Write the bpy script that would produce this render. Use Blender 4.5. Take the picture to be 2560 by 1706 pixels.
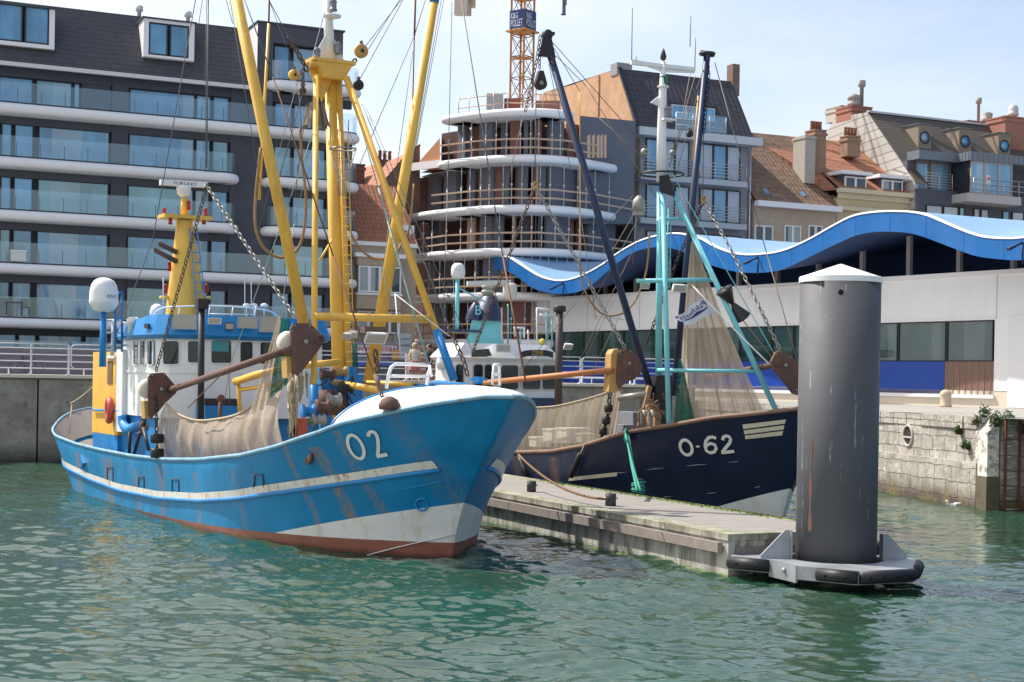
import bpy, bmesh, math, random
import numpy as np
from mathutils import Vector, Matrix
R = math.radians
rnd = random.Random(7)
SC = bpy.context.scene
COL = SC.collection
for o in list(SC.objects): bpy.data.objects.remove(o)

# ------------------------------------------------------------------ camera, sky, sun, exposure
FPX, UC, VC, CAMH, ROLL = 3700.0, 1280.0, 948.0, 3.7, 0.0175
cam_d = bpy.data.cameras.new('camera'); cam = bpy.data.objects.new('camera', cam_d); COL.objects.link(cam)
cam.location = (0, 0, CAMH); cam.rotation_euler = (R(90), -ROLL, 0)
cam_d.sensor_width = 36; cam_d.lens = FPX/2560*36
cam_d.shift_y = 95/2560; cam_d.clip_start = .1; cam_d.clip_end = 6000
SC.camera = cam
SUN_EL, SUN_AZ = R(52), R(-62)          # azimuth from +Y towards +X: sun stands left of and beyond the boats
world = bpy.data.worlds.new('World'); SC.world = world; world.use_nodes = True
wn = world.node_tree.nodes; wl = world.node_tree.links
bg = wn['Background']; bg.inputs['Strength'].default_value = 0.106
sky = wn.new('ShaderNodeTexSky'); sky.sky_type = 'NISHITA'; sky.sun_disc = False
sky.sun_elevation = SUN_EL; sky.sun_rotation = SUN_AZ; sky.air_density = 1.0; sky.dust_density = 1.5; sky.ozone_density = 1.5
tc = wn.new('ShaderNodeTexCoord'); mp = wn.new('ShaderNodeMapping'); mp.inputs['Scale'].default_value = (1.0, 1.0, 2.6)
mp.inputs['Location'].default_value = (.35, .1, .2)
nz = wn.new('ShaderNodeTexNoise'); nz.inputs['Scale'].default_value = 2.6; nz.inputs['Detail'].default_value = 9; nz.inputs['Roughness'].default_value = .58
nz.inputs['Distortion'].default_value = .35
cr = wn.new('ShaderNodeValToRGB'); cr.color_ramp.elements[0].position = .36; cr.color_ramp.elements[1].position = .66
cr.color_ramp.elements[0].color = (.30,.30,.30,1); cr.color_ramp.elements[1].color = (.82,.82,.82,1)
mxs = wn.new('ShaderNodeMixRGB'); mxs.inputs['Color2'].default_value = (6.1, 6.15, 6.4, 1)
wl.new(tc.outputs['Generated'], mp.inputs['Vector']); wl.new(mp.outputs[0], nz.inputs['Vector']); wl.new(nz.outputs['Fac'], cr.inputs[0])
sx_ = wn.new('ShaderNodeSeparateXYZ'); wl.new(tc.outputs['Generated'], sx_.inputs[0])
ad = wn.new('ShaderNodeMath'); ad.operation = 'MULTIPLY_ADD'; ad.use_clamp = True; ad.inputs[1].default_value = -1.3; wl.new(sx_.outputs[0], ad.inputs[0]); wl.new(cr.outputs[0], ad.inputs[2])   # cloud veil thicker towards the left
wl.new(ad.outputs[0], mxs.inputs['Fac']); wl.new(sky.outputs[0], mxs.inputs['Color1']); wl.new(mxs.outputs[0], bg.inputs['Color'])
sd = bpy.data.lights.new('sun', 'SUN'); sd.energy = 3.7; sd.angle = R(.5); sd.color = (1, .95, .87)
sun = bpy.data.objects.new('sun', sd); COL.objects.link(sun)
sdir = Vector((math.sin(SUN_AZ)*math.cos(SUN_EL), math.cos(SUN_AZ)*math.cos(SUN_EL), math.sin(SUN_EL)))
sun.rotation_euler = (-sdir).to_track_quat('-Z', 'Y').to_euler(); sun.location = (-30, 20, 60)
SC.view_settings.view_transform = 'Standard'; SC.view_settings.look = 'None'
SC.view_settings.exposure = 0.82; SC.view_settings.gamma = 1.0
try: SC.view_settings.use_curve_mapping = False
except Exception: pass

# ------------------------------------------------------------------ surveying helpers: a sight line of the photograph meets a real plane
def ray(u, v):
    x, y = u-UC, VC-v; c, s = math.cos(ROLL), math.sin(ROLL)
    return Vector(((x*c-y*s)/FPX, 1.0, (y*c+x*s)/FPX))
def at(u, v, d):
    return Vector((0, 0, CAMH)) + ray(u, v)*d
def on_z(u, v, z):
    r = ray(u, v); return at(u, v, (z-CAMH)/r.z)
class Frame:
    """local axes: t along a facade, dep into it (away from the viewer), z up"""
    def __init__(f, O, e, m): f.O = Vector((O[0], O[1], 0)); f.e = Vector((e[0], e[1], 0)).normalized(); f.m = Vector((m[0], m[1], 0)).normalized()
    def P(f, t, dep, z): return f.O + f.e*t + f.m*dep + Vector((0, 0, z))
    def pix(f, u, v, dep=0):
        r = ray(u, v); o = f.O + f.m*dep
        d = o.dot(f.m)/r.dot(f.m); p = Vector((0, 0, CAMH)) + r*d
        return ((p-o).dot(f.e), p.z)
    def pixt(f, u, v, t):       # on the plane t = const -> (dep, z)
        r = ray(u, v); o = f.O + f.e*t
        d = o.dot(f.e)/r.dot(f.e); p = Vector((0, 0, CAMH)) + r*d
        return ((p-o).dot(f.m), p.z)
    def tt(f, u, dep=0, v=700): return f.pix(u, v, dep)[0]

# ------------------------------------------------------------------ mesh builder (world coordinates; one object per build)
class MB:
    def __init__(s): s.v = []; s.f = []; s.sm = []; s.mi = []
    def add(s, vs, fs, smooth=False, mi=0):
        b = len(s.v); s.v += [tuple(p) for p in vs]
        for f in fs: s.f.append(tuple(i+b for i in f)); s.sm.append(smooth); s.mi.append(mi)
        return s
    def quad(s, a, b, c, d, mi=0): return s.add([a, b, c, d], [(0, 1, 2, 3)], False, mi)
    def poly(s, pts, mi=0): return s.add(pts, [tuple(range(len(pts)))], False, mi)
    def hexa(s, p, mi=0):       # p: 4 bottom + 4 top corners
        return s.add(p, [(3, 2, 1, 0), (4, 5, 6, 7), (0, 1, 5, 4), (1, 2, 6, 5), (2, 3, 7, 6), (3, 0, 4, 7)], False, mi)
    def box(s, c, sx, sy, sz, ex=(1, 0, 0), ey=(0, 1, 0), ez=(0, 0, 1), mi=0):
        c = Vector(c); ex = Vector(ex).normalized()*sx/2; ey = Vector(ey).normalized()*sy/2; ez = Vector(ez).normalized()*sz/2
        return s.hexa([c-ex-ey-ez, c+ex-ey-ez, c+ex+ey-ez, c-ex+ey-ez, c-ex-ey+ez, c+ex-ey+ez, c+ex+ey+ez, c-ex+ey+ez], mi)
    def fbox(s, fr, t0, t1, d0, d1, z0, z1, mi=0):
        P = fr.P
        return s.hexa([P(t0, d0, z0), P(t1, d0, z0), P(t1, d1, z0), P(t0, d1, z0), P(t0, d0, z1), P(t1, d0, z1), P(t1, d1, z1), P(t0, d1, z1)], mi)
    def tube(s, pts, r, n=8, caps=True, mi=0, smooth=True):
        pts = [Vector(p) for p in pts]; m = len(pts)
        rs = r if isinstance(r, (list, tuple)) else [r]*m
        up = None; rings = []
        for i, p in enumerate(pts):
            t = (pts[min(i+1, m-1)]-pts[max(i-1, 0)])
            if t.length < 1e-9: t = Vector((0, 0, 1))
            t.normalize()
            if up is None:
                up = Vector((0, 0, 1)) if abs(t.z) < .9 else Vector((1, 0, 0))
            a = t.cross(up)
            if a.length < 1e-6: a = t.orthogonal()
            a.normalize(); b = a.cross(t).normalized(); up = b
            rings.append([p+(a*math.cos(k*2*math.pi/n)+b*math.sin(k*2*math.pi/n))*rs[i] for k in range(n)])
        vs = [q for rg in rings for q in rg]; fs = []
        for i in range(m-1):
            for k in range(n): fs.append((i*n+k, i*n+(k+1) % n, (i+1)*n+(k+1) % n, (i+1)*n+k))
        if caps:
            fs.append(tuple(range(n))[::-1]); fs.append(tuple((m-1)*n+k for k in range(n)))
        return s.add(vs, fs, smooth, mi)
    def cyl(s, a, b, r, r2=None, n=16, mi=0): return s.tube([a, b], [r, r if r2 is None else r2], n, True, mi)
    def lathe(s, c, prof, n=20, ax=(0, 0, 1), mi=0, smooth=True):   # prof: (radius, height)
        c = Vector(c); ax = Vector(ax).normalized(); a = ax.orthogonal().normalized(); b = ax.cross(a)
        vs = []; fs = []
        for (r, h) in prof:
            for k in range(n): vs.append(c+ax*h+(a*math.cos(k*2*math.pi/n)+b*math.sin(k*2*math.pi/n))*max(r, 1e-4))
        for i in range(len(prof)-1):
            for k in range(n): fs.append((i*n+k, i*n+(k+1) % n, (i+1)*n+(k+1) % n, (i+1)*n+k))
        fs.append(tuple(range(n))[::-1]); fs.append(tuple((len(prof)-1)*n+k for k in range(n)))
        return s.add(vs, fs, smooth, mi)
    def grid(s, rows, mi=0, smooth=True, closed=False):
        m = len(rows); n = len(rows[0]); vs = [p for r in rows for p in r]; fs = []
        for i in range(m-1):
            for k in range(n if closed else n-1): fs.append((i*n+k, i*n+(k+1) % n, (i+1)*n+(k+1) % n, (i+1)*n+k))
        return s.add(vs, fs, smooth, mi)
    def prism(s, pts, vec, mi=0):   # polygon extruded along vec
        pts = [Vector(p) for p in pts]; vec = Vector(vec); n = len(pts)
        return s.add(pts+[p+vec for p in pts], [tuple(range(n))[::-1], tuple(range(n, 2*n))]+[(i, (i+1) % n, n+(i+1) % n, n+i) for i in range(n)], False, mi)
    def ellip(s, c, rx, ry, rz, n=12, m=8, mi=0):
        c = Vector(c); rows = []
        for i in range(m+1):
            th = math.pi*i/m
            rows.append([c+Vector((rx*math.sin(th)*math.cos(2*math.pi*k/n), ry*math.sin(th)*math.sin(2*math.pi*k/n), -rz*math.cos(th))) for k in range(n)])
        return s.grid(rows, mi, True, True)
    def torus(s, c, ax, r, rr, n=20, m=8, mi=0, stretch=1.0, sdir=None):
        c = Vector(c); ax = Vector(ax).normalized(); a = (Vector(sdir).normalized() if sdir is not None else ax.orthogonal().normalized()); b = ax.cross(a)
        rows = []
        for i in range(n+1):
            th = 2*math.pi*i/n; rad = a*math.cos(th)*stretch+b*math.sin(th); cc = c+rad*r; rn = (a*math.cos(th)+b*math.sin(th))
            rows.append([cc+(rn*math.cos(2*math.pi*k/m)+ax*math.sin(2*math.pi*k/m))*rr for k in range(m)])
        return s.grid(rows, mi, True, True)
    def chain(s, pts, ln, rr, mi=0, n=8, m=4):
        pts = [Vector(p) for p in pts]; k = 0; carry = 0
        for a, b in zip(pts[:-1], pts[1:]):
            L = (b-a).length; d = (b-a)/L; x = carry
            o = d.orthogonal().normalized(); o2 = d.cross(o)
            while x < L:
                s.torus(a+d*x, o if k % 2 else o2, ln*.33, rr, n, m, mi, 1.75, d); x += ln; k += 1
            carry = x-L
        return s
    def build(s, name, mats, parent=None):
        me = bpy.data.meshes.new(name)
        root = parent
        off = Vector((0, 0, 0))
        p = parent
        while p is not None: off += p.location; p = p.parent
        if parent is None and s.v:
            a = np.array(s.v); off = Vector(((a[:, 0].min()+a[:, 0].max())/2, (a[:, 1].min()+a[:, 1].max())/2, a[:, 2].min()))
        me.from_pydata([(x-off.x, y-off.y, z-off.z) for (x, y, z) in s.v], [], s.f)
        me.polygons.foreach_set('use_smooth', s.sm); me.polygons.foreach_set('material_index', s.mi)
        for m in (mats if isinstance(mats, (list, tuple)) else [mats]): me.materials.append(m)
        me.validate(); me.update()
        o = bpy.data.objects.new(name, me); COL.objects.link(o)
        if parent is None: o.location = off
        else: o.parent = parent
        return o
def tag(o, label=None, cat=None, group=None, kind=None):
    if label: o['label'] = label
    if cat: o['category'] = cat
    if group: o['group'] = group
    if kind: o['kind'] = kind
    return o
def thing(name, loc, label, cat, group=None):
    o = bpy.data.objects.new(name, None); COL.objects.link(o); o.location = loc; o.empty_display_size = .3
    return tag(o, label, cat, group)
def copy_tree(o, loc=None, parent=None, label=None, group=None):
    c = o.copy(); COL.objects.link(c); c.parent = parent
    if loc is not None: c.location = loc
    if label: c['label'] = label
    if group: c['group'] = group
    for ch in o.children: copy_tree(ch, None, c)
    return c
_font_cache = {}
def text_mesh(mb, body, origin, ex, ey, size, mi=0, out=None, depth=.01, width=None, mirror=False):
    """lettering laid on the plane (origin, ex, ey); origin is its lower left corner"""
    cu = bpy.data.curves.new('lettering', 'FONT'); cu.body = body; cu.size = 1.0; cu.resolution_u = 3
    ob = bpy.data.objects.new('lettering', cu); COL.objects.link(ob)
    dg = bpy.context.evaluated_depsgraph_get(); me = ob.evaluated_get(dg).to_mesh()
    vs = [v.co.copy() for v in me.vertices]; fs = [tuple(p.vertices) for p in me.polygons]
    ob.evaluated_get(dg).to_mesh_clear(); bpy.data.objects.remove(ob); bpy.data.curves.remove(cu)
    x0 = min(v.x for v in vs); x1 = max(v.x for v in vs); y0 = min(v.y for v in vs); y1 = max(v.y for v in vs)
    sy = size/(y1-y0); sx = (width/(x1-x0)) if width else sy
    ex = Vector(ex).normalized(); ey = Vector(ey).normalized(); out = Vector(out).normalized() if out is not None else ex.cross(ey)
    o = Vector(origin); W = (x1-x0)*sx
    pts = [o+ex*((W-(v.x-x0)*sx) if mirror else (v.x-x0)*sx)+ey*((v.y-y0)*sy)+out*depth for v in vs]
    mb.add(pts, fs, False, mi); return W
def lerp(a, b, k): return a+(b-a)*k
def catenary(a, b, sag, n=14, side=Vector((0, 0, 0))):
    a = Vector(a); b = Vector(b)
    return [a.lerp(b, i/n)+Vector((0, 0, -sag*4*(i/n)*(1-i/n)))+side*(4*(i/n)*(1-i/n)) for i in range(n+1)]
def smooth_path(pts, k=5):
    pts = [Vector(p) for p in pts]; out = []
    for i in range(len(pts)-1):
        p0 = pts[max(i-1, 0)]; p1 = pts[i]; p2 = pts[i+1]; p3 = pts[min(i+2, len(pts)-1)]
        for j in range(k):
            t = j/k
            out.append(.5*((2*p1)+(p2-p0)*t+(2*p0-5*p1+4*p2-p3)*t*t+(3*p1-p0-3*p2+p3)*t**3))
    out.append(pts[-1]); return out

# ------------------------------------------------------------------ procedural materials
class NT:
    def __init__(s, name):
        s.m = bpy.data.materials.new(name); s.m.use_nodes = True; s.t = s.m.node_tree; s.n = s.t.nodes; s.l = s.t.links
        s.b = s.n['Principled BSDF']; s.out = s.n['Material Output']; s.co = s.n.new('ShaderNodeTexCoord').outputs['Object']
    def L(s, a, b): s.l.new(a, b)
    def val(s, sock, v):
        if hasattr(v, 'links') or hasattr(v, 'is_output'): s.l.new(v, sock)
        else: sock.default_value = v
    def mapping(s, scale=(1, 1, 1), rot=(0, 0, 0), vec=None, loc=(0, 0, 0)):
        m = s.n.new('ShaderNodeMapping'); m.inputs['Scale'].default_value = scale; m.inputs['Rotation'].default_value = rot; m.inputs['Location'].default_value = loc
        s.L(vec or s.co, m.inputs['Vector']); return m.outputs[0]
    def framevec(s, e):          # (distance along e, height, 0) for patterns on upright walls
        d = s.n.new('ShaderNodeVectorMath'); d.operation = 'DOT_PRODUCT'; s.L(s.co, d.inputs[0]); d.inputs[1].default_value = tuple(e)
        sp = s.n.new('ShaderNodeSeparateXYZ'); s.L(s.co, sp.inputs[0])
        c = s.n.new('ShaderNodeCombineXYZ'); s.L(d.outputs['Value'], c.inputs[0]); s.L(sp.outputs[2], c.inputs[1]); return c.outputs[0]
    def noise(s, scale=5, detail=4, rough=.55, vec=None, dist=0):
        n = s.n.new('ShaderNodeTexNoise'); n.inputs['Scale'].default_value = scale; n.inputs['Detail'].default_value = detail
        n.inputs['Roughness'].default_value = rough; n.inputs['Distortion'].default_value = dist
        s.L(vec or s.co, n.inputs['Vector']); return n.outputs['Fac']
    def ramp(s, fac, stops, interp='LINEAR'):
        r = s.n.new('ShaderNodeValToRGB'); e = r.color_ramp.elements; r.color_ramp.interpolation = interp
        while len(e) < len(stops): e.new(.5)
        for i, (p, c) in enumerate(stops):
            e[i].position = p; e[i].color = (c, c, c, 1) if isinstance(c, (int, float)) else (*c, 1)
        s.L(fac, r.inputs[0]); return r.outputs[0]
    def mix(s, fac, a, b, mode='MIX'):
        m = s.n.new('ShaderNodeMixRGB'); m.blend_type = mode
        for k, v in (('Fac', fac), ('Color1', a), ('Color2', b)):
            if isinstance(v, tuple): m.inputs[k].default_value = (*v, 1) if len(v) == 3 else v
            elif isinstance(v, (int, float)): m.inputs[k].default_value = v
            else: s.L(v, m.inputs[k])
        return m.outputs[0]
    def math(s, op, a, b=0.0):
        m = s.n.new('ShaderNodeMath'); m.operation = op
        for i, v in enumerate((a, b)):
            if isinstance(v, (int, float)): m.inputs[i].default_value = v
            else: s.L(v, m.inputs[i])
        return m.outputs[0]
    def z(s):
        sp = s.n.new('ShaderNodeSeparateXYZ'); s.L(s.co, sp.inputs[0]); return sp.outputs[2]
    def bump(s, h, strength=.3, dist=.02):
        b = s.n.new('ShaderNodeBump'); b.inputs['Strength'].default_value = strength; b.inputs['Distance'].default_value = dist
        s.L(h, b.inputs['Height']); s.L(b.outputs[0], s.b.inputs['Normal'])
    def fin(s, col, rough=.5, metal=0.0, spec=None):
        for k, v in (('Base Color', col), ('Roughness', rough), ('Metallic', metal)):
            if isinstance(v, tuple): s.b.inputs[k].default_value = (*v, 1)
            elif isinstance(v, (int, float)): s.b.inputs[k].default_value = v
            else: s.L(v, s.b.inputs[k])
        if spec is not None: s.b.inputs['IOR'].default_value = spec
        return s.m
RUST = (.16, .055, .018)
def paint(name, col, rough=.42, var=.12, rust=0.0, fade=0.0, dirt=0.0, scale=1.0, bump=.15, rustcol=RUST):
    t = NT(name)
    n1 = t.noise(1.3*scale, 6, .6); dark = tuple(c*(1-var) for c in col); light = tuple(min(1, c*(1+var*.7)+var*.02) for c in col)
    c = t.mix(t.ramp(n1, [(.3, 0.), (.7, 1.)]), dark, light)
    if fade: c = t.mix(t.math('MULTIPLY', t.ramp(t.noise(.7*scale, 5, .6, t.mapping((1, 1, .5))), [(.45, 0.), (.75, 1.)]), fade), c, (.5, .55, .6))
    st = t.noise(5*scale, 6, .65, t.mapping((1, 1, .10)))
    if dirt: c = t.mix(t.math('MULTIPLY', t.ramp(st, [(.45, 0.), (.8, 1.)]), dirt), c, (.12, .10, .075))
    if rust:
        r1 = t.math('MULTIPLY', t.ramp(st, [(.5, 0.), (.66, 1.)]), t.ramp(t.noise(.9*scale, 3, .5, t.mapping((1, 1, .6))), [(.5-.12*rust, 0.), (.75-.1*rust, 1.)]))
        sp = t.ramp(t.noise(9*scale, 5, .7), [(.68-.1*rust, 0.), (.74-.08*rust, 1.)])
        c = t.mix(t.math('MULTIPLY', t.math('MAXIMUM', r1, t.math('MULTIPLY', sp, .8)), min(1, rust+.15)), c, t.mix(t.noise(14, 3), rustcol, (.36, .15, .035)))
    t.bump(t.noise(7*scale, 5, .6), bump, .02)
    return t.fin(c, t.ramp(n1, [(.2, rough-.08), (.8, rough+.14)]))
def flat(name, col, rough=.6, var=.08, scale=3, metal=0.0, bump=0.1):
    t = NT(name); n = t.noise(scale, 5, .6)
    c = t.mix(n, tuple(x*(1-var) for x in col), tuple(min(1, x*(1+var)) for x in col))
    if bump: t.bump(t.noise(scale*6, 4), bump, .01)
    return t.fin(c, rough, metal)
def glass(name, col, ior=1.7, rough=.03, var=.5, scale=.5, e=None, curtain=0.0):
    t = NT(name); v = t.framevec(e) if e is not None else t.co
    n = t.noise(scale, 3, .6, t.mapping((1, .45, 1), vec=v))
    c = t.mix(t.ramp(n, [(.35, 0.), (.65, 1.)]), tuple(x*(1-var) for x in col), tuple(x*(1+var) for x in col))
    if curtain:
        cn = t.ramp(t.noise(.55, 0, .5, t.mapping((1, .02, 1), vec=v)), [(.54, 0.), (.57, 1.)])
        c = t.mix(t.math('MULTIPLY', cn, curtain), c, t.mix(t.noise(9, 2, .5, t.mapping((1, .05, 1), vec=v)), (.32, .36, .38), (.5, .53, .54)))
    t.bump(t.noise(.6, 2), .03, .02)
    return t.fin(c, rough, 0.0, ior)
def clear_glass(name, tint=(.8, .9, .92), refl=.12, dens=.25):
    t = NT(name); n = t.n
    tr = n.new('ShaderNodeBsdfTransparent'); tr.inputs[0].default_value = (*tint, 1)
    gl = n.new('ShaderNodeBsdfGlossy'); gl.inputs['Roughness'].default_value = .03; gl.inputs[0].default_value = (.9, .95, 1, 1)
    df = n.new('ShaderNodeBsdfDiffuse'); df.inputs[0].default_value = (.55, .68, .7, 1)
    m1 = n.new('ShaderNodeMixShader'); m1.inputs[0].default_value = refl; m2 = n.new('ShaderNodeMixShader'); m2.inputs[0].default_value = dens
    t.L(tr.outputs[0], m1.inputs[1]); t.L(gl.outputs[0], m1.inputs[2]); t.L(m1.outputs[0], m2.inputs[1]); t.L(df.outputs[0], m2.inputs[2])
    t.L(m2.outputs[0], t.out.inputs[0]); return t.m
def netting(name, ca, cb, alpha=.8, dens=.96):
    t = NT(name); n = t.n
    st = t.noise(2.2, 6, .65, t.mapping((1.6, 1.6, .12))); fine = t.noise(55, 2, .5)
    c = t.mix(t.ramp(st, [(.3, 0.), (.7, 1.)]), ca, cb)
    c = t.mix(t.math('MULTIPLY', t.ramp(t.noise(.8, 3), [(.5, 0.), (.7, 1.)]), .35), c, tuple(x*.55 for x in ca))
    df = n.new('ShaderNodeBsdfDiffuse'); t.L(c, df.inputs[0]); tl = n.new('ShaderNodeBsdfTranslucent'); t.L(c, tl.inputs[0])
    m0 = n.new('ShaderNodeMixShader'); m0.inputs[0].default_value = .45; t.L(df.outputs[0], m0.inputs[1]); t.L(tl.outputs[0], m0.inputs[2])
    tr = n.new('ShaderNodeBsdfTransparent')
    a = t.math('MULTIPLY', t.math('MULTIPLY', t.ramp(fine, [(.36, alpha), (.5, 1.)]), t.ramp(st, [(.3, alpha), (.55, 1.)])), dens)
    m1 = n.new('ShaderNodeMixShader'); t.L(a, m1.inputs[0]); t.L(tr.outputs[0], m1.inputs[1]); t.L(m0.outputs[0], m1.inputs[2])
    t.L(m1.outputs[0], t.out.inputs[0]); return t.m
def bricks(name, e, c1, c2, mortar, bw=.22, bh=.07, ms=.012, rough=.85, var=.25, bump=.4, offset=.5, blot=.25):
    t = NT(name); v = t.framevec(e); b = t.n.new('ShaderNodeTexBrick'); t.L(v, b.inputs['Vector'])
    b.inputs['Scale'].default_value = 1; b.inputs['Brick Width'].default_value = bw; b.inputs['Row Height'].default_value = bh
    b.inputs['Mortar Size'].default_value = ms; b.inputs['Color1'].default_value = (*c1, 1); b.inputs['Color2'].default_value = (*c2, 1); b.inputs['Mortar'].default_value = (*mortar, 1)
    b.offset = offset; b.inputs['Bias'].default_value = 0
    c = t.mix(t.math('MULTIPLY', t.ramp(t.noise(.9, 6, .65), [(.35, 1.), (.7, 0.)]), blot), b.outputs['Color'], tuple(x*.45 for x in c1))
    c = t.mix(var, c, t.mix(t.noise(18, 3), tuple(x*.6 for x in c1), tuple(min(1, x*1.5) for x in c2)))
    t.bump(t.math('ADD', t.math('MULTIPLY', b.outputs['Fac'], -1.0), t.math('MULTIPLY', t.noise(12, 4), .5)), bump, .02)
    return t.fin(c, rough)
def rooftile(name, e, c1, c2, row=.35, colw=.3, moss=(.10, .075, .03), mossf=.4, cm=.45, bump=.8):
    t = NT(name); v = t.framevec(e)
    sp = t.n.new('ShaderNodeSeparateXYZ'); t.L(v, sp.inputs[0])
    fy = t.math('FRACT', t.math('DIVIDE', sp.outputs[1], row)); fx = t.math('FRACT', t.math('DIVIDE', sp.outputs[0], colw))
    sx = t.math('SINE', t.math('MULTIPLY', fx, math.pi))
    n = t.noise(1/row*1.2, 2, .5, t.mapping((1, 1, 1), vec=v)); c = t.mix(t.ramp(n, [(.3, 0.), (.7, 1.)]), c1, c2)
    c = t.mix(t.math('MULTIPLY', t.ramp(t.noise(.35, 5, .65), [(.35, 0.), (.65, 1.)]), mossf), c, moss)
    lap_shade = t.ramp(fy, [(0., .25), (.16, 1.), (1., .9)])  # lap shadow painted into the colour: dark along the foot of each tile row
    c = t.mix(.75, c, lap_shade, 'MULTIPLY'); c = t.mix(cm, c, t.ramp(sx, [(0., .45), (.5, 1.)]), 'MULTIPLY')
    t.bump(t.math('ADD', t.math('MULTIPLY', sx, .6*cm/.45), t.math('MULTIPLY', fy, -1.0)), bump, .06)
    return t.fin(c, .75)
# ================================================================== SETTING
FA = Frame((-28.4, 82), (.909, .417), (-.417, .909))       # street front of the left building and the row houses
QA = Frame((-20.2, 58.4), (.909, .417), (-.417, .909))     # far quay edge
MK = Frame((17.8, 71.8), (-.56, .828), (.828, .56))        # market hall front (t grows away from the viewer)
WA = Frame((12.74, 51.7), (.188, -.982), (.982, .188))     # right stone quay (t grows towards the viewer)
QZ, WZ = 3.52, 2.8
E_FA = tuple(FA.e); E_MK = tuple(MK.e); E_WA = tuple(WA.e); E_MK2 = tuple(MK.m)

# ---- water
def water():
    t = NT('harbour_water')
    v = t.mapping((1, 1, 1)); n1 = t.noise(.16, 3, .5, v)
    c = t.mix(t.ramp(n1, [(.35, 0.), (.65, 1.)]), (.022, .052, .027), (.014, .068, .036))
    a = t.noise(1.9, 5, .62, t.mapping((.75, 1.35, 1), (0, 0, R(14)))); b = t.noise(6.5, 4, .6, t.mapping((.8, 1.3, 1), (0, 0, R(-20))))
    t.bump(t.math('ADD', a, t.math('MULTIPLY', b, .28)), .30, .05)
    m = t.fin(c, .02, 0.0, 2.05)
    rs = np.concatenate([np.linspace(6, 16, 40), np.geomspace(16.2, 75, 640)]); ks = np.concatenate([np.linspace(-1.3, -.46, 60), np.linspace(-.455, .455, 560), np.linspace(.46, 1.3, 60)])
    D, K = np.meshgrid(rs, ks, indexing='ij'); X = K*D; Y = D.copy(); Z = np.zeros_like(X)
    g = np.random.default_rng(5)
    for lam in np.geomspace(.19, 5.0, 90):
        th = g.normal(math.radians(80), .48); kx, ky = math.cos(th)*2*math.pi/lam, math.sin(th)*2*math.pi/lam
        ph = g.uniform(0, 6.28); s = np.sin(kx*X+ky*Y+ph)
        Z += (.0088 if lam < .5 else .0052 if lam < .9 else .0024)*lam**1.0*(s+.45*s*s)
    pat = .8+.45*np.sin(.21*X+.13*Y+1)*np.sin(.17*Y-.1*X)
    Z = Z*np.clip(pat, .35, 1.2)*np.clip(1.25-D/110, .5, 1.2)
    me = bpy.data.meshes.new('water'); nr, nc = X.shape
    co = np.stack([X, Y, Z], -1).reshape(-1, 3); i = np.arange(nr*nc).reshape(nr, nc)
    q = np.stack([i[:-1, :-1], i[:-1, 1:], i[1:, 1:], i[1:, :-1]], -1).reshape(-1, 4)
    me.vertices.add(len(co)); me.vertices.foreach_set('co', co.ravel()); me.loops.add(q.size); me.loops.foreach_set('vertex_index', q.ravel().astype(np.int32))
    me.polygons.add(len(q)); me.polygons.foreach_set('loop_start', np.arange(0, q.size, 4, dtype=np.int32)); me.polygons.foreach_set('use_smooth', np.ones(len(q), bool))
    me.update(); me.validate(); me.materials.append(m)
    o = bpy.data.objects.new('water', me); COL.objects.link(o); tag(o, kind='structure')
water()

# ---- land sheets
m_pave = bricks('promenade_paving', (1, 0, 0), (.33, .30, .27), (.40, .37, .33), (.2, .19, .18), .4, .2, .01, .85)
m_ground = flat('ground_stone', (.34, .32, .29), .85, .15, 1.5)
C0 = QA.P(32.0, 0, 0)                                     # inner corner of the basin
mb = MB(); far = 1500
mb.poly([QA.P(-60, .3, QZ), QA.P(31.8, .3, QZ), Vector((3, 100, QZ)), Vector((-40, 1500, QZ)), Vector((-900, 1500, QZ)), Vector((-900, 60, QZ))])
tag(mb.build('promenade', m_ground), kind='structure')
mb = MB()
mb.poly([WA.P(40, .3, WZ), Vector((400, 10, WZ)), Vector((900, 1500, WZ)), Vector((-39.9, 1500, WZ)), Vector((3.05, 100, WZ)), Vector((C0.x+.4, C0.y-.2, WZ))])
tag(mb.build('market_pavement', m_ground), kind='structure')
mb = MB(); mb.poly([Vector((-900, -20, -4)), Vector((900, -20, -4)), Vector((900, 110, -4)), Vector((-900, 110, -4))])
tag(mb.build('harbour_bed', flat('mud', (.03, .05, .03), .9)), kind='structure')

# ---- left concrete quay wall
def m_quay():
    t = NT('quay_concrete'); n = t.noise(1.1, 7, .65)
    c = t.mix(t.ramp(n, [(.3, 0.), (.7, 1.)]), (.20, .18, .15), (.40, .36, .30))
    c = t.mix(t.math('MULTIPLY', t.ramp(t.noise(3, 6, .7), [(.55, 0.), (.7, 1.)]), .6), c, (.07, .065, .06))
    c = t.mix(t.math('MULTIPLY', t.ramp(t.noise(2.5, 6, .6, t.mapping((1, 1, .15))), [(.55, 0.), (.75, 1.)]), .5), c, (.11, .085, .065))
    zz = t.math('ADD', t.z(), t.math('MULTIPLY', t.noise(1.5, 4), .6))
    c = t.mix(t.ramp(t.math('DIVIDE', zz, 4.), [(.33, 1.), (.55, 0.)]), c, (.035, .036, .030))   # tide-wet band above the water (object z starts at -1)
    t.bump(t.noise(9, 6, .7), .4, .03); return t.fin(c, .85)
mb = MB(); qm = m_quay()
tj = QA.tt(94, 0, 1040); mb.fbox(QA, -60, tj-.035, 0, 1, -1, QZ-.17); mb.fbox(QA, tj+.035, 32, 0, 1, -1, QZ-.17)
q = tag(mb.build('quay_wall', [qm]), 'grey concrete quay wall with tide-darkened foot behind the blue boat', 'quay wall')
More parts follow.
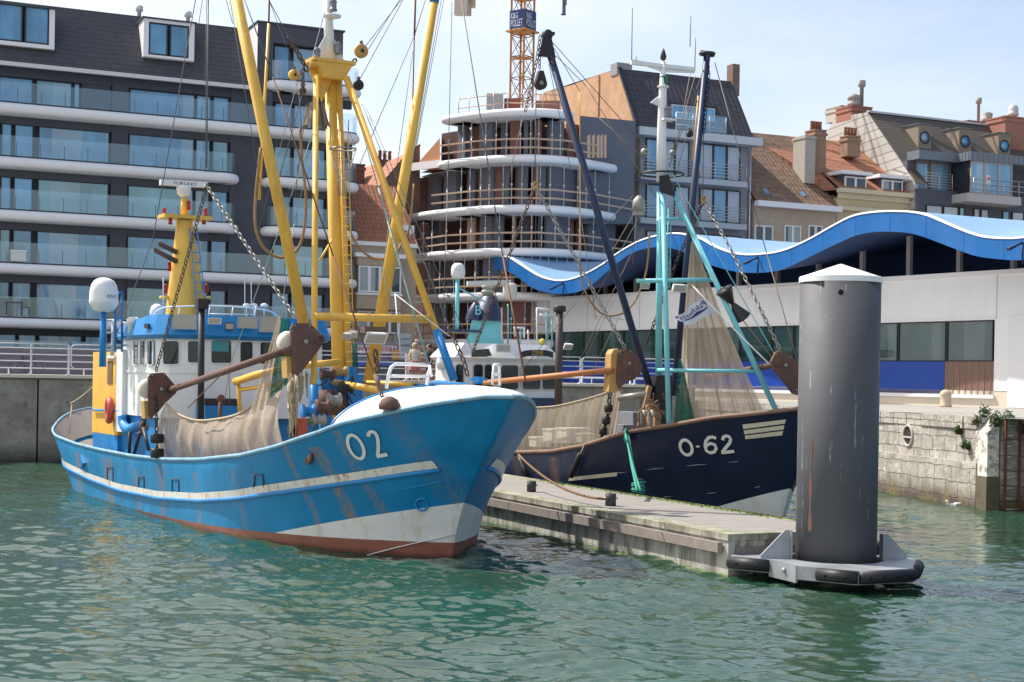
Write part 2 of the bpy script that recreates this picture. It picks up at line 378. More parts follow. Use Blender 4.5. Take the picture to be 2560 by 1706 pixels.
mb = MB(); mb.fbox(QA, -60, 32, -.05, 1, QZ-.17, QZ-.105); mb.build('brick_course', flat('quay_course', (.22, .14, .11), .8, .2), q)
mb = MB(); mb.fbox(QA, -60, 32, -.12, 1, QZ-.105, QZ+.02); mb.build('coping', flat('quay_coping', (.66, .60, .48), .8, .08, 2), q)
# ---- quay railing
m_rail = paint('railing_paint', (.72, .70, .72), .4, .08, .25)
rl = thing('quay_railing', QA.P(4, .2, QZ), 'pale grey tubular railing running along the concrete quay edge', 'railing')
post_t = [QA.tt(78, .2, 900)+1.45*k for k in range(-14, 22)]
rt0, rt1 = post_t[0], post_t[-1]
for k, z in enumerate((.28, .56, .83, 1.08)):
    MB().tube([QA.P(rt0, .2, QZ+z), QA.P(rt1, .2, QZ+z)], .025, 6).build('rail', m_rail, rl)
for t0 in post_t:
    mb = MB(); mb.box(QA.P(t0, .2, QZ+.62), .07, .05, 1.24, QA.e, QA.m); mb.box(QA.P(t0, .2, QZ+.04), .2, .2, .04, QA.e, QA.m); mb.build('post', m_rail, rl)
for i in range(0, len(post_t)-1, 2):
    a, b = post_t[i]+.38, post_t[i+1]
    a, b = post_t[i]-1.35, post_t[i]+1.4
    MB().tube([QA.P(a+.12, .2, QZ+.28), QA.P(a, .2, QZ+.4), QA.P(a, .2, QZ+1.14), QA.P(a+.05, .2, QZ+1.22), QA.P(a+.15, .2, QZ+1.26), QA.P(b, .2, QZ+1.26)], .028, 6).build('handrail', m_rail, rl)
    MB().cyl(QA.P(a+.5, .2, QZ), QA.P(a+.5, .2, QZ+.28), .03, .03, 6).build('foot', m_rail, rl)

# ================================================================== LEFT APARTMENT BUILDING
M_dark = flat('anthracite_render', (.066, .069, .088), .8, .12, 2, bump=.15)
M_frame = flat('window_frame_dark', (.018, .020, .026), .5, .1)
M_white = flat('white_cladding', (.78, .77, .78), .55, .03, 1.5, bump=.03)
M_gl1 = glass('tinted_glass', (.085, .245, .41), 2.0, .03, .45, .35, E_FA, .45)
M_gl2 = glass('green_tinted_glass', (.14, .30, .33), 2.1, .03, .35, .3, E_FA, .3)
M_bal = clear_glass('balustrade_glass', (.80, .90, .95), .12, .06)
def slab_path(fr, tL, tR, r=1.0, dep=0.0, inner=1.6, rl=False):
    pts = []
    if rl:
        pts.append((tL, inner))
        for k in range(7): a = math.pi+math.pi/2*k/6; pts.append((tL+r+r*math.cos(a), dep+r+r*math.sin(a)))
    else: pts.append((tL, dep))
    n = 7
    for k in range(n): a = -math.pi/2+math.pi/2*k/(n-1); pts.append((tR-r+r*math.cos(a), dep+r+r*math.sin(a)))
    pts.append((tR, inner)); return [fr.P(a, b, 0) for a, b in pts]
def sweep_slab(mb, path, zc, h, inner, mi=0):
    n = len(path); r = h/2; rows = []
    for i in range(n):
        d = path[min(i+1, n-1)]-path[max(i-1, 0)]; d.z = 0; d.normalize(); nrm = Vector((d.y, -d.x, 0))
        prof = [(-inner, h/2), (-r*1.2, h/2)]+[(-r+r*math.cos(a), r*math.sin(a)) for a in [math.pi/2-math.pi*k/8 for k in range(1, 8)]]+[(-r*1.2, -h/2), (-inner, -h/2)]
        rows.append([path[i]+nrm*o+Vector((0, 0, zc+z)) for o, z in prof])
    return mb.grid(rows, mi, True)
ab = thing('apartment_building', FA.P(8, 1.5, QZ), 'modern dark grey apartment building with rounded white balconies and slate roof, left', 'building')
tu = lambda u, dep=1.5, v=350: FA.tt(u, dep, v)
T_L, T_R = -9.0, tu(905, .2, 500)
ZS = [6.36, 9.40, 12.36, 15.32, 18.32]; ZE = 20.9
mb = MB()                                                   # solid body: wall behind the glass line and the pillars
mb.fbox(FA, T_L, T_R-.3, 1.75, 14, QZ, 18.6)
pil = [(tu(278), tu(319)), (tu(575), tu(681)), (tu(817), T_R-.3)]
for a, b in pil: mb.fbox(FA, a, b, 1.35, 1.75, QZ, 18.6)
for z in ZS[1:]+[ZE+.1]: mb.fbox(FA, T_L, T_R-.35, 1.42, 1.75, z-.72, z-.2)
mb.fbox(FA, T_L, tu(645, .9, 200), 1.75, 14, 18.6, ZE)
for a, b in pil[:1]+[(tu(575), tu(645, .9, 200))]: mb.fbox(FA, a, b, 1.35, 1.75, 18.6, ZE)
mb.fbox(FA, tu(202), tu(275), 1.5, 1.75, 18.6, ZE-.6)
mb.build('wall', M_dark, ab)
wins = [(-205, -110), (-95, -5), (3, 30), (36, 84), (96, 274), (322, 486), (489, 526), (531, 571)]
wing = [(685, 729), (733, 814)]
def glazing(fr, parent, t0, t1, z0, z1, dep, mg, mf, fw=.06, name='window'):
    f = MB(); f.fbox(fr, t0, t1, dep-.05, dep+.1, z0, z0+fw); f.fbox(fr, t0, t1, dep-.05, dep+.1, z1-fw, z1); f.fbox(fr, t0, t0+fw, dep-.05, dep+.1, z0+fw, z1-fw); f.fbox(fr, t1-fw, t1, dep-.05, dep+.1, z0+fw, z1-fw)
    w = f.build(name, mf, parent)
    p = MB(); p.fbox(fr, t0+fw, t1-fw, dep+.01, dep+.05, z0+fw, z1-fw); p.build('pane', mg, w); return w
for i, z in enumerate(ZS):
    z1 = (ZS+[ZE])[i+1] if i < 4 else ZE+.05
    for k, (a, b) in enumerate(wins+wing):
        if i == 4 and a in (3, 36, 96): continue
        glazing(FA, ab, tu(a), tu(b), z+.27, z1-.7, 1.52, M_gl2 if (k*3+i*5) % 7 in (1, 4) else M_gl1, M_frame)
    if i == 4:
        for a, b in ((-5, 80), (88, 178), (182, 198)): glazing(FA, ab, tu(a), tu(b), z+.27, z1-.7, 1.52, M_gl2 if a == 88 else M_gl1, M_frame)
for a, b in ((-60, 40), (45, 90), (96, 205), (212, 275), (320, 480)):
    glazing(FA, ab, tu(a, 1.5, 850), tu(b, 1.5, 850), QZ+.9, 5.75, 1.52, M_gl1, M_frame)
def balcony(parent, fr, tL, tR, z, rl=False, glass_from=0.0):
    p = slab_path(fr, tL, tR, 1.0, 0, 1.75, rl); mb = MB(); sweep_slab(mb, p, z, .56, 1.75)
    s = mb.build('balcony_slab', M_white, parent)
    q = slab_path(fr, tL+(.18 if rl else 0), tR-.18, .85, .18, 1.7, rl)
    g = MB(); g.grid([[x+Vector((0, 0, z+.26)) for x in q], [x+Vector((0, 0, z+1.45)) for x in q]], 0, False); b = g.build('balustrade', M_bal, parent)
    g = MB(); g.tube([x+Vector((0, 0, z+.30)) for x in q], .035, 4); t = tL+.7
    while t < tR-.9: g.box(fr.P(t, .32, z+.68), .045, .045, .84, fr.e, fr.m); t += 1.29
    g.build('balustrade_posts', M_frame, b)
TG = tu(605, .2, 450)
for i, z in enumerate(ZS):
    if i in (2, 3):
        balcony(ab, FA, T_L, TG, z); balcony(ab, FA, tu(664, .2, 480), T_R, z, True)
    else: balcony(ab, FA, T_L, T_R, z)
balcony(ab, FA, tu(672, .2, 215), T_R+.05, 21.15, True)
# roof, dormers and corner block
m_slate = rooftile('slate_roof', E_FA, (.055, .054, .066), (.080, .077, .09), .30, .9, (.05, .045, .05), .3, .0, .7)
tC = tu(645, .9, 120); zr = 24.9
mb = MB(); P = FA.P
mb.poly([P(T_L, .75, ZE), P(tC, .75, ZE), P(tC, 3.1, zr), P(T_L, 3.1, zr)]); mb.poly([P(T_L, 3.1, zr), P(tC, 3.1, zr), P(tC, 12, zr+.6), P(T_L, 12, zr+.6)])
rf = mb.build('roof', m_slate, ab)
mb = MB(); mb.fbox(FA, T_L, tC, .62, .85, ZE-.16, ZE+.06); mb.build('gutter', flat('gutter_pale', (.62, .6, .6), .5), ab)
mb = MB(); mb.fbox(FA, T_L, tC, .85, 1.75, ZE-.12, ZE-.06); mb.build('eaves', M_dark, ab)
def dormer(u0, u1, w0, w1, v0, v1, vw0, vw1, dep):
    t0, z1 = FA.pix(u0, v0, dep); t1, _ = FA.pix(u1, v0, dep); _, z0 = FA.pix(u0, v1, dep); z1 = FA.pix((u0+u1)/2, v0+ (u1-u0)*.05, dep)[1]; z0 = FA.pix(u0, v1, dep)[1]
    a, zb = FA.pix(w0, vw1, dep); b, zt = FA.pix(w1, vw0, dep)
    mb = MB(); back = 3.2
    mb.fbox(FA, t0, a, dep, back, z0, z1); mb.fbox(FA, b, t1, dep, back, z0, z1); mb.fbox(FA, a, b, dep, back, zt, z1); mb.fbox(FA, a, b, dep, back, z0, zb)
    d = mb.build('dormer', M_white, rf)
    mb = MB(); mb.fbox(FA, t0-.1, t1+.1, dep-.12, back, z1, z1+.08); mb.build('dormer_cap', M_dark, rf)
    m = (a+b)/2
    for x, y in ((a, m-.04), (m+.04, b)): glazing(FA, rf, x, y, zb, zt, dep+.06, M_gl1, M_frame, .09)
dormer(-22, 138, -6, 124, 8, 108, 20, 100, 1.05); dormer(360, 487, 371, 473, 46, 141, 66, 136, 1.05)
for u, v in ((348, 40), (470, 56)):
    mb = MB(); p = FA.P(FA.pix(u, v, 3.6)[0], 3.6, 24.8); mb.lathe(p, [(.12, 0), (.12, .5), (.22, .52), (.22, .8), (.1, .9)], 10); mb.build('vent_pipe', flat('vent_grey', (.6, .6, .62), .5), rf)
mb = MB(); zt = 24.85; tE = tu(857, .9, 150)
mb.fbox(FA, tC+.02, tu(683, .9, 150), .9, 9, 18.6, zt); mb.fbox(FA, tu(683, .9, 150), tu(808, .9, 150), .9, 9, 23.75, zt); mb.fbox(FA, tu(683, .9, 150), tu(808, .9, 150), 1.6, 9, 18.6, 23.75)
mb.fbox(FA, tu(808, .9, 150), tE, .9, 9, 18.6, zt)
mb.build('corner_block', M_dark, ab)
mb = MB(); mb.poly([P(tC-.03, .9, ZE+.3), P(tC-.03, .9, zt-.05), P(tC-.03, 4.6, zt-.05)]); mb.poly([P(tC-.06, .9, zt-.05), P(tC-.06, 4.6, zt-.05), P(tC-.03, 4.6, zt-.05), P(tC-.03, .9, zt-.05)]); mb.build('cheek', M_white, ab)
mb = MB(); mb.fbox(FA, tC-.1, tE+.1, .8, 9, zt, zt+.1); mb.build('block_cap', M_dark, ab)
for a, b in ((684, 724), (731, 808)): glazing(FA, ab, tu(a, 1.4, 150), tu(b, 1.4, 150), 21.5, 23.7, 1.4, M_gl1, M_frame)
# terrace wall in front
tw = MB(); tw.fbox(FA, T_L, tu(700, -1.2, 890), -1.2, -.9, QZ, 4.95)
tw = tag(tw.build('terrace_wall', bricks('terrace_stone', E_FA, (.23, .19, .20), (.30, .26, .27), (.15, .13, .14), .9, .3, .01, .85)), 'low purplish stone terrace wall behind the quay railing', 'wall')
g = MB(); g.fbox(FA, T_L, tu(700, -1.2, 890), -1.07, -1.04, 4.95, 5.35); g.build('glass_screen', M_bal, tw)
# bicycles at the terrace wall
def bicycle(u, v, d, label, group=None):
    c = at(u, v, d); e = FA.e; z0 = QZ; th = thing('bicycle', Vector((c.x, c.y, z0)), label, 'bicycle', group)
    base = Vector((c.x, c.y, z0)); md = flat('bicycle_black', (.03, .03, .035), .4); mt = flat('bicycle_tyre', (.05, .045, .05), .8); mr = flat('bicycle_rim', (.5, .48, .5), .3, metal=.6)
    Z = Vector((0, 0, 1)); h1 = base-e*.53+Z*.35; h2 = base+e*.53+Z*.35
    for h in (h1, h2):
        w = MB().torus(h, FA.m, .33, .022, 22, 6).build('wheel', mt, th)
        r = MB().torus(h, FA.m, .305, .012, 20, 5)
        for k in range(8): a = math.pi*k/8; dd = (e*math.cos(a)+Z*math.sin(a))*.3; r.tube([h-dd, h+dd], .003, 3)
        r.build('rim', mr, w)
    f = MB(); bb = base-e*.05+Z*.3; st = base-e*.2+Z*.85; hd = base+e*.38+Z*.9
    for a, b in ((h1, bb), (bb, st), (bb, hd-Z*.1), (st-Z*.05, hd), (h1, st-Z*.08), (h2, hd)): f.tube([a, b], .016, 6)
    f.build('frame', md, th)
    MB().tube([hd+Z*.1-FA.m*.28-e*.1, hd+Z*.12, hd+Z*.1+FA.m*.28-e*.1], .014, 6).build('handlebar', md, th)
    MB().ellip(st+Z*.06, .13, .08, .04).build('saddle', md, th)
bicycle(66, 905, 80.0, 'dark bicycle parked against the terrace wall behind the railing')

# garden furniture on the two lowest left balconies
def garden_chair(u, v, label):
    d = 82.9; c = at(u, v, d); th = thing('garden_chair', c, label, 'chair', 'garden chairs on the left balconies'); m = bpy.data.materials.get('garden_dark') or flat('garden_dark', (.05, .05, .06), .6)
    MB().box(c+Vector((0, 0, .45)), .45, .45, .04, FA.e, FA.m).build('seat', m, th); MB().box(c+FA.m*.22+Vector((0, 0, .72)), .45, .04, .5, FA.e, FA.m).build('backrest', m, th)
    for a, b in ((-.2, -.2), (.2, -.2), (-.2, .2), (.2, .2)): p = c+FA.e*a+FA.m*b; MB().cyl(p, p+Vector((0, 0, .45)), .02, .02, 6).build('leg', m, th)
garden_chair(62, 790, 'dark garden chair right of the dark table on the lowest left balcony'); garden_chair(8, 788, 'dark garden chair left of the dark table on the lowest left balcony')
c = at(34, 789, 82.7); gt = thing('garden_table', c, 'dark garden table on the lowest left balcony', 'table'); m = bpy.data.materials['garden_dark']
MB().box(c+Vector((0, 0, .72)), .9, .7, .05, FA.e, FA.m).build('tabletop', m, gt)
for a, b in ((-.4, -.3), (.4, -.3), (-.4, .3), (.4, .3)): p = c+FA.e*a+FA.m*b; MB().cyl(p, p+Vector((0, 0, .72)), .025, .025, 6).build('leg', m, gt)
c = at(45, 655, 82.7); bx = thing('storage_box', c, 'pale storage box on the second lowest left balcony', 'box'); MB().box(c+Vector((0, 0, .3)), .8, .5, .55, FA.e, FA.m).build('body', flat('box_pale', (.6, .6, .58), .6), bx); MB().box(c+Vector((0, 0, .6)), .85, .55, .06, FA.e, FA.m).build('lid', M_white, bx)
# ================================================================== OLD HOUSES LEFT OF THE BUILDING SITE
m_tanb = bricks('tan_brick', E_FA, (.42, .31, .21), (.50, .38, .27), (.42, .36, .30), .24, .085, .012)
m_brownb = bricks('brown_brick', E_FA, (.17, .10, .075), (.22, .13, .10), (.2, .16, .14), .24, .09, .012)
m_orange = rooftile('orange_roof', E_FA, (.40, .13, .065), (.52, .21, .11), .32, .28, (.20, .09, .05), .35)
m_wfr = flat('white_window_frame', (.74, .73, .72), .5, .03)
M_gld = glass('dark_house_glass', (.03, .045, .06), 1.7, .04, .5, .6, E_FA, .6)
def up(fr, u, v, dep): return fr.pix(u, v, dep)
def house_window(fr, parent, u0, u1, v0, v1, dep, n=2, mg=None, mf=None):
    t0, z1 = up(fr, u0, v0, dep); t1, _ = up(fr, u1, v0, dep); _, z0 = up(fr, u0, v1, dep)
    for k in range(n):
        a = lerp(t0, t1, k/n); b = lerp(t0, t1, (k+1)/n); glazing(fr, parent, a, b, z0, z1, dep-.06, mg or M_gld, mf or m_wfr, .09)
oh = thing('brick_house', FA.P(26, 2, QZ), 'narrow tan brick house with white bay window between apartment block and building site', 'house')
tl, tr = up(FA, 866, 700, 2)[0], up(FA, 1040, 700, 2)[0]; ze = up(FA, 950, 612, 2)[1]
mb = MB(); mb.fbox(FA, tl, tr, 2, 10, QZ, ze); mb.build('wall', m_tanb, oh)
b0, zb = up(FA, 893, 735, 1.2); b1, _ = up(FA, 1003, 735, 1.2); zt = up(FA, 893, 662, 1.2)[1]
mb = MB(); mb.fbox(FA, b0, b1, 1.2, 2, zb-.9, zb); mb.build('bay_parapet', m_tanb, oh); MB().fbox(FA, b0, b1, 1.2, 2, zt, zt+.5).build('bay_head', m_tanb, oh)
mb = MB(); mb.fbox(FA, b0-.2, b1+.2, 1.0, 2, zt+.5, zt+.75); mb.build('bay_roof', M_white, oh)
mb = MB(); mb.fbox(FA, b0-.05, b1+.05, 1.1, 2, zb-.04, zb+.1); mb.build('sill', m_wfr, oh)
house_window(FA, oh, 896, 1002, 664, 730, 1.26, 4); house_window(FA, oh, 893, 1000, 777, 832, 1.9, 4)
mb = MB(); mb.fbox(FA, tl, tr, 1.8, 2, ze-.1, ze+.15); mb.build('cornice', m_wfr, oh)
mb = MB(); a, b = up(FA, 880, 600, 2.5)[0], up(FA, 1035, 600, 2.5)[0]
mb.poly([FA.P(tl, 1.9, ze+.1), FA.P(tr, 1.9, ze+.1), FA.P(tr, 5.5, ze+4.2), FA.P(tl, 5.5, ze+4.2)]); mb.poly([FA.P(tl, 5.5, ze+4.2), FA.P(tr, 5.5, ze+4.2), FA.P(tr, 10, ze), FA.P(tl, 10, ze)])
mb.poly([FA.P(tl, 1.9, ze+.1), FA.P(tl, 5.5, ze+4.2), FA.P(tl, 10, ze)]); r = mb.build('roof', m_orange, oh)
d0, dz0 = up(FA, 985, 612, 3); d1, dz1 = up(FA, 1030, 566, 3)
mb = MB(); mb.fbox(FA, d0, d1, 2.6, 5, ze+.2, dz1); mb.build('dormer', m_wfr, r); house_window(FA, r, 990, 1026, 572, 606, 2.6, 1)
bh = thing('brick_house', FA.P(27, 12, QZ), 'dark brick gabled house with orange tile roof rising behind the tan house', 'house')
pg = [FA.P(*up(FA, u, v, 9)[:1], 9, up(FA, u, v, 9)[1]) for u, v in ((868, 640), (1050, 640), (1050, 360), (1010, 390), (905, 515), (868, 560))]
mb = MB(); mb.prism(pg, FA.m*.4); mb.build('gable', m_brownb, bh)
A = lambda u, v, dep: FA.P(up(FA, u, v, dep)[0], dep, up(FA, u, v, dep)[1])
mb = MB(); mb.poly([A(868, 562, 8.9), A(905, 516, 8.9), A(1010, 391, 8.9), A(1052, 362, 8.9), A(1052, 365, 20), A(960, 410, 20), A(868, 430, 20)]); mb.build('roof', m_orange, bh)
def chimney(parent, fr, u0, u1, v0, v1, dep, m, pots=3, thick=.8, mp=None):
    t0, z1 = up(fr, u0, v0, dep); t1, _ = up(fr, u1, v0, dep); z0 = up(fr, u0, v1, dep)[1]
    mb = MB(); mb.fbox(fr, t0, t1, dep, dep+thick, z0, z1); mb.fbox(fr, t0-.08, t1+.08, dep-.08, dep+thick+.08, z1-.35, z1-.15); mb.fbox(fr, t0-.05, t1+.05, dep-.05, dep+thick+.05, z1, z1+.1)
    c = mb.build('chimney', m, parent)
    for k in range(pots):
        t = lerp(t0, t1, (k+.5)/pots); MB().lathe(fr.P(t, dep+thick/2, z1+.1), [(.13, 0), (.11, .55), (.14, .6), (.14, .68)], 10).build('chimney_pot', mp or flat('clay_pot', (.30, .12, .07), .8), c)
chimney(bh, FA, 948, 985, 402, 500, 12, m_brownb); chimney(bh, FA, 878, 912, 412, 520, 13, m_brownb, 0, 1.2)
# kebab shop front at street level
ks = thing('shop_front', FA.P(27, .3, QZ), 'white and blue snack shop front with red kebab lettering beside the house', 'shop')
s0, sz1 = up(FA, 870, 862, .4); s1, sz0 = up(FA, 1003, 886, .4)
mb = MB(); mb.fbox(FA, s0, s1, .4, .6, sz0, sz1); sg = mb.build('sign_board', flat('sign_white', (.70, .62, .66), .5), ks)
m_red = flat('sign_red', (.50, .04, .07), .5)
mb = MB()
for txt, ua, ub in (('POS', 896, 926), ('KEBAB', 952, 1000)):
    ta = up(FA, ua, 880, .39)[0]; tb = up(FA, ub, 880, .39)[0]; text_mesh(mb, txt, FA.P(ta, .39, sz0+.08), FA.e, (0, 0, 1), sz1-sz0-.16, out=-FA.m, width=tb-ta)
mb.build('lettering', m_red, sg)
mb = MB(); mb.fbox(FA, s0, s1, .7, 1.9, QZ, sz1+.2); mb.build('shop_wall', flat('shop_grey', (.3, .3, .33), .7), ks)
mb = MB(); mb.fbox(FA, s0, s1, -.2, .7, sz0-.75, sz0-.5); mb.build('awning', flat('awning_blue', (.08, .14, .5), .6), ks)
mb = MB(); mb.fbox(FA, up(FA, 978, 880, .2)[0], up(FA, 997, 880, .2)[0], .0, .12, sz0-.35, sz0+.25); mb.build('menu_board', flat('menu_orange', (.62, .30, .05), .6), ks)
m_unit = flat('unit_grey', (.42, .46, .48), .5)
cu = thing('cooling_unit', A(1015, 895, 0)*1, 'stack of grey cooling unit casings beside the kebab shop', 'cooling unit'); cu.location.z = QZ
for v0, v1 in ((834, 848), (849, 863), (866, 900)):
    t0, z1 = up(FA, 1000, v0, 0); t1, z0 = up(FA, 1029, v1, 0); mb = MB(); mb.fbox(FA, t0, t1, 0, 1, z0, z1); mb.fbox(FA, t0+.2, t0+.7, -.03, 0, z0+.05, z1-.05); mb.build('casing', m_unit, cu)

# ================================================================== BUILDING SITE
CU_U = [985, 1018, 1100, 1180, 1260, 1340, 1420, 1500, 1590, 1640]; CU_D = [104, 100.8, 97.5, 95.6, 94.5, 94.2, 95, 97, 100.5, 103]
_cp = smooth_path([Vector(((u-1280)/FPX*d, d, u)) for u, d in zip(CU_U, CU_D)], 8)
def site(u, off, z):
    u -= (948-(948-(z-CAMH)*39))*0  # plain parameter along the curved front
    for a, b in zip(_cp[:-1], _cp[1:]):
        if a.z <= u <= b.z: break
    k = (u-a.z)/(b.z-a.z); p = a.lerp(b, k); d = (b-a); d.z = 0; d.normalize(); n = Vector((-d.y, d.x, 0))
    return Vector((p.x, p.y, z))+n*off
def su(u, v):   # curve parameter for a point of the photograph seen at height v
    return u-(948-v)*ROLL
sb = thing('unfinished_building', site(1300, 3, QZ), 'unfinished curved grey building with white balcony edges, props and timber guard rails', 'building')
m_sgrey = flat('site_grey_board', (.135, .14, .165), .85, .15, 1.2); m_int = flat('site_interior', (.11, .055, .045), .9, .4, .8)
m_redb = bricks('site_red_block', (1, 0, 0), (.20, .085, .065), (.26, .11, .085), (.2, .15, .13), .4, .25, .015)
m_conc = flat('site_concrete', (.36, .35, .34), .9, .1, 2); m_prop = flat('prop_steel', (.45, .46, .48), .4, .1, metal=.4); m_timb = flat('site_timber', (.50, .35, .25), .8, .15, 4)
def site_path(u0, u1, off, n=26): return [site(lerp(u0, u1, k/n), off, 0) for k in range(n+1)]
def rounded(u0, u1, off, inner):
    p = site_path(u0, u1, off); a, b = p[0], p[-1]; d0 = (p[1]-p[0]).normalized(); d1 = (p[-1]-p[-2]).normalized(); n0 = Vector((-d0.y, d0.x, 0)); n1 = Vector((-d1.y, d1.x, 0)); r = .6
    L = [a+n0*inner-d0*r]+[a+n0*r+(-d0*math.cos(x)-n0*math.sin(x))*r for x in (0, .4, .8, 1.2)]
    Rr = [b+n1*r+(d1*math.cos(x)-n1*math.sin(x))*r for x in (1.2, .8, .4, 0)]+[b+n1*inner+d1*r]
    return L+p+Rr
LV = [(20.75, [(1108, 1425)]), (17.8, [(1100, 1540)]), (14.6, [(1018, 1164), (1180, 1536)]), (11.84, [(1022, 1522)]), (9.0, [(1022, 1480)]), (6.0, [(1030, 1480)])]
for z, spans in LV:
    for a, b in spans:
        a2, b2 = su(a, 948-(z-3.7)*39), su(b, 948-(z-3.7)*39)
        mb = MB(); sweep_slab(mb, rounded(a2, b2, 0, 2.2), z, .52, 2.2); mb.build('balcony_edge', M_white, sb)
mb = MB(); zs = [3.6]+[l[0] for l in LV][::-1]
for z in zs[1:]:                                                    # floor plates
    lo, hi = ((1000, 1600) if z < 20 else (1090, 1440))
    mb.grid([[site(lerp(lo, hi, k/24), 1.2, z+.1) for k in range(25)], [site(lerp(lo, hi, k/24), 8, z+.1) for k in range(25)]], 0, False)
    mb.grid([[site(lerp(lo, hi, k/24), 1.2, z-.2) for k in range(25)], [site(lerp(lo, hi, k/24), 8, z-.2) for k in range(25)]], 0, False)
mb.build('floor_plate', m_conc, sb)
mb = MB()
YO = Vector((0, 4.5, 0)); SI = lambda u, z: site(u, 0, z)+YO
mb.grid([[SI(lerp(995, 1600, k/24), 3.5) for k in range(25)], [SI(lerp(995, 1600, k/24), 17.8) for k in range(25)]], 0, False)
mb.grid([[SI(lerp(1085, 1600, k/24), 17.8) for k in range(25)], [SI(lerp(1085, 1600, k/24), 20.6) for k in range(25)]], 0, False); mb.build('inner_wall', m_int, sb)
panels = {0: [(1098, 1120), (1160, 1196), (1400, 1445), (1540, 1592)], 1: [(1018, 1042), (1062, 1094), (1164, 1200), (1398, 1440), (1535, 1590)], 2: [(1018, 1050), (1162, 1196), (1390, 1432), (1515, 1585)],
          3: [(1026, 1040), (1068, 1078), (1170, 1240), (1390, 1440), (1500, 1580)], 4: [(1030, 1060), (1150, 1200), (1390, 1440), (1500, 1575)]}
for k in range(5):
    z1 = LV[k][0]-.2; z0 = LV[k+1][0]+.1
    for a, b in panels[k]:
        mb = MB(); n = 5; ua, ub = su(a, 948-(z0-3.7)*39), su(b, 948-(z0-3.7)*39)
        mb.grid([[site(lerp(ua, ub, i/n), 1.5, z0) for i in range(n+1)], [site(lerp(ua, ub, i/n), 1.5, z1) for i in range(n+1)], [site(lerp(ua, ub, i/n), 1.9, z1) for i in range(n+1)], [site(lerp(ua, ub, i/n), 1.9, z0) for i in range(n+1)], [site(lerp(ua, ub, i/n), 1.5, z0) for i in range(n+1)]], 0, False)
        for x in (ua, ub): mb.quad(site(x, 1.5, z0), site(x, 1.5, z1), site(x, 1.9, z1), site(x, 1.9, z0))
        mb.build('wall_panel', m_sgrey, sb)
    rr = random.Random(k)
    for u0 in ((1125, 1140, 1215, 1240, 1262, 1300, 1322, 1352, 1376, 1455, 1480, 1505) if k == 0 else (1052, 1130, 1146, 1210, 1232, 1250, 1270, 1290, 1330, 1352, 1375, 1450, 1475, 1500)):
        w = rr.choice((14, 22, 32)); off = rr.choice((1.7, 2.2, 3.0)); uu = su(u0, 948-(z0-3.7)*39)
        mb = MB(); mb.hexa([site(uu-w/2, off, z0), site(uu+w/2, off, z0), site(uu+w/2, off+.2, z0), site(uu-w/2, off+.2, z0), site(uu-w/2, off, z1), site(uu+w/2, off, z1), site(uu+w/2, off+.2, z1), site(uu-w/2, off+.2, z1)])
        mb.build('partition', rr.choice((m_redb, m_redb, m_redb, m_sgrey, m_sgrey, m_timb)), sb)
    lo, hi = ((1108, 1425) if k == 0 else (1022, 1530) if k > 1 else (1104, 1540)); uu = lo+6
    while uu < hi:
        x = su(uu, 948-(z0-3.7)*39)
        mb = MB(); mb.tube([site(x, .25, z0), site(x, .25, z0+1.5)], .04, 6); mb.tube([site(x, .25, z0+1.4), site(x, .25, z1)], .028, 6); mb.box(site(x, .25, z0+1.45), .12, .12, .14); mb.build('steel_prop', m_prop, sb); uu += rr.choice((22, 27, 36))
    for h in (.55, 1.1):
        us = [lo+(-18 if k else 0)+i*(hi-lo+(60 if k < 3 else 20))/5 for i in range(6)]
        for a, b in zip(us[:-1], us[1:]):
            p, q = site(su(a, 948-(z0-3.7)*39), -.12, z0+h), site(su(b, 948-(z0-3.7)*39), -.12, z0+h); d = (q-p).normalized(); n = Vector((-d.y, d.x, 0))
            mb = MB(); mb.box((p+q)/2, (q-p).length+.3, .04, .11, d, n); mb.build('guard_rail', m_timb, sb)
# roof deck things and the timbered roof end
mb = MB(); mb.grid([[site(lerp(1106, 1425, k/20), .5, 21.0) for k in range(21)], [site(lerp(1106, 1425, k/20), 8, 21.0) for k in range(21)]], 0, False); mb.build('roof_deck', m_conc, sb)
def site_box(u0, u1, v0, v1, off, dep, m, name):
    d = 96+off; p = [at(u0, v1, d), at(u1, v1, d), at(u1, v1, d)+Vector((0, dep, 0)), at(u0, v1, d)+Vector((0, dep, 0))]; h = at(u0, v0, d).z-at(u0, v1, d).z
    return MB().hexa(p+[x+Vector((0, 0, h)) for x in p]).build(name, m, sb)
site_box(1216, 1257, 234, 272, 3, 2, m_conc, 'stair_core'); site_box(1260, 1300, 246, 272, 4, 1, flat('site_red_form', (.35, .10, .06), .7), 'formwork_stack'); site_box(1340, 1400, 252, 285, 4, 1, flat('site_red_form2', (.40, .16, .10), .7), 'formwork_stack')
for us in ((1110, 1240), (1240, 1420)):
    for h in (.5, 1.1):
        a, b = site(us[0], .8, 21.0+h), site(us[1], .8, 21.0+h); MB().tube([a, b], .035, 5).build('roof_rail', m_timb, sb)
for u0 in (1112, 1140, 1205, 1245, 1290, 1350, 1405): MB().cyl(site(u0, .8, 20.9), site(u0, .8, 22.3), .03, .03, 6).build('rail_post', m_prop, sb)
mb = MB(); Bx = lambda u, v, d: at(u, v, d)
mb.poly([at(1030, 425, 101), at(1100, 425, 98.5), at(1100, 345, 98.5)]); mb.poly([at(1030, 425, 101), at(1100, 345, 98.5), at(1104, 340, 106), at(1050, 420, 110)]); mb.build('roof_boarding', flat('osb_board', (.50, .22, .11), .8, .2, 3), sb)
mb = MB(); mb.hexa([at(1028, 428, 101), at(1104, 418, 98), at(1104, 418, 98.6), at(1028, 428, 101.6), at(1028, 408, 101), at(1104, 400, 98), at(1104, 400, 98.6), at(1028, 408, 101.6)]); mb.build('white_fascia', M_white, sb)
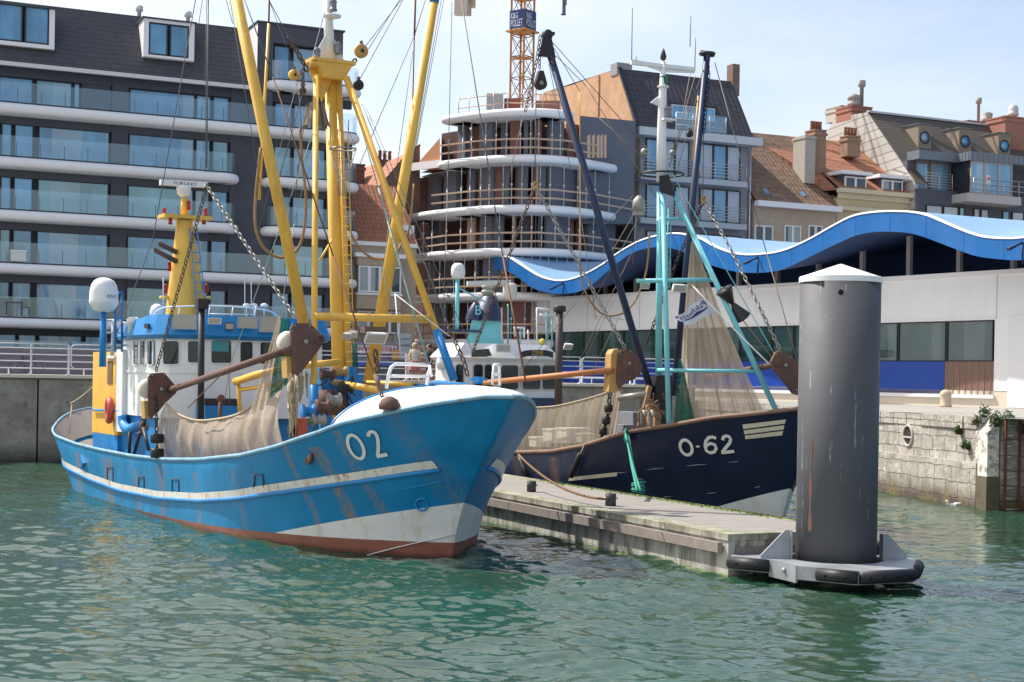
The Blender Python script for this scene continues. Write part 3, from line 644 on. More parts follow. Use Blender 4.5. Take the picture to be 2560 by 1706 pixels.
# right shoulder wall of the site with plank stack
mb = MB(); mb.hexa([at(1445, 560, 97), at(1583, 560, 100), at(1583, 560, 104), at(1445, 560, 104), at(1450, 290, 97.4), at(1590, 303, 100.4), at(1590, 303, 104.4), at(1450, 290, 104)])
mb.build('shoulder_wall', m_sgrey, sb)
for u0, u1 in ((1468, 1476), (1480, 1487), (1492, 1499), (1501, 1507), (1510, 1516)): MB().hexa([at(u0, 395, 96.2), at(u1, 395, 96.2), at(u1, 395, 96.4), at(u0, 395, 96.4), at(u0, 340, 96.2), at(u1, 336, 96.2), at(u1, 336, 96.4), at(u0, 340, 96.4)]).build('plank', m_timb, sb)

# ================================================================== TOWER CRANE
def crane():
    D = 122; base = at(1308-10, 300, D); cx, cy = base.x+.15, base.y
    th = thing('tower_crane', (cx, cy, QZ), 'orange lattice tower crane with blue sign panels above the building site', 'crane')
    mo = paint('crane_orange', (.55, .22, .04), .5, .15, .3); mg = flat('crane_brace', (.30, .19, .10), .5)
    s = .94; legs = [Vector((cx+s*math.cos(a), cy+s*math.sin(a), 0)) for a in (R(8), R(98), R(188), R(278))]; zt = 42
    for l in legs: MB().box(l+Vector((0, 0, (QZ+zt)/2)), .17, .17, zt-QZ).build('leg', mo, th)
    mb = MB(); z = 18
    while z < zt-1.2:
        for i in range(4):
            a, b = legs[i], legs[(i+1) % 4]; h = 1.75
            mb.tube([a+Vector((0, 0, z)), b+Vector((0, 0, z+h))], .035, 4); mb.tube([b+Vector((0, 0, z)), a+Vector((0, 0, z+h))], .035, 4)
            mb.tube([a+Vector((0, 0, z)), b+Vector((0, 0, z))], .04, 4)
        z += 1.75
    mb.build('bracing', mg, th)
    z0 = at(1308, 76, D).z; z1 = at(1308, 30, D).z; mblue = flat('sign_navy', (.022, .045, .17), .5); mw = flat('sign_letter_white', (.75, .78, .8), .5)
    for i in (2, 3):
        a, b = legs[i], legs[(i+1) % 4]; e = (b-a).normalized(); n = Vector((e.y, -e.x, 0)); L = (b-a).length
        mb = MB(); mb.box((a+b)/2+n*.14+Vector((0, 0, (z0+z1)/2)), L+.15, .04, z1-z0, e, n); sp = mb.build('sign_panel', mblue, th)
        mb = MB(); o = a+n*.165+e*.07
        text_mesh(mb, 'K&G', o+Vector((0, 0, z0+.82)), e, (0, 0, 1), .5, out=n, width=.72); text_mesh(mb, 'POLLET', o+Vector((0, 0, z0+.16)), e, (0, 0, 1), .58, out=n, width=L-.12); mb.build('lettering', mw, sp)
    mb = MB()
    for zz in (z0-.15, z1+1.15): mb.box((cx, cy, zz), 2.0, 2.0, .12, (math.cos(R(53)), math.sin(R(53)), 0), (-math.sin(R(53)), math.cos(R(53)), 0))
    mb.box((cx, cy, z1+1.3), 3.4, .9, .1); mb.box((cx, cy, at(1308, 146, D).z), 1.5, 1.0, .08); mb.build('platform', mo, th)
    # slewing ring, jibs and counterweights stand above the picture's top edge, the weights and hook hang into it
    zj = zt; mb = MB(); mb.box((cx, cy, zj+.4), 2.2, 2.2, .8)
    e = Vector((1, .12, 0)).normalized(); n = Vector((-e.y, e.x, 0))
    mb.tube([Vector((cx, cy, zj+.8)), Vector((cx, cy, zj+6))], .4, 8)
    for o in (-.6, .6): mb.tube([Vector((cx, cy, zj+.8))+n*o-e*11, Vector((cx, cy, zj+.8))+n*o+e*30], .09, 5)
    mb.tube([Vector((cx, cy, zj+2))+e*1, Vector((cx, cy, zj+2))+e*30], .09, 5)
    for k in range(28):
        p = Vector((cx, cy, zj))+e*(1+k); mb.tube([p+Vector((0, 0, .8))+n*.6, p+e*.5+Vector((0, 0, 2)), p+e+Vector((0, 0, .8))-n*.6], .04, 4)
    mb.tube([Vector((cx, cy, zj+6)), Vector((cx, cy, zj+.9))-e*10.5], .05, 5); mb.tube([Vector((cx, cy, zj+6)), Vector((cx, cy, zj+2))+e*20], .05, 5); mb.build('jib', mo, th)
    # counterweight blocks
    mc = flat('counterweight_concrete', (.50, .43, .35), .85, .1, 2)
    a = at(1136, 44, D); b = at(1178, 44, D); c2 = at(1188, 14, D); zt2 = zj+.7
    mb = MB(); mb.hexa([Vector((a.x, D-.6, a.z)), Vector((b.x-.3, D-1.1, a.z-.1)), Vector((b.x, D+.3, a.z+.2)), Vector((a.x+.4, D+.6, a.z+.25))]+[Vector((q.x, q.y, zt2)) for q in (Vector((a.x, D-.6, 0)), Vector((b.x-.3, D-1.1, 0)), Vector((b.x, D+.3, 0)), Vector((a.x+.4, D+.6, 0)))])
    mb.hexa([Vector((b.x-.35, D-.2, c2.z)), Vector((c2.x, D-.6, c2.z)), Vector((c2.x, D+1, c2.z)), Vector((b.x-.2, D+1, c2.z))]+[Vector((x, y, zt2)) for x, y in ((b.x-.35, D-.2), (c2.x, D-.6), (c2.x, D+1), (b.x-.2, D+1))])
    mb.build('counterweight', mc, th)
    p = at(1410, 40, D); mb = MB(); q = at(1410, 3, D); mb.box((q+p)/2, .28, .2, (q.z-p.z)*.86); mb.box(q+Vector((.05, 0, -.1)), .36, .3, .4); mb.box(p+Vector((-.05, 0, .1)), .4, .1, .12); mb.build('hook_block', flat('hook_grey', (.12, .12, .14), .5), th)
    mb = MB()
    for o in (-.1, .1): mb.tube([q+Vector((o, 0, 0)), Vector((q.x+o, q.y, zj+.8))], .02, 4)
    mb.build('hoist_rope', m_prop, th)
crane()
# ================================================================== ROW HOUSES BEHIND THE MARKET HALL
def roof_pt(fr, u, v, t): return fr.pixt(u, v, t)
def railing(fr, parent, t0, t1, dep, z0, z1, n=5, m=None, name='railing'):
    mb = MB()
    for k in range(n): mb.tube([fr.P(t0, dep, lerp(z0, z1, (k+1)/n)), fr.P(t1, dep, lerp(z0, z1, (k+1)/n))], .025, 4)
    c = max(1, int((t1-t0)/1.2))
    for k in range(c+1): mb.tube([fr.P(lerp(t0, t1, k/c), dep, z0), fr.P(lerp(t0, t1, k/c), dep, z1)], .03, 4)
    return mb.build(name, m or m_steel, parent)
m_steel = flat('rail_steel', (.55, .56, .58), .35, .05, metal=.5)
# --- A: grey block with slate mansard and raw brick gable
dA = 3.0
ga = thing('apartment_house', FA.P(44, dA, QZ), 'grey apartment house with dark slate roof, white balconies and bare brown brick gable', 'house')
tA0 = up(FA, 1590, 330, dA)[0]; tA1 = up(FA, 1872, 420, dA)[0]; zA = up(FA, 1740, 340, dA)[1]
dR, zR = roof_pt(FA, 1546, 172, tA0)
m_gable = bricks('raw_gable_brick', E_MK2, (.50, .27, .15), (.60, .36, .21), (.45, .33, .24), .3, .1, .012, blot=.85, var=.45)
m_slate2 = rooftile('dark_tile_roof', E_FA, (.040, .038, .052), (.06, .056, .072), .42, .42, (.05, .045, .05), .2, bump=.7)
m_cement = flat('cement_render', (.26, .25, .26), .85, .1, 2)
mb = MB(); mb.fbox(FA, tA0, tA1, dA, dA+14, QZ, zA); mb.build('wall', m_cement, ga)
pts = [(dA, zA-6), (dA, zA), (dR, zR)]+[roof_pt(FA, u, v, tA0) for u, v in ((1490, 190), (1430, 213), (1348, 236))]; pts += [(pts[-1][0], zA-6)]
mb = MB(); mb.prism([FA.P(tA0-.02, d, z) for d, z in pts], FA.e*.35)
for u in (1497,):
    d, z = roof_pt(FA, u, 190, tA0); mb.fbox(FA, tA0-.12, tA0, d-.2, d+.2, zA-6, z)
mb.build('gable', m_gable, ga)
mb = MB(); mb.poly([FA.P(tA0+.1, dA-.3, zA+.1), FA.P(tA1+.2, dA-.3, zA+.1), FA.P(tA1+.2, dR, zR), FA.P(tA0+.1, dR, zR)]); mb.poly([FA.P(tA0, dR, zR+.03), FA.P(tA1+.2, dR, zR+.03), FA.P(tA1+.2, pts[-2][0], pts[-2][1]), FA.P(tA0, pts[-2][0], pts[-2][1])])
mb.poly([FA.P(tA1+.2, dA, zA), FA.P(tA1+.2, dR, zR), FA.P(tA1+.2, dR+6, zA)]); rA = mb.build('roof', m_slate2, ga)
mb = MB()
for k in range(26): mb.fbox(FA, tA0-.08, tA0+.25, lerp(dA-.3, dR, k/26), lerp(dA-.3, dR, (k+.8)/26), lerp(zA, zR, k/26)-.05, lerp(zA, zR, (k+1)/26)+.08)
mb.build('verge_tiles', m_slate2, rA)
t0, z0 = up(FA, 1828, 200, dR); mb = MB(); mb.fbox(FA, t0, t0+.6, dR-.2, dR+.6, zR-1, zR+1.3); mb.build('chimney', m_brownb, rA)
t0, z0 = up(FA, 1550, 172, dR); mb = MB(); mb.fbox(FA, tA0-.1, tA0+1.1, dR, dR+1, zR-.4, zR+.45); mb.build('chimney', m_cement, rA)
w0, wz1 = up(FA, 1675, 262, dA+.6); w1, wz0 = up(FA, 1782, 340, dA+.6)
mb = MB(); mb.fbox(FA, w0-.3, w1+.3, dA+.5, dA+4, zA, wz1+.2); dm = mb.build('dormer', m_slate2, rA)
for k in range(3): glazing(FA, rA, lerp(w0, w1, k/3), lerp(w0, w1, (k+1)/3), zA+.2, wz1, dA+.42, M_gl1, m_steel, .08)
mb = MB(); mb.fbox(FA, tA0-.3, tA1+.5, dA-1.0, dA, zA-.45, zA+.1); mb.build('cornice', flat('pale_cornice', (.52, .53, .54), .6), ga)
railing(FA, rA, up(FA, 1690, 320, dA-.8)[0], up(FA, 1815, 320, dA-.8)[0], dA-.8, zA+.1, zA+1.35, 3)
mb = MB(); mb.fbox(FA, up(FA, 1690, 320, dA-.8)[0], up(FA, 1815, 320, dA-.8)[0], dA-.8, dA-.77, zA+.2, zA+1.3); mb.build('glass_screen', M_bal, rA)
M_blind = glass('blind_glass', (.42, .45, .50), 1.6, .12, .12, .7, E_FA)
for vt, vb, vs in ((358, 446, 455), (470, 552, 562), (584, 660, 676)):
    zs0 = up(FA, 1740, vs, dA)[1]
    for (a, b) in ((1614, 1722), (1748, 1850)):
        ta, z1 = up(FA, a, vt, dA); tb, _ = up(FA, b, vt, dA); zz1 = up(FA, 1740, vt, dA)[1]; n = 3
        for k in range(n): glazing(FA, ga, lerp(ta, tb, k/n), lerp(ta, tb, (k+1)/n), zs0+.25, zz1, dA-.06, M_blind if (k+int(a)) % 3 else M_gl1, M_frame, .07)
    for k, (a, b) in enumerate(((1602, 1735), (1748, 1868))):
        ta, tb = up(FA, a, 420, dA-1)[0], up(FA, b, 420, dA-1)[0]
        mb = MB(); mb.fbox(FA, ta, tb, dA-1.1, dA, zs0-.28, zs0+.12); bl = mb.build('balcony', flat('balcony_grey', (.42, .43, .45), .7), ga)
        railing(FA, bl, ta+.05, tb-.05, dA-1.0, zs0+.12, zs0+1.25, 5)
mb = MB(); mb.tube([FA.P(tA1, dA-.2, QZ), FA.P(tA1, dA-.2, zA)], .08, 6); mb.build('drain_pipe', m_steel, ga)
# --- B: tan brick house with brown tile roof
dB = 2.6
hb = thing('brick_house', FA.P(52, dB, QZ), 'tan brick house with brown tile roof and white gutter, two skylights in the roof', 'house')
tB0, tB1 = tA1+.25, up(FA, 2092, 515, dB)[0]; zB = up(FA, 1980, 515, dB)[1]; dBr, zBr = roof_pt(FA, 1968, 341, tB1)
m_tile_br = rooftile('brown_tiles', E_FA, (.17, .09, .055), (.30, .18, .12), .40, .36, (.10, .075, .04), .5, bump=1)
mb = MB(); mb.fbox(FA, tB0, tB1, dB, dB+9, QZ, zB); mb.build('wall', m_tanb, hb)
mb = MB(); mb.poly([FA.P(tB0, dB-.3, zB+.1), FA.P(tB1, dB-.3, zB+.1), FA.P(tB1, dBr, zBr), FA.P(tB0, dBr, zBr)]); mb.poly([FA.P(tB0, dBr, zBr), FA.P(tB1, dBr, zBr), FA.P(tB1, dBr+5, zB), FA.P(tB0, dBr+5, zB)]); mb.poly([FA.P(tB1, dB, zB), FA.P(tB1, dBr, zBr), FA.P(tB1, dBr+5, zB)]); rB = mb.build('roof', m_tile_br, hb)
mb = MB(); mb.fbox(FA, tB0, tB1+.1, dB-.55, dB, zB-.25, zB+.15); mb.build('gutter', M_white, hb)
def on_roof(fr, u, v, dA_, zA_, dB_, zB_):
    for i in range(40):
        pass
    lo, hi = 0., 1.
    for i in range(40):
        k = (lo+hi)/2; t, z = fr.pix(u, v, lerp(dA_, dB_, k))
        if z > lerp(zA_, zB_, k): lo = k
        else: hi = k
    return t, lerp(dA_, dB_, lo), lerp(zA_, zB_, lo)
for (u0, u1, v0, v1) in ((1904, 1926, 474, 488), (1999, 2016, 481, 493)):
    a = on_roof(FA, u0, v0, dB-.3, zB+.1, dBr, zBr); b = on_roof(FA, u1, v1, dB-.3, zB+.1, dBr, zBr)
    o = Vector((0, 0, .06)); mb = MB(); mb.quad(FA.P(a[0], b[1], b[2])+o, FA.P(b[0], b[1], b[2])+o, FA.P(b[0], a[1], a[2])+o, FA.P(a[0], a[1], a[2])+o); mb.build('skylight', M_gl1, rB)
for u0, u1 in ((1886, 1931), (1960, 2001), (2020, 2055)): house_window(FA, hb, u0, u1, 563, 625, dB, 2, M_gld)
# --- C: cream house with orange roof and two dormers
dC = 2.6
hc = thing('cream_house', FA.P(60, dC, QZ), 'cream house with orange tile roof, two white dormers and tall chimneys', 'house')
tC0, tC1 = tB1+.05, up(FA, 2294, 490, dC)[0]; zC = up(FA, 2190, 483, dC)[1]; dCr, zCr = roof_pt(FA, 2151, 359, tC1)
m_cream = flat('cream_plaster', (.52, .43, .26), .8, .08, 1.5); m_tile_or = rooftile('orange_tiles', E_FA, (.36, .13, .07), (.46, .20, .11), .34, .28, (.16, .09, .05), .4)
mb = MB(); mb.fbox(FA, tC0, tC1, dC, dC+9, QZ, zC-.6); mb.build('wall', m_cream, hc)
mb = MB(); mb.fbox(FA, tC0-.1, tC1+.3, dC-.5, dC, zC-.2, zC+.12); mb.fbox(FA, tC0, tC1+.1, dC-.15, dC, zC-.6, zC-.2); mb.fbox(FA, tC0, tC1+.3, dC-.35, dC, zC-1.5, zC-1.2); mb.build('cornice', flat('cornice_cream', (.60, .52, .36), .7), hc)
mb = MB(); mb.poly([FA.P(tC0, dC-.2, zC+.1), FA.P(tC1, dC-.2, zC+.1), FA.P(tC1, dCr, zCr), FA.P(tC0, dCr, zCr)]); mb.poly([FA.P(tC0-4, dCr, zCr), FA.P(tC1, dCr, zCr), FA.P(tC1, dCr+5, zC), FA.P(tC0-4, dCr+5, zC)]); mb.poly([FA.P(tC0, dC, zC), FA.P(tC0, dCr, zCr), FA.P(tC0-4, dCr, zCr), FA.P(tC0-.5, dC+1, zC)]); rC = mb.build('roof', m_tile_or, hc)
for (u0, u1, v0, v1) in ((2110, 2165, 437, 474), (2203, 2256, 446, 482)):
    t0, z1 = up(FA, u0, v0, dC+.3); t1, z1 = up(FA, u1, (v0+4), dC+.3); z0 = zC+.1
    mb = MB(); mb.fbox(FA, t0, t1, dC+.3, dC+3.5, z0, z1); dd = mb.build('dormer', flat('dormer_slate', (.10, .09, .11), .8), rC)
    mb = MB(); mb.fbox(FA, t0-.45, t1+.3, dC-.1, dC+4, z1, z1+.25); mb.build('dormer_roof', M_white, dd); house_window(FA, dd, u0+1, u1-1, v0+4, v1-2, dC+.28, 2)
def roof_chimney(parent, u0, u1, v0, v1, dep, m, pots, thick, mp=None): chimney(parent, FA, u0, u1, v0, v1, dep, m, pots, thick, mp)
m_brickc = bricks('chimney_brick', E_FA, (.26, .15, .09), (.34, .20, .12), (.25, .2, .16), .24, .09, .012)
roof_chimney(rC, 2119, 2151, 341, 390, dC+3.6, m_brickc, 4, .9)
roof_chimney(rC, 2038, 2066, 326, 440, dC+2.0, m_brickc, 4, 1.2); 
mb = MB(); t0, z1 = up(FA, 2005, 337, dC+1.6); t1, z0 = up(FA, 2037, 460, dC+1.6); mb.fbox(FA, t0+.3, t1, dC+1.6, dC+3.1, z0, z1); mb.fbox(FA, t0+.25, t1+.05, dC+1.5, dC+3.2, z1-.25, z1-.1); mb.build('chimney', flat('render_chimney', (.40, .36, .30), .9, .15), rC)
# --- D: large house with panelled gable and round dormer windows
dD = 2.0
hd = thing('apartment_house', FA.P(72, dD, QZ), 'large dark fronted house with panelled grey gable and three round dormer windows', 'house')
tD0 = up(FA, 2287, 470, dD)[0]; tD1 = tD0+17; zD = up(FA, 2287, 456, dD)[1]; dDr, zDr = roof_pt(FA, 2169, 281, tD0)
gp = [(dD, QZ), (dD, zD), (dDr, zDr)]+[roof_pt(FA, u, v, tD0) for u, v in ((2089, 294), (2069, 330))]; gp += [(gp[-1][0], QZ)]
def m_gablepanel():
    t = NT('gable_panels'); v = t.mapping((1, 1, 1), (0, 0, R(28)), vec=t.framevec(E_MK2)); b = t.n.new('ShaderNodeTexBrick'); t.L(v, b.inputs['Vector'])
    b.inputs['Scale'].default_value = 1; b.inputs['Brick Width'].default_value = 9; b.inputs['Row Height'].default_value = .62; b.inputs['Mortar Size'].default_value = .035
    b.inputs['Color1'].default_value = (.42, .40, .37, 1); b.inputs['Color2'].default_value = (.48, .46, .42, 1); b.inputs['Mortar'].default_value = (.20, .19, .18, 1)
    t.bump(b.outputs['Fac'], -.4, .03); return t.fin(b.outputs['Color'], .7)
mb = MB(); mb.prism([FA.P(tD0-.02, d, z) for d, z in gp], FA.e*.3); mb.build('gable', m_gablepanel(), hd)
m_navy = flat('dark_brick_front', (.075, .08, .10), .8, .12, 3)
zDc = up(FA, 2320, 400, dD)[1]; zDb = up(FA, 2350, 476, dD)[1]
mb = MB(); mb.fbox(FA, tD0, tD1, dD, dD+12, QZ, zDb); mb.fbox(FA, tD0, tD1, dD+.9, dD+12, zDb, zDc); mb.build('wall', m_navy, hd)
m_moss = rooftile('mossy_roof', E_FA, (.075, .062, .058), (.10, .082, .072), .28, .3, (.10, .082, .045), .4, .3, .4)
kE = (zDc-zD)/(zDr-zD); dE = lerp(dD-.2, dDr, kE)
mb = MB(); mb.poly([FA.P(tD0, dE, zDc), FA.P(tD1, dE, zDc), FA.P(tD1, dDr, zDr), FA.P(tD0, dDr, zDr)]); mb.poly([FA.P(tD0, dDr, zDr), FA.P(tD1, dDr, zDr), FA.P(tD1, gp[-2][0], gp[-2][1]), FA.P(tD0, gp[-2][0], gp[-2][1])])
tl2 = up(FA, 2316, 456, dD)[0]
mb.poly([FA.P(tD0, dD-.25, zD-.1), FA.P(tl2, dD-.25, zD-.1), FA.P(tl2-.3, dE, zDc), FA.P(tD0, dE, zDc)]); rD = mb.build('roof', m_moss, hd)
mb = MB(); mb.fbox(FA, tD0, tD1, dDr-.15, dDr+.15, zDr-.02, zDr+.14); mb.build('ridge_cap', flat('ridge_pale', (.5, .5, .52), .6), rD)
m_zinc = flat('zinc', (.17, .19, .22), .5, .2, 2, metal=.3); m_dorm = flat('dormer_wood', (.24, .19, .14), .8, .2, 3)
for (u, v, rpx) in ((2312, 344.5, 13), (2413, 354, 13), (2511, 365.5, 12)):
    t, dq, zq = on_roof(FA, u, v+26, dE, zDc, dDr, zDr); dq -= .05; t, z = up(FA, u, v, dq)
    hw = .62; mb = MB(); mb.fbox(FA, t-hw, t+hw, dq, dq+3.2, z-.9, z+1.0); dd = mb.build('dormer', m_dorm, rD)
    mb = MB(); mb.fbox(FA, t-hw-.1, t+hw+.1, dq-.1, dq+3.3, z+1.0, z+1.07); mb.build('dormer_cap', m_zinc, dd)
    w = MB().torus(FA.P(t, dq-.02, z), FA.m, .44, .06, 24, 6).build('round_window', M_frame, dd); MB().lathe(FA.P(t, dq-.03, z), [(.42, 0), (.42, .02)], 24, FA.m).build('pane', M_gl1, w)
tcl, tcm = up(FA, 2266, 375, dD-.3)[0], up(FA, 2424, 380, dD-1.5)[0]
zc1, zc0 = up(FA, 2320, 378, dD)[1], up(FA, 2320, 400, dD)[1]
mb = MB(); mb.fbox(FA, tD0+.2, tcm, dD-.2, dD+1.2, zc0, zc1); mb.fbox(FA, tcm, tD1, dD-1.6, dD+1.2, zc0, zc1)
k = tcm+.25
while k < tD1: mb.fbox(FA, k, k+.03, dD-1.63, dD-1.6, zc0, zc1); k += .5
for j in range(4): mb.fbox(FA, tcm-.03, tcm, dD-1.4+j*.35, dD-1.37+j*.35, zc0, zc1)
mb.build('zinc_cornice', m_zinc, hd)
mb = MB(); tb0 = up(FA, 2418, 496, dD-1.7)[0]; tb1 = up(FA, 2553, 505, dD-1.7)[0]; zb1, zb0 = up(FA, 2418, 482, dD-1.7)[1], up(FA, 2418, 503, dD-1.7)[1]
mb.fbox(FA, tb0, tb1, dD-1.7, dD, zb0, zb1); mb.build('bay_band', flat('bay_band_grey', (.42, .40, .40), .8), hd)
bt = [up(FA, u, 430, dD-1.4)[0] for u in (2427, 2462, 2497, 2530)]
for a, b in zip(bt[:-1], bt[1:]): glazing(FA, hd, a, b, zb1+.05, zc0, dD-1.4, M_gl1, flat('bay_frame', (.36, .33, .32), .5), .1)
mb = MB(); mb.fbox(FA, bt[0], bt[-1], dD-1.2, dD+.9, zb1, zc0); mb.build('bay_core', M_frame, hd)
for a, b in ((2290, 2322), (2324, 2370), (2374, 2422)): glazing(FA, hd, up(FA, a, 430, dD+.85)[0], up(FA, b, 430, dD+.85)[0], zDb+.05, zc0, dD+.85, M_gl1, m_dorm, .1)
railing(FA, hd, up(FA, 2316, 450, dD-.05)[0], tb0, dD-.05, zDb, zDb+1.25, 6)
railing(FA, hd, bt[0]+.1, bt[-1]+2, dD-1.62, zb1, zb1+1.2, 3)
ps, pz = up(FA, 2471, 451, dD-1.5); mb = MB(); mb.fbox(FA, ps-.2, ps+.2, dD-1.5, dD-1.48, pz-.36, pz+.36); pp = mb.build('window_poster', M_white, hd)
mb = MB(); mb.ellip(FA.P(ps, dD-1.5, pz+.12), .16, .05, .16); mb.build('red_disc', m_red, pp)
for a, b, m in ((2315, 2356, M_blind), (2358, 2396, M_blind), (2398, 2412, M_gl2), (2434, 2450, M_blind), (2452, 2472, M_blind), (2506, 2524, M_gl1), (2530, 2560, M_blind)):
    glazing(FA, hd, up(FA, a, 530, dD-.05)[0], up(FA, b, 530, dD-.05)[0], zb0-3.2, zb0-.25, dD-.05, m, M_frame, .07)
railing(FA, hd, up(FA, 2320, 540, dD-.8)[0], up(FA, 2478, 540, dD-.8)[0], dD-.8, zb0-2.6, zb0-1.6, 2); railing(FA, hd, up(FA, 2500, 548, dD-.8)[0], up(FA, 2600, 548, dD-.8)[0], dD-.8, zb0-2.6, zb0-1.6, 2)
m_redc = bricks('red_chimney_brick', E_FA, (.32, .12, .08), (.38, .15, .10), (.30, .22, .2), .24, .08, .01)
chimney(rD, FA, 2102, 2128, 266, 300, dDr+4, flat('chimney_panel', (.44, .42, .38), .7), 0, 2.0); chimney(rD, FA, 2129, 2180, 266, 300, dDr+2, m_redc, 0, 2.0)
p = FA.P(up(FA, 2135, 262, dDr+3)[0], dDr+3, up(FA, 2135, 262, dDr+3)[1])
mb = MB(); mb.lathe(p-Vector((0, 0, .1)), [(.55, 0), (.55, .2), (.5, .22), (.5, .5), (.55, .52), (.5, .8), (.1, 1.0)], 12); q = p+FA.e*.75; mb.lathe(q-Vector((0, 0, .1)), [(.16, 0), (.16, 1.6), (.3, 1.62), (.3, 2.1), (.05, 2.15)], 10); mb.build('chimney_cowl', flat('cowl_grey', (.33, .30, .28), .7), rD)
chimney(rD, FA, 2420, 2488, 303, 330, dDr+5, m_redc, 0, 2.0); p = FA.P(up(FA, 2446, 303, dDr+6)[0], dDr+6, up(FA, 2446, 303, dDr+6)[1])
mb = MB(); mb.lathe(p, [(.13, 0), (.13, 1.5), (.26, 1.52), (.26, 2.0), (.05, 2.05)], 10); mb.lathe(p+FA.e*.95, [(.45, 0), (.5, .3), (.42, .32), (.5, .7), (.1, .9)], 12); mb.build('chimney_cowl', flat('cowl_grey2', (.33, .30, .28), .7), rD)
dch = lerp(dE, dDr, .5); chimney(rD, FA, 2514, 2575, 292, 372, dch, m_redc, 0, 2.2); p = FA.P(up(FA, 2533, 290, dch+1)[0], dch+1, up(FA, 2533, 290, dch+1)[1]); MB().lathe(p, [(.42, 0), (.42, .25), (.36, .27), (.42, .5), (.4, .55), (.36, .75), (.1, .95)], 12).build('chimney_cowl', flat('cowl_grey3', (.45, .44, .43), .6), rD)

# ================================================================== MARKET HALL
mh = thing('market_hall', MK.P(8, 0, WZ), 'long pale market hall under a blue wave-shaped roof', 'market hall')
ZW1, ZW0, ZB0 = 6.73, 4.87, 3.30; ZT = 8.9
mT0, mT1 = -16., 33.
tR = MK.tt(2486, 0, 860)
m_panel = paint('hall_panel', (.84, .835, .84), .5, .03, 0, 0, .10, .5, .02); m_basec = flat('hall_base', (.66, .58, .48), .8, .08, 1.5)
mb = MB(); mb.fbox(MK, tR, mT1, 0, 8, ZW1, ZT-.15); mb.fbox(MK, mT0, tR, 0, 8, WZ+.75, ZT-.15); wl_ = mb.build('wall', m_panel, mh)
mb = MB(); mb.fbox(MK, mT0, mT1, -.08, 8, ZT-.15, ZT+.05); mb.build('parapet_cap', M_white, mh)
mb = MB()
for u in (2493, 1755, 1600, 1470): t = MK.tt(u, 0, 740); mb.fbox(MK, t, t+.02, -.012, 0, ZW1+.06, ZT-.16)
mb.build('panel_joint', flat('joint_grey', (.3, .3, .3), .8), mh)
mb = MB(); mb.fbox(MK, mT0, mT1, .02, 8, WZ-.3, WZ+.74); mb.build('base', m_basec, mh)
mb = MB(); mb.fbox(MK, tR-.05, mT1, -.1, .05, ZB0-.1, ZB0+.06); mb.fbox(MK, tR-.05, mT1, -.06, .05, ZW1, ZW1+.09); mb.build('sill', M_white, mh)
M_glm = glass('hall_glass', (.022, .060, .055), 1.75, .02, .45, .4, E_MK, .12); m_hblue = flat('hall_blue_panel', (.008, .055, .34), .35, .12, 1.2, bump=.02)
edges = [2484, 2366, 2245, 2130, 2040, 1985, 1930, 1850, 1795, 1755, 1700, 1640, 1560, 1505, 1460, 1405, 1360, 1330]
for k in range(len(edges)-1):
    a, b = MK.tt(edges[k], .1, 850), MK.tt(edges[k+1], .1, 850); glazing(MK, mh, a+.02, b-.02, ZW0, ZW1, .12, M_glm, flat('hall_frame', (.02, .025, .028), .4) if k == 0 else bpy.data.materials['hall_frame'], .05)
tbp = MK.tt(2360, 0, 940)
mb = MB(); mb.fbox(MK, tR, tbp-.02, .02, .3, ZB0, ZW0-.01); pn = mb.build('brown_panel', paint('hall_brown', (.20, .115, .085), .5, .15, .25), mh)
mb = MB()
for k in range(8): t = lerp(tR, tbp, (k+.5)/8); mb.fbox(MK, t, t+.04, .0, .02, ZB0, ZW0-.02)
mb.build('batten', flat('batten_brown', (.24, .15, .12), .6), pn)
mb = MB(); mb.fbox(MK, tbp, mT1, .02, .3, ZB0, ZW0-.01); mb.build('blue_panel', m_hblue, mh)
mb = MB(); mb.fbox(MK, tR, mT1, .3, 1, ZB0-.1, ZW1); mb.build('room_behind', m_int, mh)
tdoor = MK.tt(2520, -.06, 900); mb = MB(); mb.fbox(MK, tdoor-3.0, tdoor, -.07, 0, WZ+.02, 6.9); mb.build('door', M_white, mh)
RD = -2.5
top = [(1233, 641), (1252, 641), (1270, 643), (1292, 656), (1321, 675), (1353, 692.6), (1394, 702), (1432, 697), (1471, 681.4), (1512, 657.5), (1545, 633), (1594, 605), (1640, 590), (1685, 584), (1720, 588), (1751, 597), (1785, 616), (1824, 631), (1862, 637), (1898, 636), (1940, 631), (1977, 620), (2028, 596), (2086, 563), (2137, 539), (2201, 529.5), (2264, 529.5), (2312, 537), (2360, 556.6), (2408, 577), (2456, 592), (2504, 596), (2560, 594), (2640, 575), (2740, 530), (2850, 500)]
bot = [(1233, 676.6), (1267, 678), (1299, 697), (1330, 720), (1369, 732), (1410, 735.6), (1448, 729), (1480, 712), (1512, 684.6), (1547, 655), (1589, 629), (1643, 618), (1701, 627), (1754, 654), (1812, 673.7), (1870, 682.6), (1946, 677), (2012, 649), (2066, 622), (2110, 602), (2137, 590), (2185, 580.5), (2249, 580.5), (2296, 588.5), (2360, 612), (2426, 636.7), (2474, 646), (2560, 651), (2640, 635), (2740, 590), (2850, 560)]
def prof(pts):
    p = [MK.pix(u, v, RD) for u, v in pts]; p = smooth_path([Vector((t, z, 0)) for t, z in p], 4); return [(q.x, q.y) for q in p]
pt, pb = prof(top), prof(bot)
ts = np.linspace(max(pt[-1][0], pb[-1][0])+.01, min(pt[0][0], pb[0][0])-.01, 150)
zt_ = np.interp(ts, [q[0] for q in pt][::-1], [q[1] for q in pt][::-1]); zb_ = np.interp(ts, [q[0] for q in pb][::-1], [q[1] for q in pb][::-1])
hall_bot = lambda t: float(np.interp(t, ts, zb_))
ZRG = 11.75; BK = 9.0
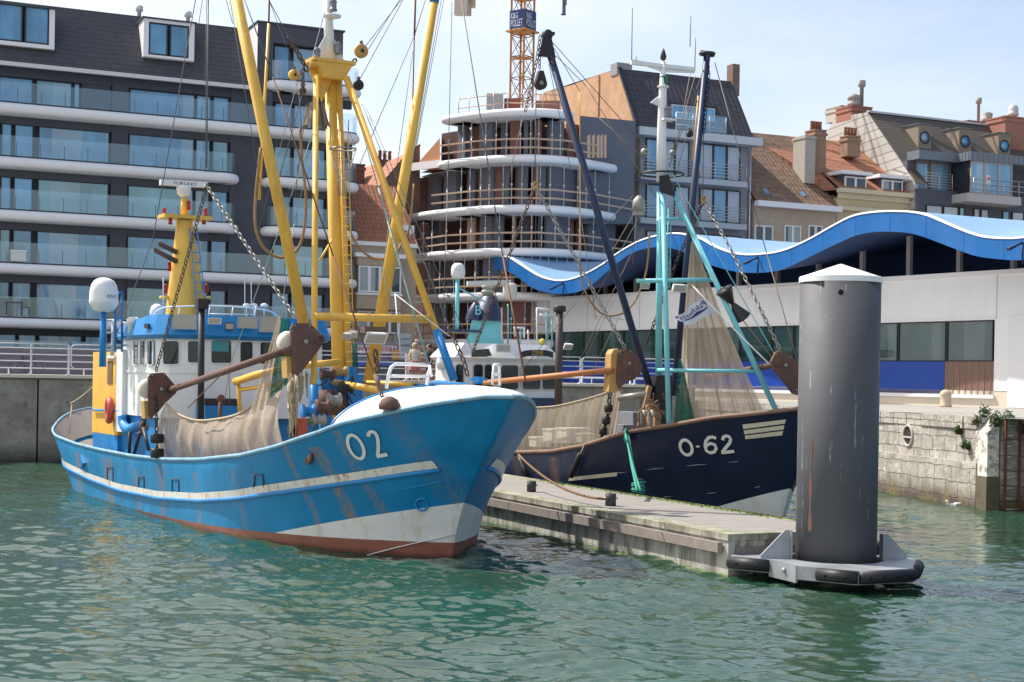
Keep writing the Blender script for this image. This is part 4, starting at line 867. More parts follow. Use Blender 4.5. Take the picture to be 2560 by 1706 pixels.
for k in range(16):
    t = mT0+3+k*3.0; mb = MB(); mb.fbox(MK, t, t+.22, .9, 1.12, ZT, lerp(hall_bot(t), ZRG-.4, (1-RD)/(BK-RD))+.05); mb.build('column', flat('hall_column', (.40, .38, .36), .6) if k == 0 else bpy.data.materials['hall_column'], mh)
# the waved roof: fascia curve surveyed on the plane of the roof edge, running back to a level ridge
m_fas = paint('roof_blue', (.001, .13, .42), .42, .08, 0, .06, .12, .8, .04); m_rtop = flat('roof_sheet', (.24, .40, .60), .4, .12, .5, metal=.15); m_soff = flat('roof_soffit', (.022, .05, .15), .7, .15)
mb = MB(); mb.grid([[MK.P(t, RD, z) for t, z in zip(ts, zb_)], [MK.P(t, RD, z) for t, z in zip(ts, zt_)]], 0, False); rh = mb.build('fascia', m_fas, mh)
mb = MB(); mb.grid([[MK.P(t, RD-.03, z+o) for t, z in zip(ts, zt_)] for o in (-.03, .05)]+[[MK.P(t, RD+.2, z+.06) for t, z in zip(ts, zt_)]], 0, True); mb.build('edge_trim', M_white, rh)
ZRG = 11.75; BK = 9.0
mb = MB(); mb.grid([[MK.P(t, lerp(RD+.1, BK, k/6), lerp(z+.05, max(ZRG, lerp(z, ZRG, 1)), (k/6)**.8)) for t, z in zip(ts, zt_)] for k in range(7)], 0, True); mb.build('roof_sheet', m_rtop, mh)
mb = MB(); mb.grid([[MK.P(t, BK, ZRG-.35) for t in ts], [MK.P(t, BK, ZRG+.05) for t in ts]]); mb.grid([[MK.P(t, BK, ZRG+.06) for t in ts], [MK.P(t, BK+8, ZRG) for t in ts]]); mb.build('ridge_edge', m_fas, mh)
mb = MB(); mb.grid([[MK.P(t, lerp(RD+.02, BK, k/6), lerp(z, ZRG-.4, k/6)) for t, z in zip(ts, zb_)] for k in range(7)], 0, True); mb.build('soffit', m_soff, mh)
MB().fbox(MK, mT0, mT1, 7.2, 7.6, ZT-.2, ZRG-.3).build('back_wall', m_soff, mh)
mb = MB()
k = ts[0]
while k < ts[-1]:
    z0, z1 = np.interp(k, ts, zb_), np.interp(k, ts, zt_); mb.fbox(MK, k, k+.03, RD-.006, RD, z0, z1-.05); k += 2.1
mb.build('fascia_joint', flat('roof_blue_joint', (.002, .09, .33), .5), rh)
m_lampd = flat('lamp_dark', (.01, .02, .07), .5)
for (ua, va, ub, vb) in ((1383, 720, 1408, 708), (1868, 656, 1894, 644), (2528, 620, 2556, 607)):
    a = MK.P(MK.pix(ub, vb, RD-.02)[0], RD-.02, MK.pix(ub, vb, RD-.02)[1]); b = MK.P(MK.pix(ua, va, RD-.8)[0], RD-.8, MK.pix(ua, va, RD-.8)[1])
    mb = MB(); mb.tube([a, b], .05, 6); mb.tube([a, a-Vector((0, 0, .9))], .03, 5); mb.box(b, .5, .16, .12, b-a, MK.e); mb.build('eave_lamp', m_lampd, mh)
# blue and white railing in front of the hall
fr_ = thing('hall_railing', MK.P(18, -9, WZ), 'white tube railing on the quay before the market hall', 'railing')
for z in (.35, .7, 1.05): MB().tube([MK.P(6, -9, WZ+z), MK.P(30, -9, WZ+z)], .03, 5).build('rail', m_rail, fr_)
for k in range(13): MB().cyl(MK.P(6+k*2, -9, WZ), MK.P(6+k*2, -9, WZ+1.1), .05, .05, 8).build('post', m_rail, fr_)

# ================================================================== RIGHT STONE QUAY
def m_stonewall():
    t = NT('quay_stone'); v = t.framevec(E_WA); dv = t.n.new('ShaderNodeVectorMath'); dv.operation = 'ADD'
    nn = t.n.new('ShaderNodeTexNoise'); nn.inputs['Scale'].default_value = 1.6; t.L(t.co, nn.inputs['Vector']); sc = t.n.new('ShaderNodeVectorMath'); sc.operation = 'SCALE'; sc.inputs['Scale'].default_value = .17; t.L(nn.outputs['Color'], sc.inputs[0]); t.L(v, dv.inputs[0]); t.L(sc.outputs[0], dv.inputs[1])
    b = t.n.new('ShaderNodeTexBrick'); t.L(dv.outputs[0], b.inputs['Vector']); b.inputs['Scale'].default_value = 1; b.inputs['Brick Width'].default_value = 1.15; b.inputs['Row Height'].default_value = .46; b.inputs['Mortar Size'].default_value = .022; b.inputs['Mortar Smooth'].default_value = .3; b.offset_frequency = 2; b.squash = .7; b.squash_frequency = 3
    b.inputs['Color1'].default_value = (.40, .37, .33, 1); b.inputs['Color2'].default_value = (.52, .49, .43, 1); b.inputs['Mortar'].default_value = (.20, .18, .155, 1)
    c = t.mix(t.math('MULTIPLY', t.ramp(t.noise(2.2, 7, .7), [(.42, 0.), (.62, 1.)]), .75), b.outputs['Color'], (.25, .225, .20))
    c = t.mix(t.math('MULTIPLY', t.ramp(t.noise(3.1, 6, .7, t.mapping((1, 1, 1.8))), [(.57, 0.), (.66, 1.)]), .8), c, (.62, .59, .54))
    zz = t.math('ADD', t.z(), t.math('MULTIPLY', t.noise(1.2, 4), .5))
    c = t.mix(t.ramp(t.math('DIVIDE', zz, 4.), [(.36, .95), (.52, 0.)]), c, t.mix(t.ramp(t.noise(1.5, 4), [(.5, 0.), (.62, 1.)]), (.085, .06, .045), (.15, .11, .04)))
    t.bump(t.math('ADD', t.math('MULTIPLY', b.outputs['Fac'], -1.3), t.math('MULTIPLY', t.noise(5, 7, .7), 1.1)), .8, .07); return t.fin(c, .9)
m_qs = m_stonewall(); TW = WA.tt(2440, -.1, 1260)
mb = MB(); mb.fbox(WA, -22, TW, 0, 3, -1, 2.42); mb.fbox(WA, -22, TW, -.13, 0, -1, 1.42)
n = 30
for k in range(n): # coping blocks, each a little different
    a, b = lerp(-22, TW, k/n), lerp(-22, TW, (k+1)/n); o = rnd.uniform(-.03, .03); mb.fbox(WA, a+.012, b-.012, -.05+o, 3, 2.43, WZ+rnd.uniform(-.03, .015))
sw = tag(mb.build('quay_wall', m_qs), 'pale weathered stone block quay wall on the right', 'quay wall')
mb = MB(); ct, cz = WA.pix(2270, 1091, -.02)
mb.poly([WA.P(ct+.3*math.cos(a), -.012, cz+(.38 if math.sin(a) > 0 else .3)*math.sin(a)) for a in [2*math.pi*k/18 for k in range(18)]]); hl = mb.build('drain_hole', flat('hole_dark', (.03, .022, .02), .95), sw)
mb = MB(); mb.torus(WA.P(ct, -.02, cz+.02), WA.m, .34, .05, 20, 6); mb.fbox(WA, ct-.3, ct+.3, -.05, 0, cz-.06, cz+.0); mb.build('drain_surround', flat('surround_stone', (.46, .42, .37), .9), sw)
# end face of the quay with pier and ladder
mb = MB(); mb.fbox(WA, TW+.02, TW+.6, .35, 30, -1, WZ); ef = tag(mb.build('quay_wall', m_qs), 'shaded end face of the stone quay behind the ladder', 'quay wall')
pier = thing('fender_pier', WA.P(TW+.5, .2, 0), 'white painted concrete pier with dark wet foot beside the ladder', 'pier')
def m_pierp():
    t = NT('pier_paint'); n = t.noise(2.5, 7, .7); c = t.mix(t.ramp(n, [(.50, 0.), (.58, 1.)]), (.72, .69, .62), (.30, .28, .25)); c = t.mix(t.ramp(t.noise(1.2, 5, .7), [(.62, 0.), (.66, 1.)]), c, (.10, .10, .06))
    t.bump(n, .5, .04); return t.fin(c, .85)
def m_pierw():
    t = NT('pier_wet'); c = t.mix(t.noise(2, 6, .7), (.05, .04, .03), (.20, .16, .10)); t.bump(t.noise(5, 5), .5, .04); return t.fin(c, .7)
P_ = WA.P; x1 = TW+.6; y0 = WA.pixt(2468, 1150, x1)[0]; y1 = WA.pixt(2497, 1150, x1)[0]; x0 = WA.tt(2438, y0, 1150)
mb = MB(); mb.hexa([P_(x0, y0, 1.05), P_(x0, y1, 1.05), P_(x1, y1, 1.05), P_(x1, y0, 1.05), P_(x0, y0, 2.35), P_(x0, y1, 2.75), P_(x1, y1, 2.75), P_(x1, y0, 2.35)]); mb.build('painted_shaft', m_pierp(), pier)
mb = MB(); mb.fbox(WA, x0-.03, x1+.03, y0-.03, y1+.03, -1, 1.05); mb.build('wet_foot', m_pierw(), pier)
def ladder(dep, t, z0, z1, w, label):
    th = thing('quay_ladder', WA.P(t, dep+w/2, z0), label, 'ladder'); mr_ = paint('ladder_red', (.14, .045, .035), .6, .2, .4) if 'ladder_red' not in bpy.data.materials else bpy.data.materials['ladder_red']
    for d in (dep, dep+w):
        mb = MB(); mb.fbox(WA, t, t+.09, d-.025, d+.025, z0, z1); mb.build('rail', mr_, th)
    z = z0+.3
    while z < z1-.1: MB().tube([WA.P(t+.045, dep, z), WA.P(t+.045, dep+w, z)], .022, 6).build('rung', m_prop, th); z += .31
ld0, ld1 = WA.pixt(2511, 1170, TW+.75)[0], WA.pixt(2546, 1170, TW+.75)[0]; ladder(ld0, TW+.75, -.2, 2.75, ld1-ld0, 'dark red steel ladder with pale rungs on the right quay end')
# stone bollard
p = on_z(2364, 1018, WZ); MB_ = MB().lathe(p, [(.27, 0), (.27, .08), (.235, .12), (.235, .48), (.25, .52), (.25, .6), (.22, .68), (.12, .75), (0, .77)], 18)
tag(MB_.build('mooring_bollard', flat('old_stone', (.52, .42, .30), .9, .35, 5, bump=.6)), 'weathered round-topped stone bollard on the right quay before the hall', 'bollard')
# weeds
m_leaf = flat('weed_leaf', (.055, .095, .022), .7, .5, 6, bump=0); m_dry = flat('weed_dry', (.12, .10, .035), .7, .4, 6, bump=0)
def weed(c, r, h, n, label, hang=False, m=None):
    mb = MB(); c = Vector(c); q = random.Random(int(c.x*1000+c.z*77))
    for k in range(n):
        a = q.uniform(0, 6.28); rr = r*math.sqrt(q.random()); p = c+Vector((math.cos(a)*rr, math.sin(a)*rr*.7, q.random()*h*(1-rr/r*.5)-(h*.5 if hang else 0)))
        d = Vector((q.uniform(-1, 1), q.uniform(-1, 1), q.uniform(-.2, 1))).normalized(); s = d.orthogonal().normalized()*q.uniform(.015, .035); L = q.uniform(.05, .12)
        mb.quad(p-s, p+s, p+s*.4+d*L, p-s*.4+d*L)
    return tag(mb.build('weed', m or m_leaf), label, 'plant', 'weeds growing from the stone quay')
for u, v, dep, r, h, n, lb in ((2397, 1074, -.1, .12, .32, 160, 'small dark green weed tuft in the upper stone joint'), (2416, 1112, -.1, .14, .30, 170, 'bright weed clump rooted in a mid height stone joint next to the pier'), (2443, 1050, -.05, .15, .35, 160, 'brownish weed hanging at the coping beside the pier top')):
    t, z = WA.pix(u, v, dep); weed(WA.P(t, dep, z), r, h, n, lb, True, m_dry if 'brown' in lb else None)
for u, v, r, h, n, lb in ((2462, 1030, .16, .45, 150, 'tall light green weed on the quay top above the pier'), (2520, 1045, .2, .45, 180, 'green weed growing at the ladder head'), (2548, 1070, .2, .5, 240, 'dense bright weed hanging right of the ladder')):
    p = at(u, v, 44.2); weed(p-Vector((0, 0, h*.4)), r, h, n, lb)
p = at(2490, 1068, 43.6); weed(p, .2, .55, 260, 'dark moss tuft covering the side of the white pier', False)
# gull
def gull():
    p = on_z(2372, 1271, 0); th = MB(); e = Vector((1, -.1, 0)).normalized(); rows = []
    for x, r in ((-.02, .01), (.0, .05), (.06, .085), (.14, .095), (.24, .08), (.33, .045), (.42, .012)):
        rows.append([p+e*(x-.05)+Vector((0, 0, .05+(x*.28 if x > .2 else 0)))+Vector((0, math.cos(a)*r, math.sin(a)*r*.8)) for a in [2*math.pi*k/10 for k in range(10)]])
    th.grid(rows, 0, True, True); th.tube([p+e*(.0)+Vector((0, 0, .08)), p+e*(-.04)+Vector((0, 0, .15)), p+e*(-.05)+Vector((0, 0, .2))], [.05, .035, .03], 8); th.ellip(p+e*(-.06)+Vector((0, 0, .21)), .05, .038, .038, 10, 8)
    g = th.build('seagull', flat('gull_white', (.78, .78, .78), .7, .05)); tag(g, 'white gull swimming by the foot of the stone quay', 'gull')
    MB().tube([p+e*(-.10)+Vector((0, 0, .205)), p+e*(-.16)+Vector((0, 0, .195))], [.014, .004], 6).build('beak', flat('gull_beak', (.5, .3, .05), .5), g)
    MB().ellip(p+e*.12+Vector((0, 0, .11)), .17, .075, .035).build('wing', flat('gull_grey', (.42, .44, .47), .7), g)
gull()
# ================================================================== PONTOON, DOLPHIN PILE
PN = Frame((4.09, 27.6), (.904, .428), (-.428, .904)); DZ = .88; PL = 26.
po = thing('pontoon', PN.P(1.55, 10, 0), 'long concrete pontoon with weathered plank deck between the two fishing boats', 'pontoon')
def m_ponc(e, name):
    t = NT(name); n = t.noise(1.6, 7, .68); c = t.mix(t.ramp(n, [(.3, 0.), (.7, 1.)]), (.40, .375, .33), (.58, .55, .48))
    c = t.mix(t.math('MULTIPLY', t.ramp(t.noise(2.2, 6, .65, t.mapping((1.2, 1.2, .3))), [(.44, 0.), (.60, 1.)]), .8), c, (.11, .10, .085))
    zz = t.math('ADD', t.z(), t.math('MULTIPLY', t.noise(4, 5, .7), .22)); c = t.mix(t.ramp(zz, [(.14, 1.), (.24, 0.)]), c, t.mix(t.noise(9, 4), (.02, .05, .006), (.10, .18, .02)))
    c = t.mix(t.math('MULTIPLY', t.ramp(zz, [(.84, 0.), (.98, 1.)]), .5), c, (.20, .21, .09)); t.bump(t.noise(7, 7, .7), .6, .03); return t.fin(c, .85)
def m_deck():
    t = NT('deck_planks'); d = t.n.new('ShaderNodeVectorMath'); d.operation = 'DOT_PRODUCT'; t.L(t.co, d.inputs[0]); d.inputs[1].default_value = tuple(PN.m)
    d2 = t.n.new('ShaderNodeVectorMath'); d2.operation = 'DOT_PRODUCT'; t.L(t.co, d2.inputs[0]); d2.inputs[1].default_value = tuple(PN.e)
    cb = t.n.new('ShaderNodeCombineXYZ'); t.L(d2.outputs['Value'], cb.inputs[0]); t.L(d.outputs['Value'], cb.inputs[1]); v = cb.outputs[0]
    b = t.n.new('ShaderNodeTexBrick'); t.L(v, b.inputs['Vector']); b.inputs['Scale'].default_value = 1; b.inputs['Brick Width'].default_value = 6; b.inputs['Row Height'].default_value = .15; b.inputs['Mortar Size'].default_value = .010
    b.inputs['Color1'].default_value = (.20, .18, .16, 1); b.inputs['Color2'].default_value = (.31, .28, .25, 1); b.inputs['Mortar'].default_value = (.07, .055, .05, 1)
    g = t.noise(7, 5, .7, t.mapping((.22, 2.5, 1), vec=v)); c = t.mix(.6, b.outputs['Color'], t.mix(g, (.11, .09, .08), (.50, .47, .43)))
    c = t.mix(t.math('MULTIPLY', t.ramp(t.noise(1.1, 6, .7), [(.5, 0.), (.7, 1.)]), .45), c, (.24, .20, .16))
    t.bump(t.math('ADD', t.math('MULTIPLY', b.outputs['Fac'], -1.), t.math('MULTIPLY', g, .5)), .6, .02); return t.fin(c, .85)
m_pc = m_ponc(None, 'pontoon_concrete')
mb = MB(); mb.fbox(PN, 0, 3.1, 0, PL, -.5, DZ-.02); mb.build('float_body', m_pc, po)
mb = MB(); mb.fbox(PN, -.03, .42, -.03, PL, DZ-.12, DZ); mb.fbox(PN, 2.8, 3.13, -.03, PL, DZ-.12, DZ); mb.fbox(PN, .42, 2.8, -.03, .16, DZ-.12, DZ); mb.build('edge_kerb', m_pc, po)
mb = MB()
mb.fbox(PN, .423, 2.797, .163, PL, DZ-.06, DZ-.012); mb.build('deck', m_deck(), po)
m_strk = flat('strake_timber', (.27, .225, .20), .85, .35, 5, bump=.6)
for k in range(3):
    mb = MB(); mb.fbox(PN, -.14, -.03, .15+k*4.6, 4.72+k*4.6, DZ-.36, DZ-.17); mb.build('rubbing_strake', m_strk, po)
mb = MB(); mb.fbox(PN, .15, 1.6, -.05, -.03, DZ-.45, DZ-.25)
for k in range(5): mb.lathe(PN.P(.3+k*.28, -.05, DZ-.35), [(.03, 0), (.03, .03), (.01, .04)], 8, -PN.m)
mb.build('bolt_plate', flat('old_steel', (.22, .21, .20), .6, .2, 6, metal=.3), po)
def m_moss_deck(): 
    return flat('algae', (.13, .19, .03), .9, .5, 8, bump=0)
mb = MB(); q = random.Random(4)
for k in range(2600):
    t = q.gauss(0, .10); d = q.uniform(.4, 14); 
    if q.random() > .35+.65*(.5+.5*math.sin(d*2.1+1)): continue
    p = PN.P(3.02+abs(t)*-.9, d, DZ-.005); h = q.uniform(.012, .035); s = PN.m*q.uniform(.012, .04)+PN.e*q.uniform(-.02, .02); mb.quad(p-s, p+s, p+s*.6+Vector((q.uniform(-.02, .02), 0, h)), p-s*.6+Vector((0, 0, h)))
for k in range(2600):
    d = q.uniform(0, 5.5); h0 = q.uniform(.0, .10)*(1-d/9); p = PN.P(-.02, d, h0+.02); s = PN.m*q.uniform(.02, .05); mb.quad(p-s, p+s, p+s*.7-PN.e*q.uniform(.02, .07)-Vector((0, 0, .05)), p-s*.7-PN.e*.02-Vector((0, 0, .06)))
mb.build('algae_growth', m_moss_deck(), po)['kind'] = 'stuff'
m_bol = paint('bollard_iron', (.045, .042, .045), .55, .3, .35)
def pbollard(u0, u1, v1, v0, label):
    c = on_z((u0+u1)/2, v1-3, DZ); r = (u1-u0)/2*c.y/FPX; h = (v1-v0)*c.y/FPX; b = thing('mooring_bollard', c, label, 'bollard', 'iron bollards on the pontoon')
    MB().lathe(c, [(r, 0), (r, h), (r*.82, h+.005), (r*.82, h-.06), (0, h-.06)], 16).build('drum', m_bol, b)
    MB().cyl(c+Vector((-r*1.25, 0, h*.6)), c+Vector((r*1.35, 0, h*.6)), .022, .022, 8).build('cross_pin', m_prop, b)
pbollard(1317, 1340, 1232, 1206, 'short black iron bollard on the pontoon nearest the blue bow')
pbollard(1513, 1540, 1267, 1237, 'short black iron bollard on the pontoon with brown mooring rope')
c = on_z(1596, 1233, DZ); gb = thing('mooring_bollard', c, 'bollard wrapped in green rope at the far edge of the pontoon', 'bollard', 'iron bollards on the pontoon'); MB().lathe(c, [(.1, 0), (.1, .3), (.14, .32), (.14, .36), (0, .37)], 12).build('drum', m_bol, gb)
m_green = flat('rope_green', (.05, .30, .22), .85, .35, 9)
mb = MB()
for k in range(6): mb.torus(c+Vector((0, 0, .03+k*.045)), (rnd.uniform(-.2, .2), rnd.uniform(-.2, .2), 1), .14+.02*(k % 2), .028, 14, 6)
tag(mb.build('mooring_rope', m_green), 'green mooring rope coiled round the far pontoon bollard', 'rope')
# ---- pile
PC = at(2097, 960, 27.3); PC = Vector((PC.x, PC.y, 0)); PR = .735
def m_pile():
    t = NT('pile_coating'); n = t.noise(1.3, 6, .6); c = t.mix(n, (.066, .067, .077), (.088, .089, .099))
    sc1 = t.ramp(t.noise(11, 3, .6, t.mapping((1, 1, .07))), [(.63, 0.), (.66, 1.)]); sc2 = t.ramp(t.noise(2.4, 4, .6), [(.46, 0.), (.56, 1.)])
    c = t.mix(t.math('MULTIPLY', t.math('MULTIPLY', sc1, sc2), .42), c, (.42, .46, .48))
    c = t.mix(t.math('MULTIPLY', t.ramp(t.noise(30, 2, .5), [(.72, 0.), (.76, 1.)]), .3), c, (.35, .4, .4))
    zz = t.math('DIVIDE', t.math('ADD', t.z(), t.math('MULTIPLY', t.noise(2, 5), .4)), 4.); c = t.mix(t.ramp(zz, [(.14, .7), (.24, 0.)]), c, (.045, .05, .04)); t.bump(t.noise(22, 4), .08, .01); return t.fin(c, t.ramp(n, [(.3, .58), (.7, .7)]))
ZC = at(2097, 695, 27.3).z
dp = thing('dolphin_pile', PC, 'thick dark grey steel mooring pile with white conical cap at the pontoon end', 'mooring pile')
mb = MB(); mb.lathe(PC+Vector((0, 0, -1)), [(PR, 0), (PR, ZC+1)], 72); mb.build('shaft', m_pile(), dp)
zap = at(2103, 662, 27.3).z
mb = MB(); mb.lathe(PC+Vector((0, 0, ZC-.10)), [(PR+.005, 0), (PR+.02, .0), (PR+.02, .10), (PR-.0, .115)], 72, smooth=False); mb.lathe(PC+Vector((0, 0, ZC+.01)), [(PR, 0), (.02, zap-ZC), (0, zap-ZC)], 72, smooth=False); mb.build('cap', flat('cap_white', (.80, .80, .79), .45, .03), dp)
h = at(2102, 731, 27.3-PR); mb = MB(); mb.lathe(h+Vector((0, -.012, 0)), [(.05, 0), (.05, .02)], 14, (0, 1, 0)); mb.build('vent_hole', flat('hole_black', (.008, .008, .008), .9), dp)
mb = MB(); q = random.Random(2); top_s, bot_s = at(2012, 1100, 26.7), at(2012, 1330, 26.7)
rows = []
for k in range(10):
    z = lerp(top_s.z, bot_s.z, k/9); w = .028+.02*math.sin(k*1.7)+.02*(k/9); a0 = R(218)
    rows.append([PC+Vector((math.cos(a0+x)*(PR+.004), math.sin(a0+x)*(PR+.004), z)) for x in (-w, w)])
mb.grid(rows); mb.build('rust_scar', flat('scar_rust', (.15, .085, .06), .8, .4, 9), dp)
# ---- collar
ZK = .5
cp = [on_z(u, v, ZK) for u, v in ((1826, 1391), (1925, 1400), (1992, 1415), (2145, 1429), (2283, 1422), (2292, 1399))]
bk = [PN.P(3.3, -.05, ZK), PN.P(.05, -.05, ZK)]; poly = cp+bk
cl = thing('pile_collar', Vector((PC.x, PC.y, 0)), 'galvanised octagonal steel collar with black rubber fenders around the pile', 'pile collar')
def poly_hit(ang):
    d = Vector((math.cos(ang), math.sin(ang), 0)); best = None
    for a, b in zip(poly, poly[1:]+poly[:1]):
        ax, ay, bx, by = a.x-PC.x, a.y-PC.y, b.x-PC.x, b.y-PC.y; den = d.x*(by-ay)-d.y*(bx-ax)
        if abs(den) < 1e-9: continue
        s = (ax*(by-ay)-ay*(bx-ax))/den; k = (d.y*ax-d.x*ay)/(-den) if True else 0
        k = ((d.x*s-ax)*(bx-ax)+(d.y*s-ay)*(by-ay))/((bx-ax)**2+(by-ay)**2)
        if s > 0 and -1e-6 <= k <= 1+1e-6: best = s if best is None else max(best, s)
    return best or 1.2
angs = sorted(set([2*math.pi*k/72 for k in range(72)]+[math.atan2(p.y-PC.y, p.x-PC.x) % (2*math.pi) for p in poly]))
m_galv = paint('galvanised', (.36, .38, .40), .42, .18, 0, dirt=.25); m_galv.node_tree.nodes['Principled BSDF'].inputs['Metallic'].default_value = .35
inn = [PC+Vector((math.cos(a)*(PR+.13), math.sin(a)*(PR+.13), 0)) for a in angs]; ou = [PC+Vector((math.cos(a), math.sin(a), 0))*poly_hit(a) for a in angs]
V = lambda p, z: Vector((p.x, p.y, z))
mb = MB(); mb.grid([[V(p, ZK-.10) for p in inn], [V(p, ZK) for p in inn], [V(p, ZK) for p in ou], [V(p, ZK-.24) for p in ou], [V(p, ZK-.24) for p in inn]], 0, False, True); mb.build('ring_plate', m_galv, cl)
m_rub = flat('fender_rubber', (.014, .014, .016), .55, .35, 6, bump=.2)
def fender(a, b, k0, k1):
    a, b = Vector(a), Vector(b); d = (b-a); p, q_ = a+d*k0, a+d*k1; n = Vector((d.y, -d.x, 0)).normalized(); o = n*.02-Vector((0, 0, .11))
    mb = MB(); mb.tube([p+o, q_+o], .115, 14); m = max(2, int((q_-p).length/.28))
    for i in range(m): mb.lathe(p.lerp(q_, (i+.5)/m)+o+n*.108, [(.028, 0), (.028, .014)], 8, n, 1)
    mb.build('rubber_fender', [m_rub, flat('bolt_dark', (.004, .004, .004), .9) if 'bolt_dark' not in bpy.data.materials else bpy.data.materials['bolt_dark']], cl)
fender(cp[0], cp[1], -.02, .98); fender(cp[2]+(cp[3]-cp[2])*.05, cp[3], .32, 1.0); fender(cp[3], cp[4], .02, .98); fender(cp[4], cp[5], .15, .95); fender(cp[5], bk[0], .2, .9)
mb = MB(); d = cp[2]-cp[1]; n = Vector((d.y, -d.x, 0)).normalized(); mb.hexa([cp[1]+n*.02-Vector((0, 0, .3)), cp[2]+n*.02-Vector((0, 0, .3)), cp[2]-n*.02-Vector((0, 0, .3)), cp[1]-n*.02-Vector((0, 0, .3)), cp[1]+n*.02, cp[2]+n*.02, cp[2]-n*.02, cp[1]-n*.02])
mb.lathe(cp[1].lerp(cp[2], .6)+n*.02-Vector((0, 0, .12)), [(.045, 0), (.045, .04), (.02, .05)], 8, n); mb.build('corner_plate', m_galv, cl)
def gusset(ang, w, hh):
    e = Vector((math.cos(ang), math.sin(ang), 0)); n = Vector((-e.y, e.x, 0)); a = PC+e*(PR+.14); z = Vector((0, 0, 1))
    mb = MB(); mb.prism([a+z*ZK+n*-.02, a+e*w+z*ZK-n*.02, a+e*w+z*(ZK+.06)-n*.02, a+e*.12+z*(ZK+hh)-n*.02, a+z*(ZK+hh)-n*.02], n*.04); mb.fbox(Frame((a.x, a.y), (n.x, n.y), (e.x, e.y)), -.09, .09, 0, .03, ZK, ZK+hh); mb.build('gusset_plate', m_galv, cl)
gusset(R(190), .58, .52); gusset(R(8), .5, .45); gusset(R(75), .5, .5)
MB().lathe(PC+Vector((.95, .75, ZK)), [(.1, 0), (.13, .05), (.13, .2), (.05, .24)], 12).build('guide_roller', m_rub, cl)

# ================================================================== FISHING BOATS
class Boat:
    def __init__(b, O, h, **k):
        b.O = Vector((O[0], O[1], 0)); b.a = Vector((-h[0], -h[1], 0)).normalized(); b.n = Vector((h[1], -h[0], 0)).normalized(); b.__dict__.update(k)
    def pt(b, s, w, z): return b.O+b.a*s+b.n*w+Vector((0, 0, z))
    def inv(b, p): q = Vector((p.x, p.y, 0))-b.O; return q.dot(b.a), q.dot(b.n), p.z
    def on_w(b, u, v, w):
        r = ray(u, v); o = b.O+b.n*w; d = o.dot(b.n)/r.dot(b.n) if False else None
        s = (r.x*o.y-o.x)/(b.a.x-r.x*b.a.y); d = o.y+s*b.a.y; return b.pt(s, w, CAMH+d*r.z)
    def on_s(b, u, v, s):
        r = ray(u, v); o = b.O+b.a*s; w = (r.x*o.y-o.x)/(b.n.x-r.x*b.n.y); d = o.y+w*b.n.y; return b.pt(s, w, CAMH+d*r.z)
    # hull form: p runs bow to stern, f from keel side up to the rim
    def zr(b, s): return float(np.interp(s, [q[0] for q in b.rim], [q[1] for q in b.rim]))
    def tip(b, f): z = b.z0+f*(b.rim[0][1]-b.z0); return float(np.interp(z, [q[0] for q in b.stem], [q[1] for q in b.stem]))
    def wfun(b, s, f):
        tip = b.tip(f); end = lerp(b.end[0], b.end[1], f); Lb = lerp(b.Lb[0], b.Lb[1], f); B = lerp(b.B[0], b.B[1], min(1, f*1.1)); qb = lerp(b.qb[0], b.qb[1], f); w = B
        if s <= tip or s >= end: return 0.
        if s-tip < Lb: w *= (1-(1-(s-tip)/Lb)**lerp(b.pb[0], b.pb[1], f))**(1/qb)
        if end-s < b.Ls: w *= (1-(1-(end-s)/b.Ls)**2.2)**(1/2.1)
        return w
    def surf(b, g, f, side, off=0.0):
        tip = b.tip(f); end = lerp(b.end[0], b.end[1], f); s = tip+(end-tip)*g; tr, er = b.tip(1.), b.end[1]; z = lerp(b.z0, b.zr(tr+(er-tr)*g), f)
        return b.pt(s, side*(b.wfun(s, f)+off), z)
    def w_at(b, s, z):
        f = .5
        for i in range(14):
            tip = b.tip(f); end = lerp(b.end[0], b.end[1], f); g = min(1, max(0, (s-tip)/(end-tip))); tr, er = b.tip(1.), b.end[1]; f = min(1, max(0, (z-b.z0)/(b.zr(tr+(er-tr)*g)-b.z0)))
        return b.wfun(s, f)
    def hp(b, s, z, side=1, off=.0): return b.pt(s, side*(b.w_at(s, z)+off), z)
    def hull_pix(b, u, v, off=.012):
        w = 2.
        for i in range(50):
            p = b.on_w(u, v, w); s, _, z = b.inv(p); w = .5*w+.5*max(b.w_at(s, z), .03)
        return b.on_w(u, v, w+off)
    def hull_mesh(b, nf=26):
        gs = [.5-.5*math.cos(math.pi*k/90) for k in range(91)]; mb = MB(); rows = []
        for j in range(nf+1):
            f = j/nf; rows.append([b.surf(g, f, 1) for g in gs][::-1]+[b.surf(g, f, -1) for g in gs][1:])
        mb.grid(rows, 0, True); return mb, gs
    def rim_line(b, side, off=0., n=60, g0=0., g1=1.): return [b.surf(lerp(g0, g1, .5-.5*math.cos(math.pi*k/n)), 1., side, off) for k in range(n+1)]
    def stroke(b, mb, pix, width, off=.014):
        pts = [b.hull_pix(u, v, off) for u, v in pix]; m = len(pts); rows = []
        for i, p in enumerate(pts):
            t = (pts[min(i+1, m-1)]-pts[max(i-1, 0)]).normalized(); s_, w_, z_ = b.inv(p); e = .05
            nrm = (b.hp(s_+e, z_)-b.hp(s_-e, z_)).cross(b.hp(s_, z_+e)-b.hp(s_, z_-e)).normalized(); side = t.cross(nrm).normalized()*width/2; rows.append([p-side, p+side])
        mb.grid(rows)
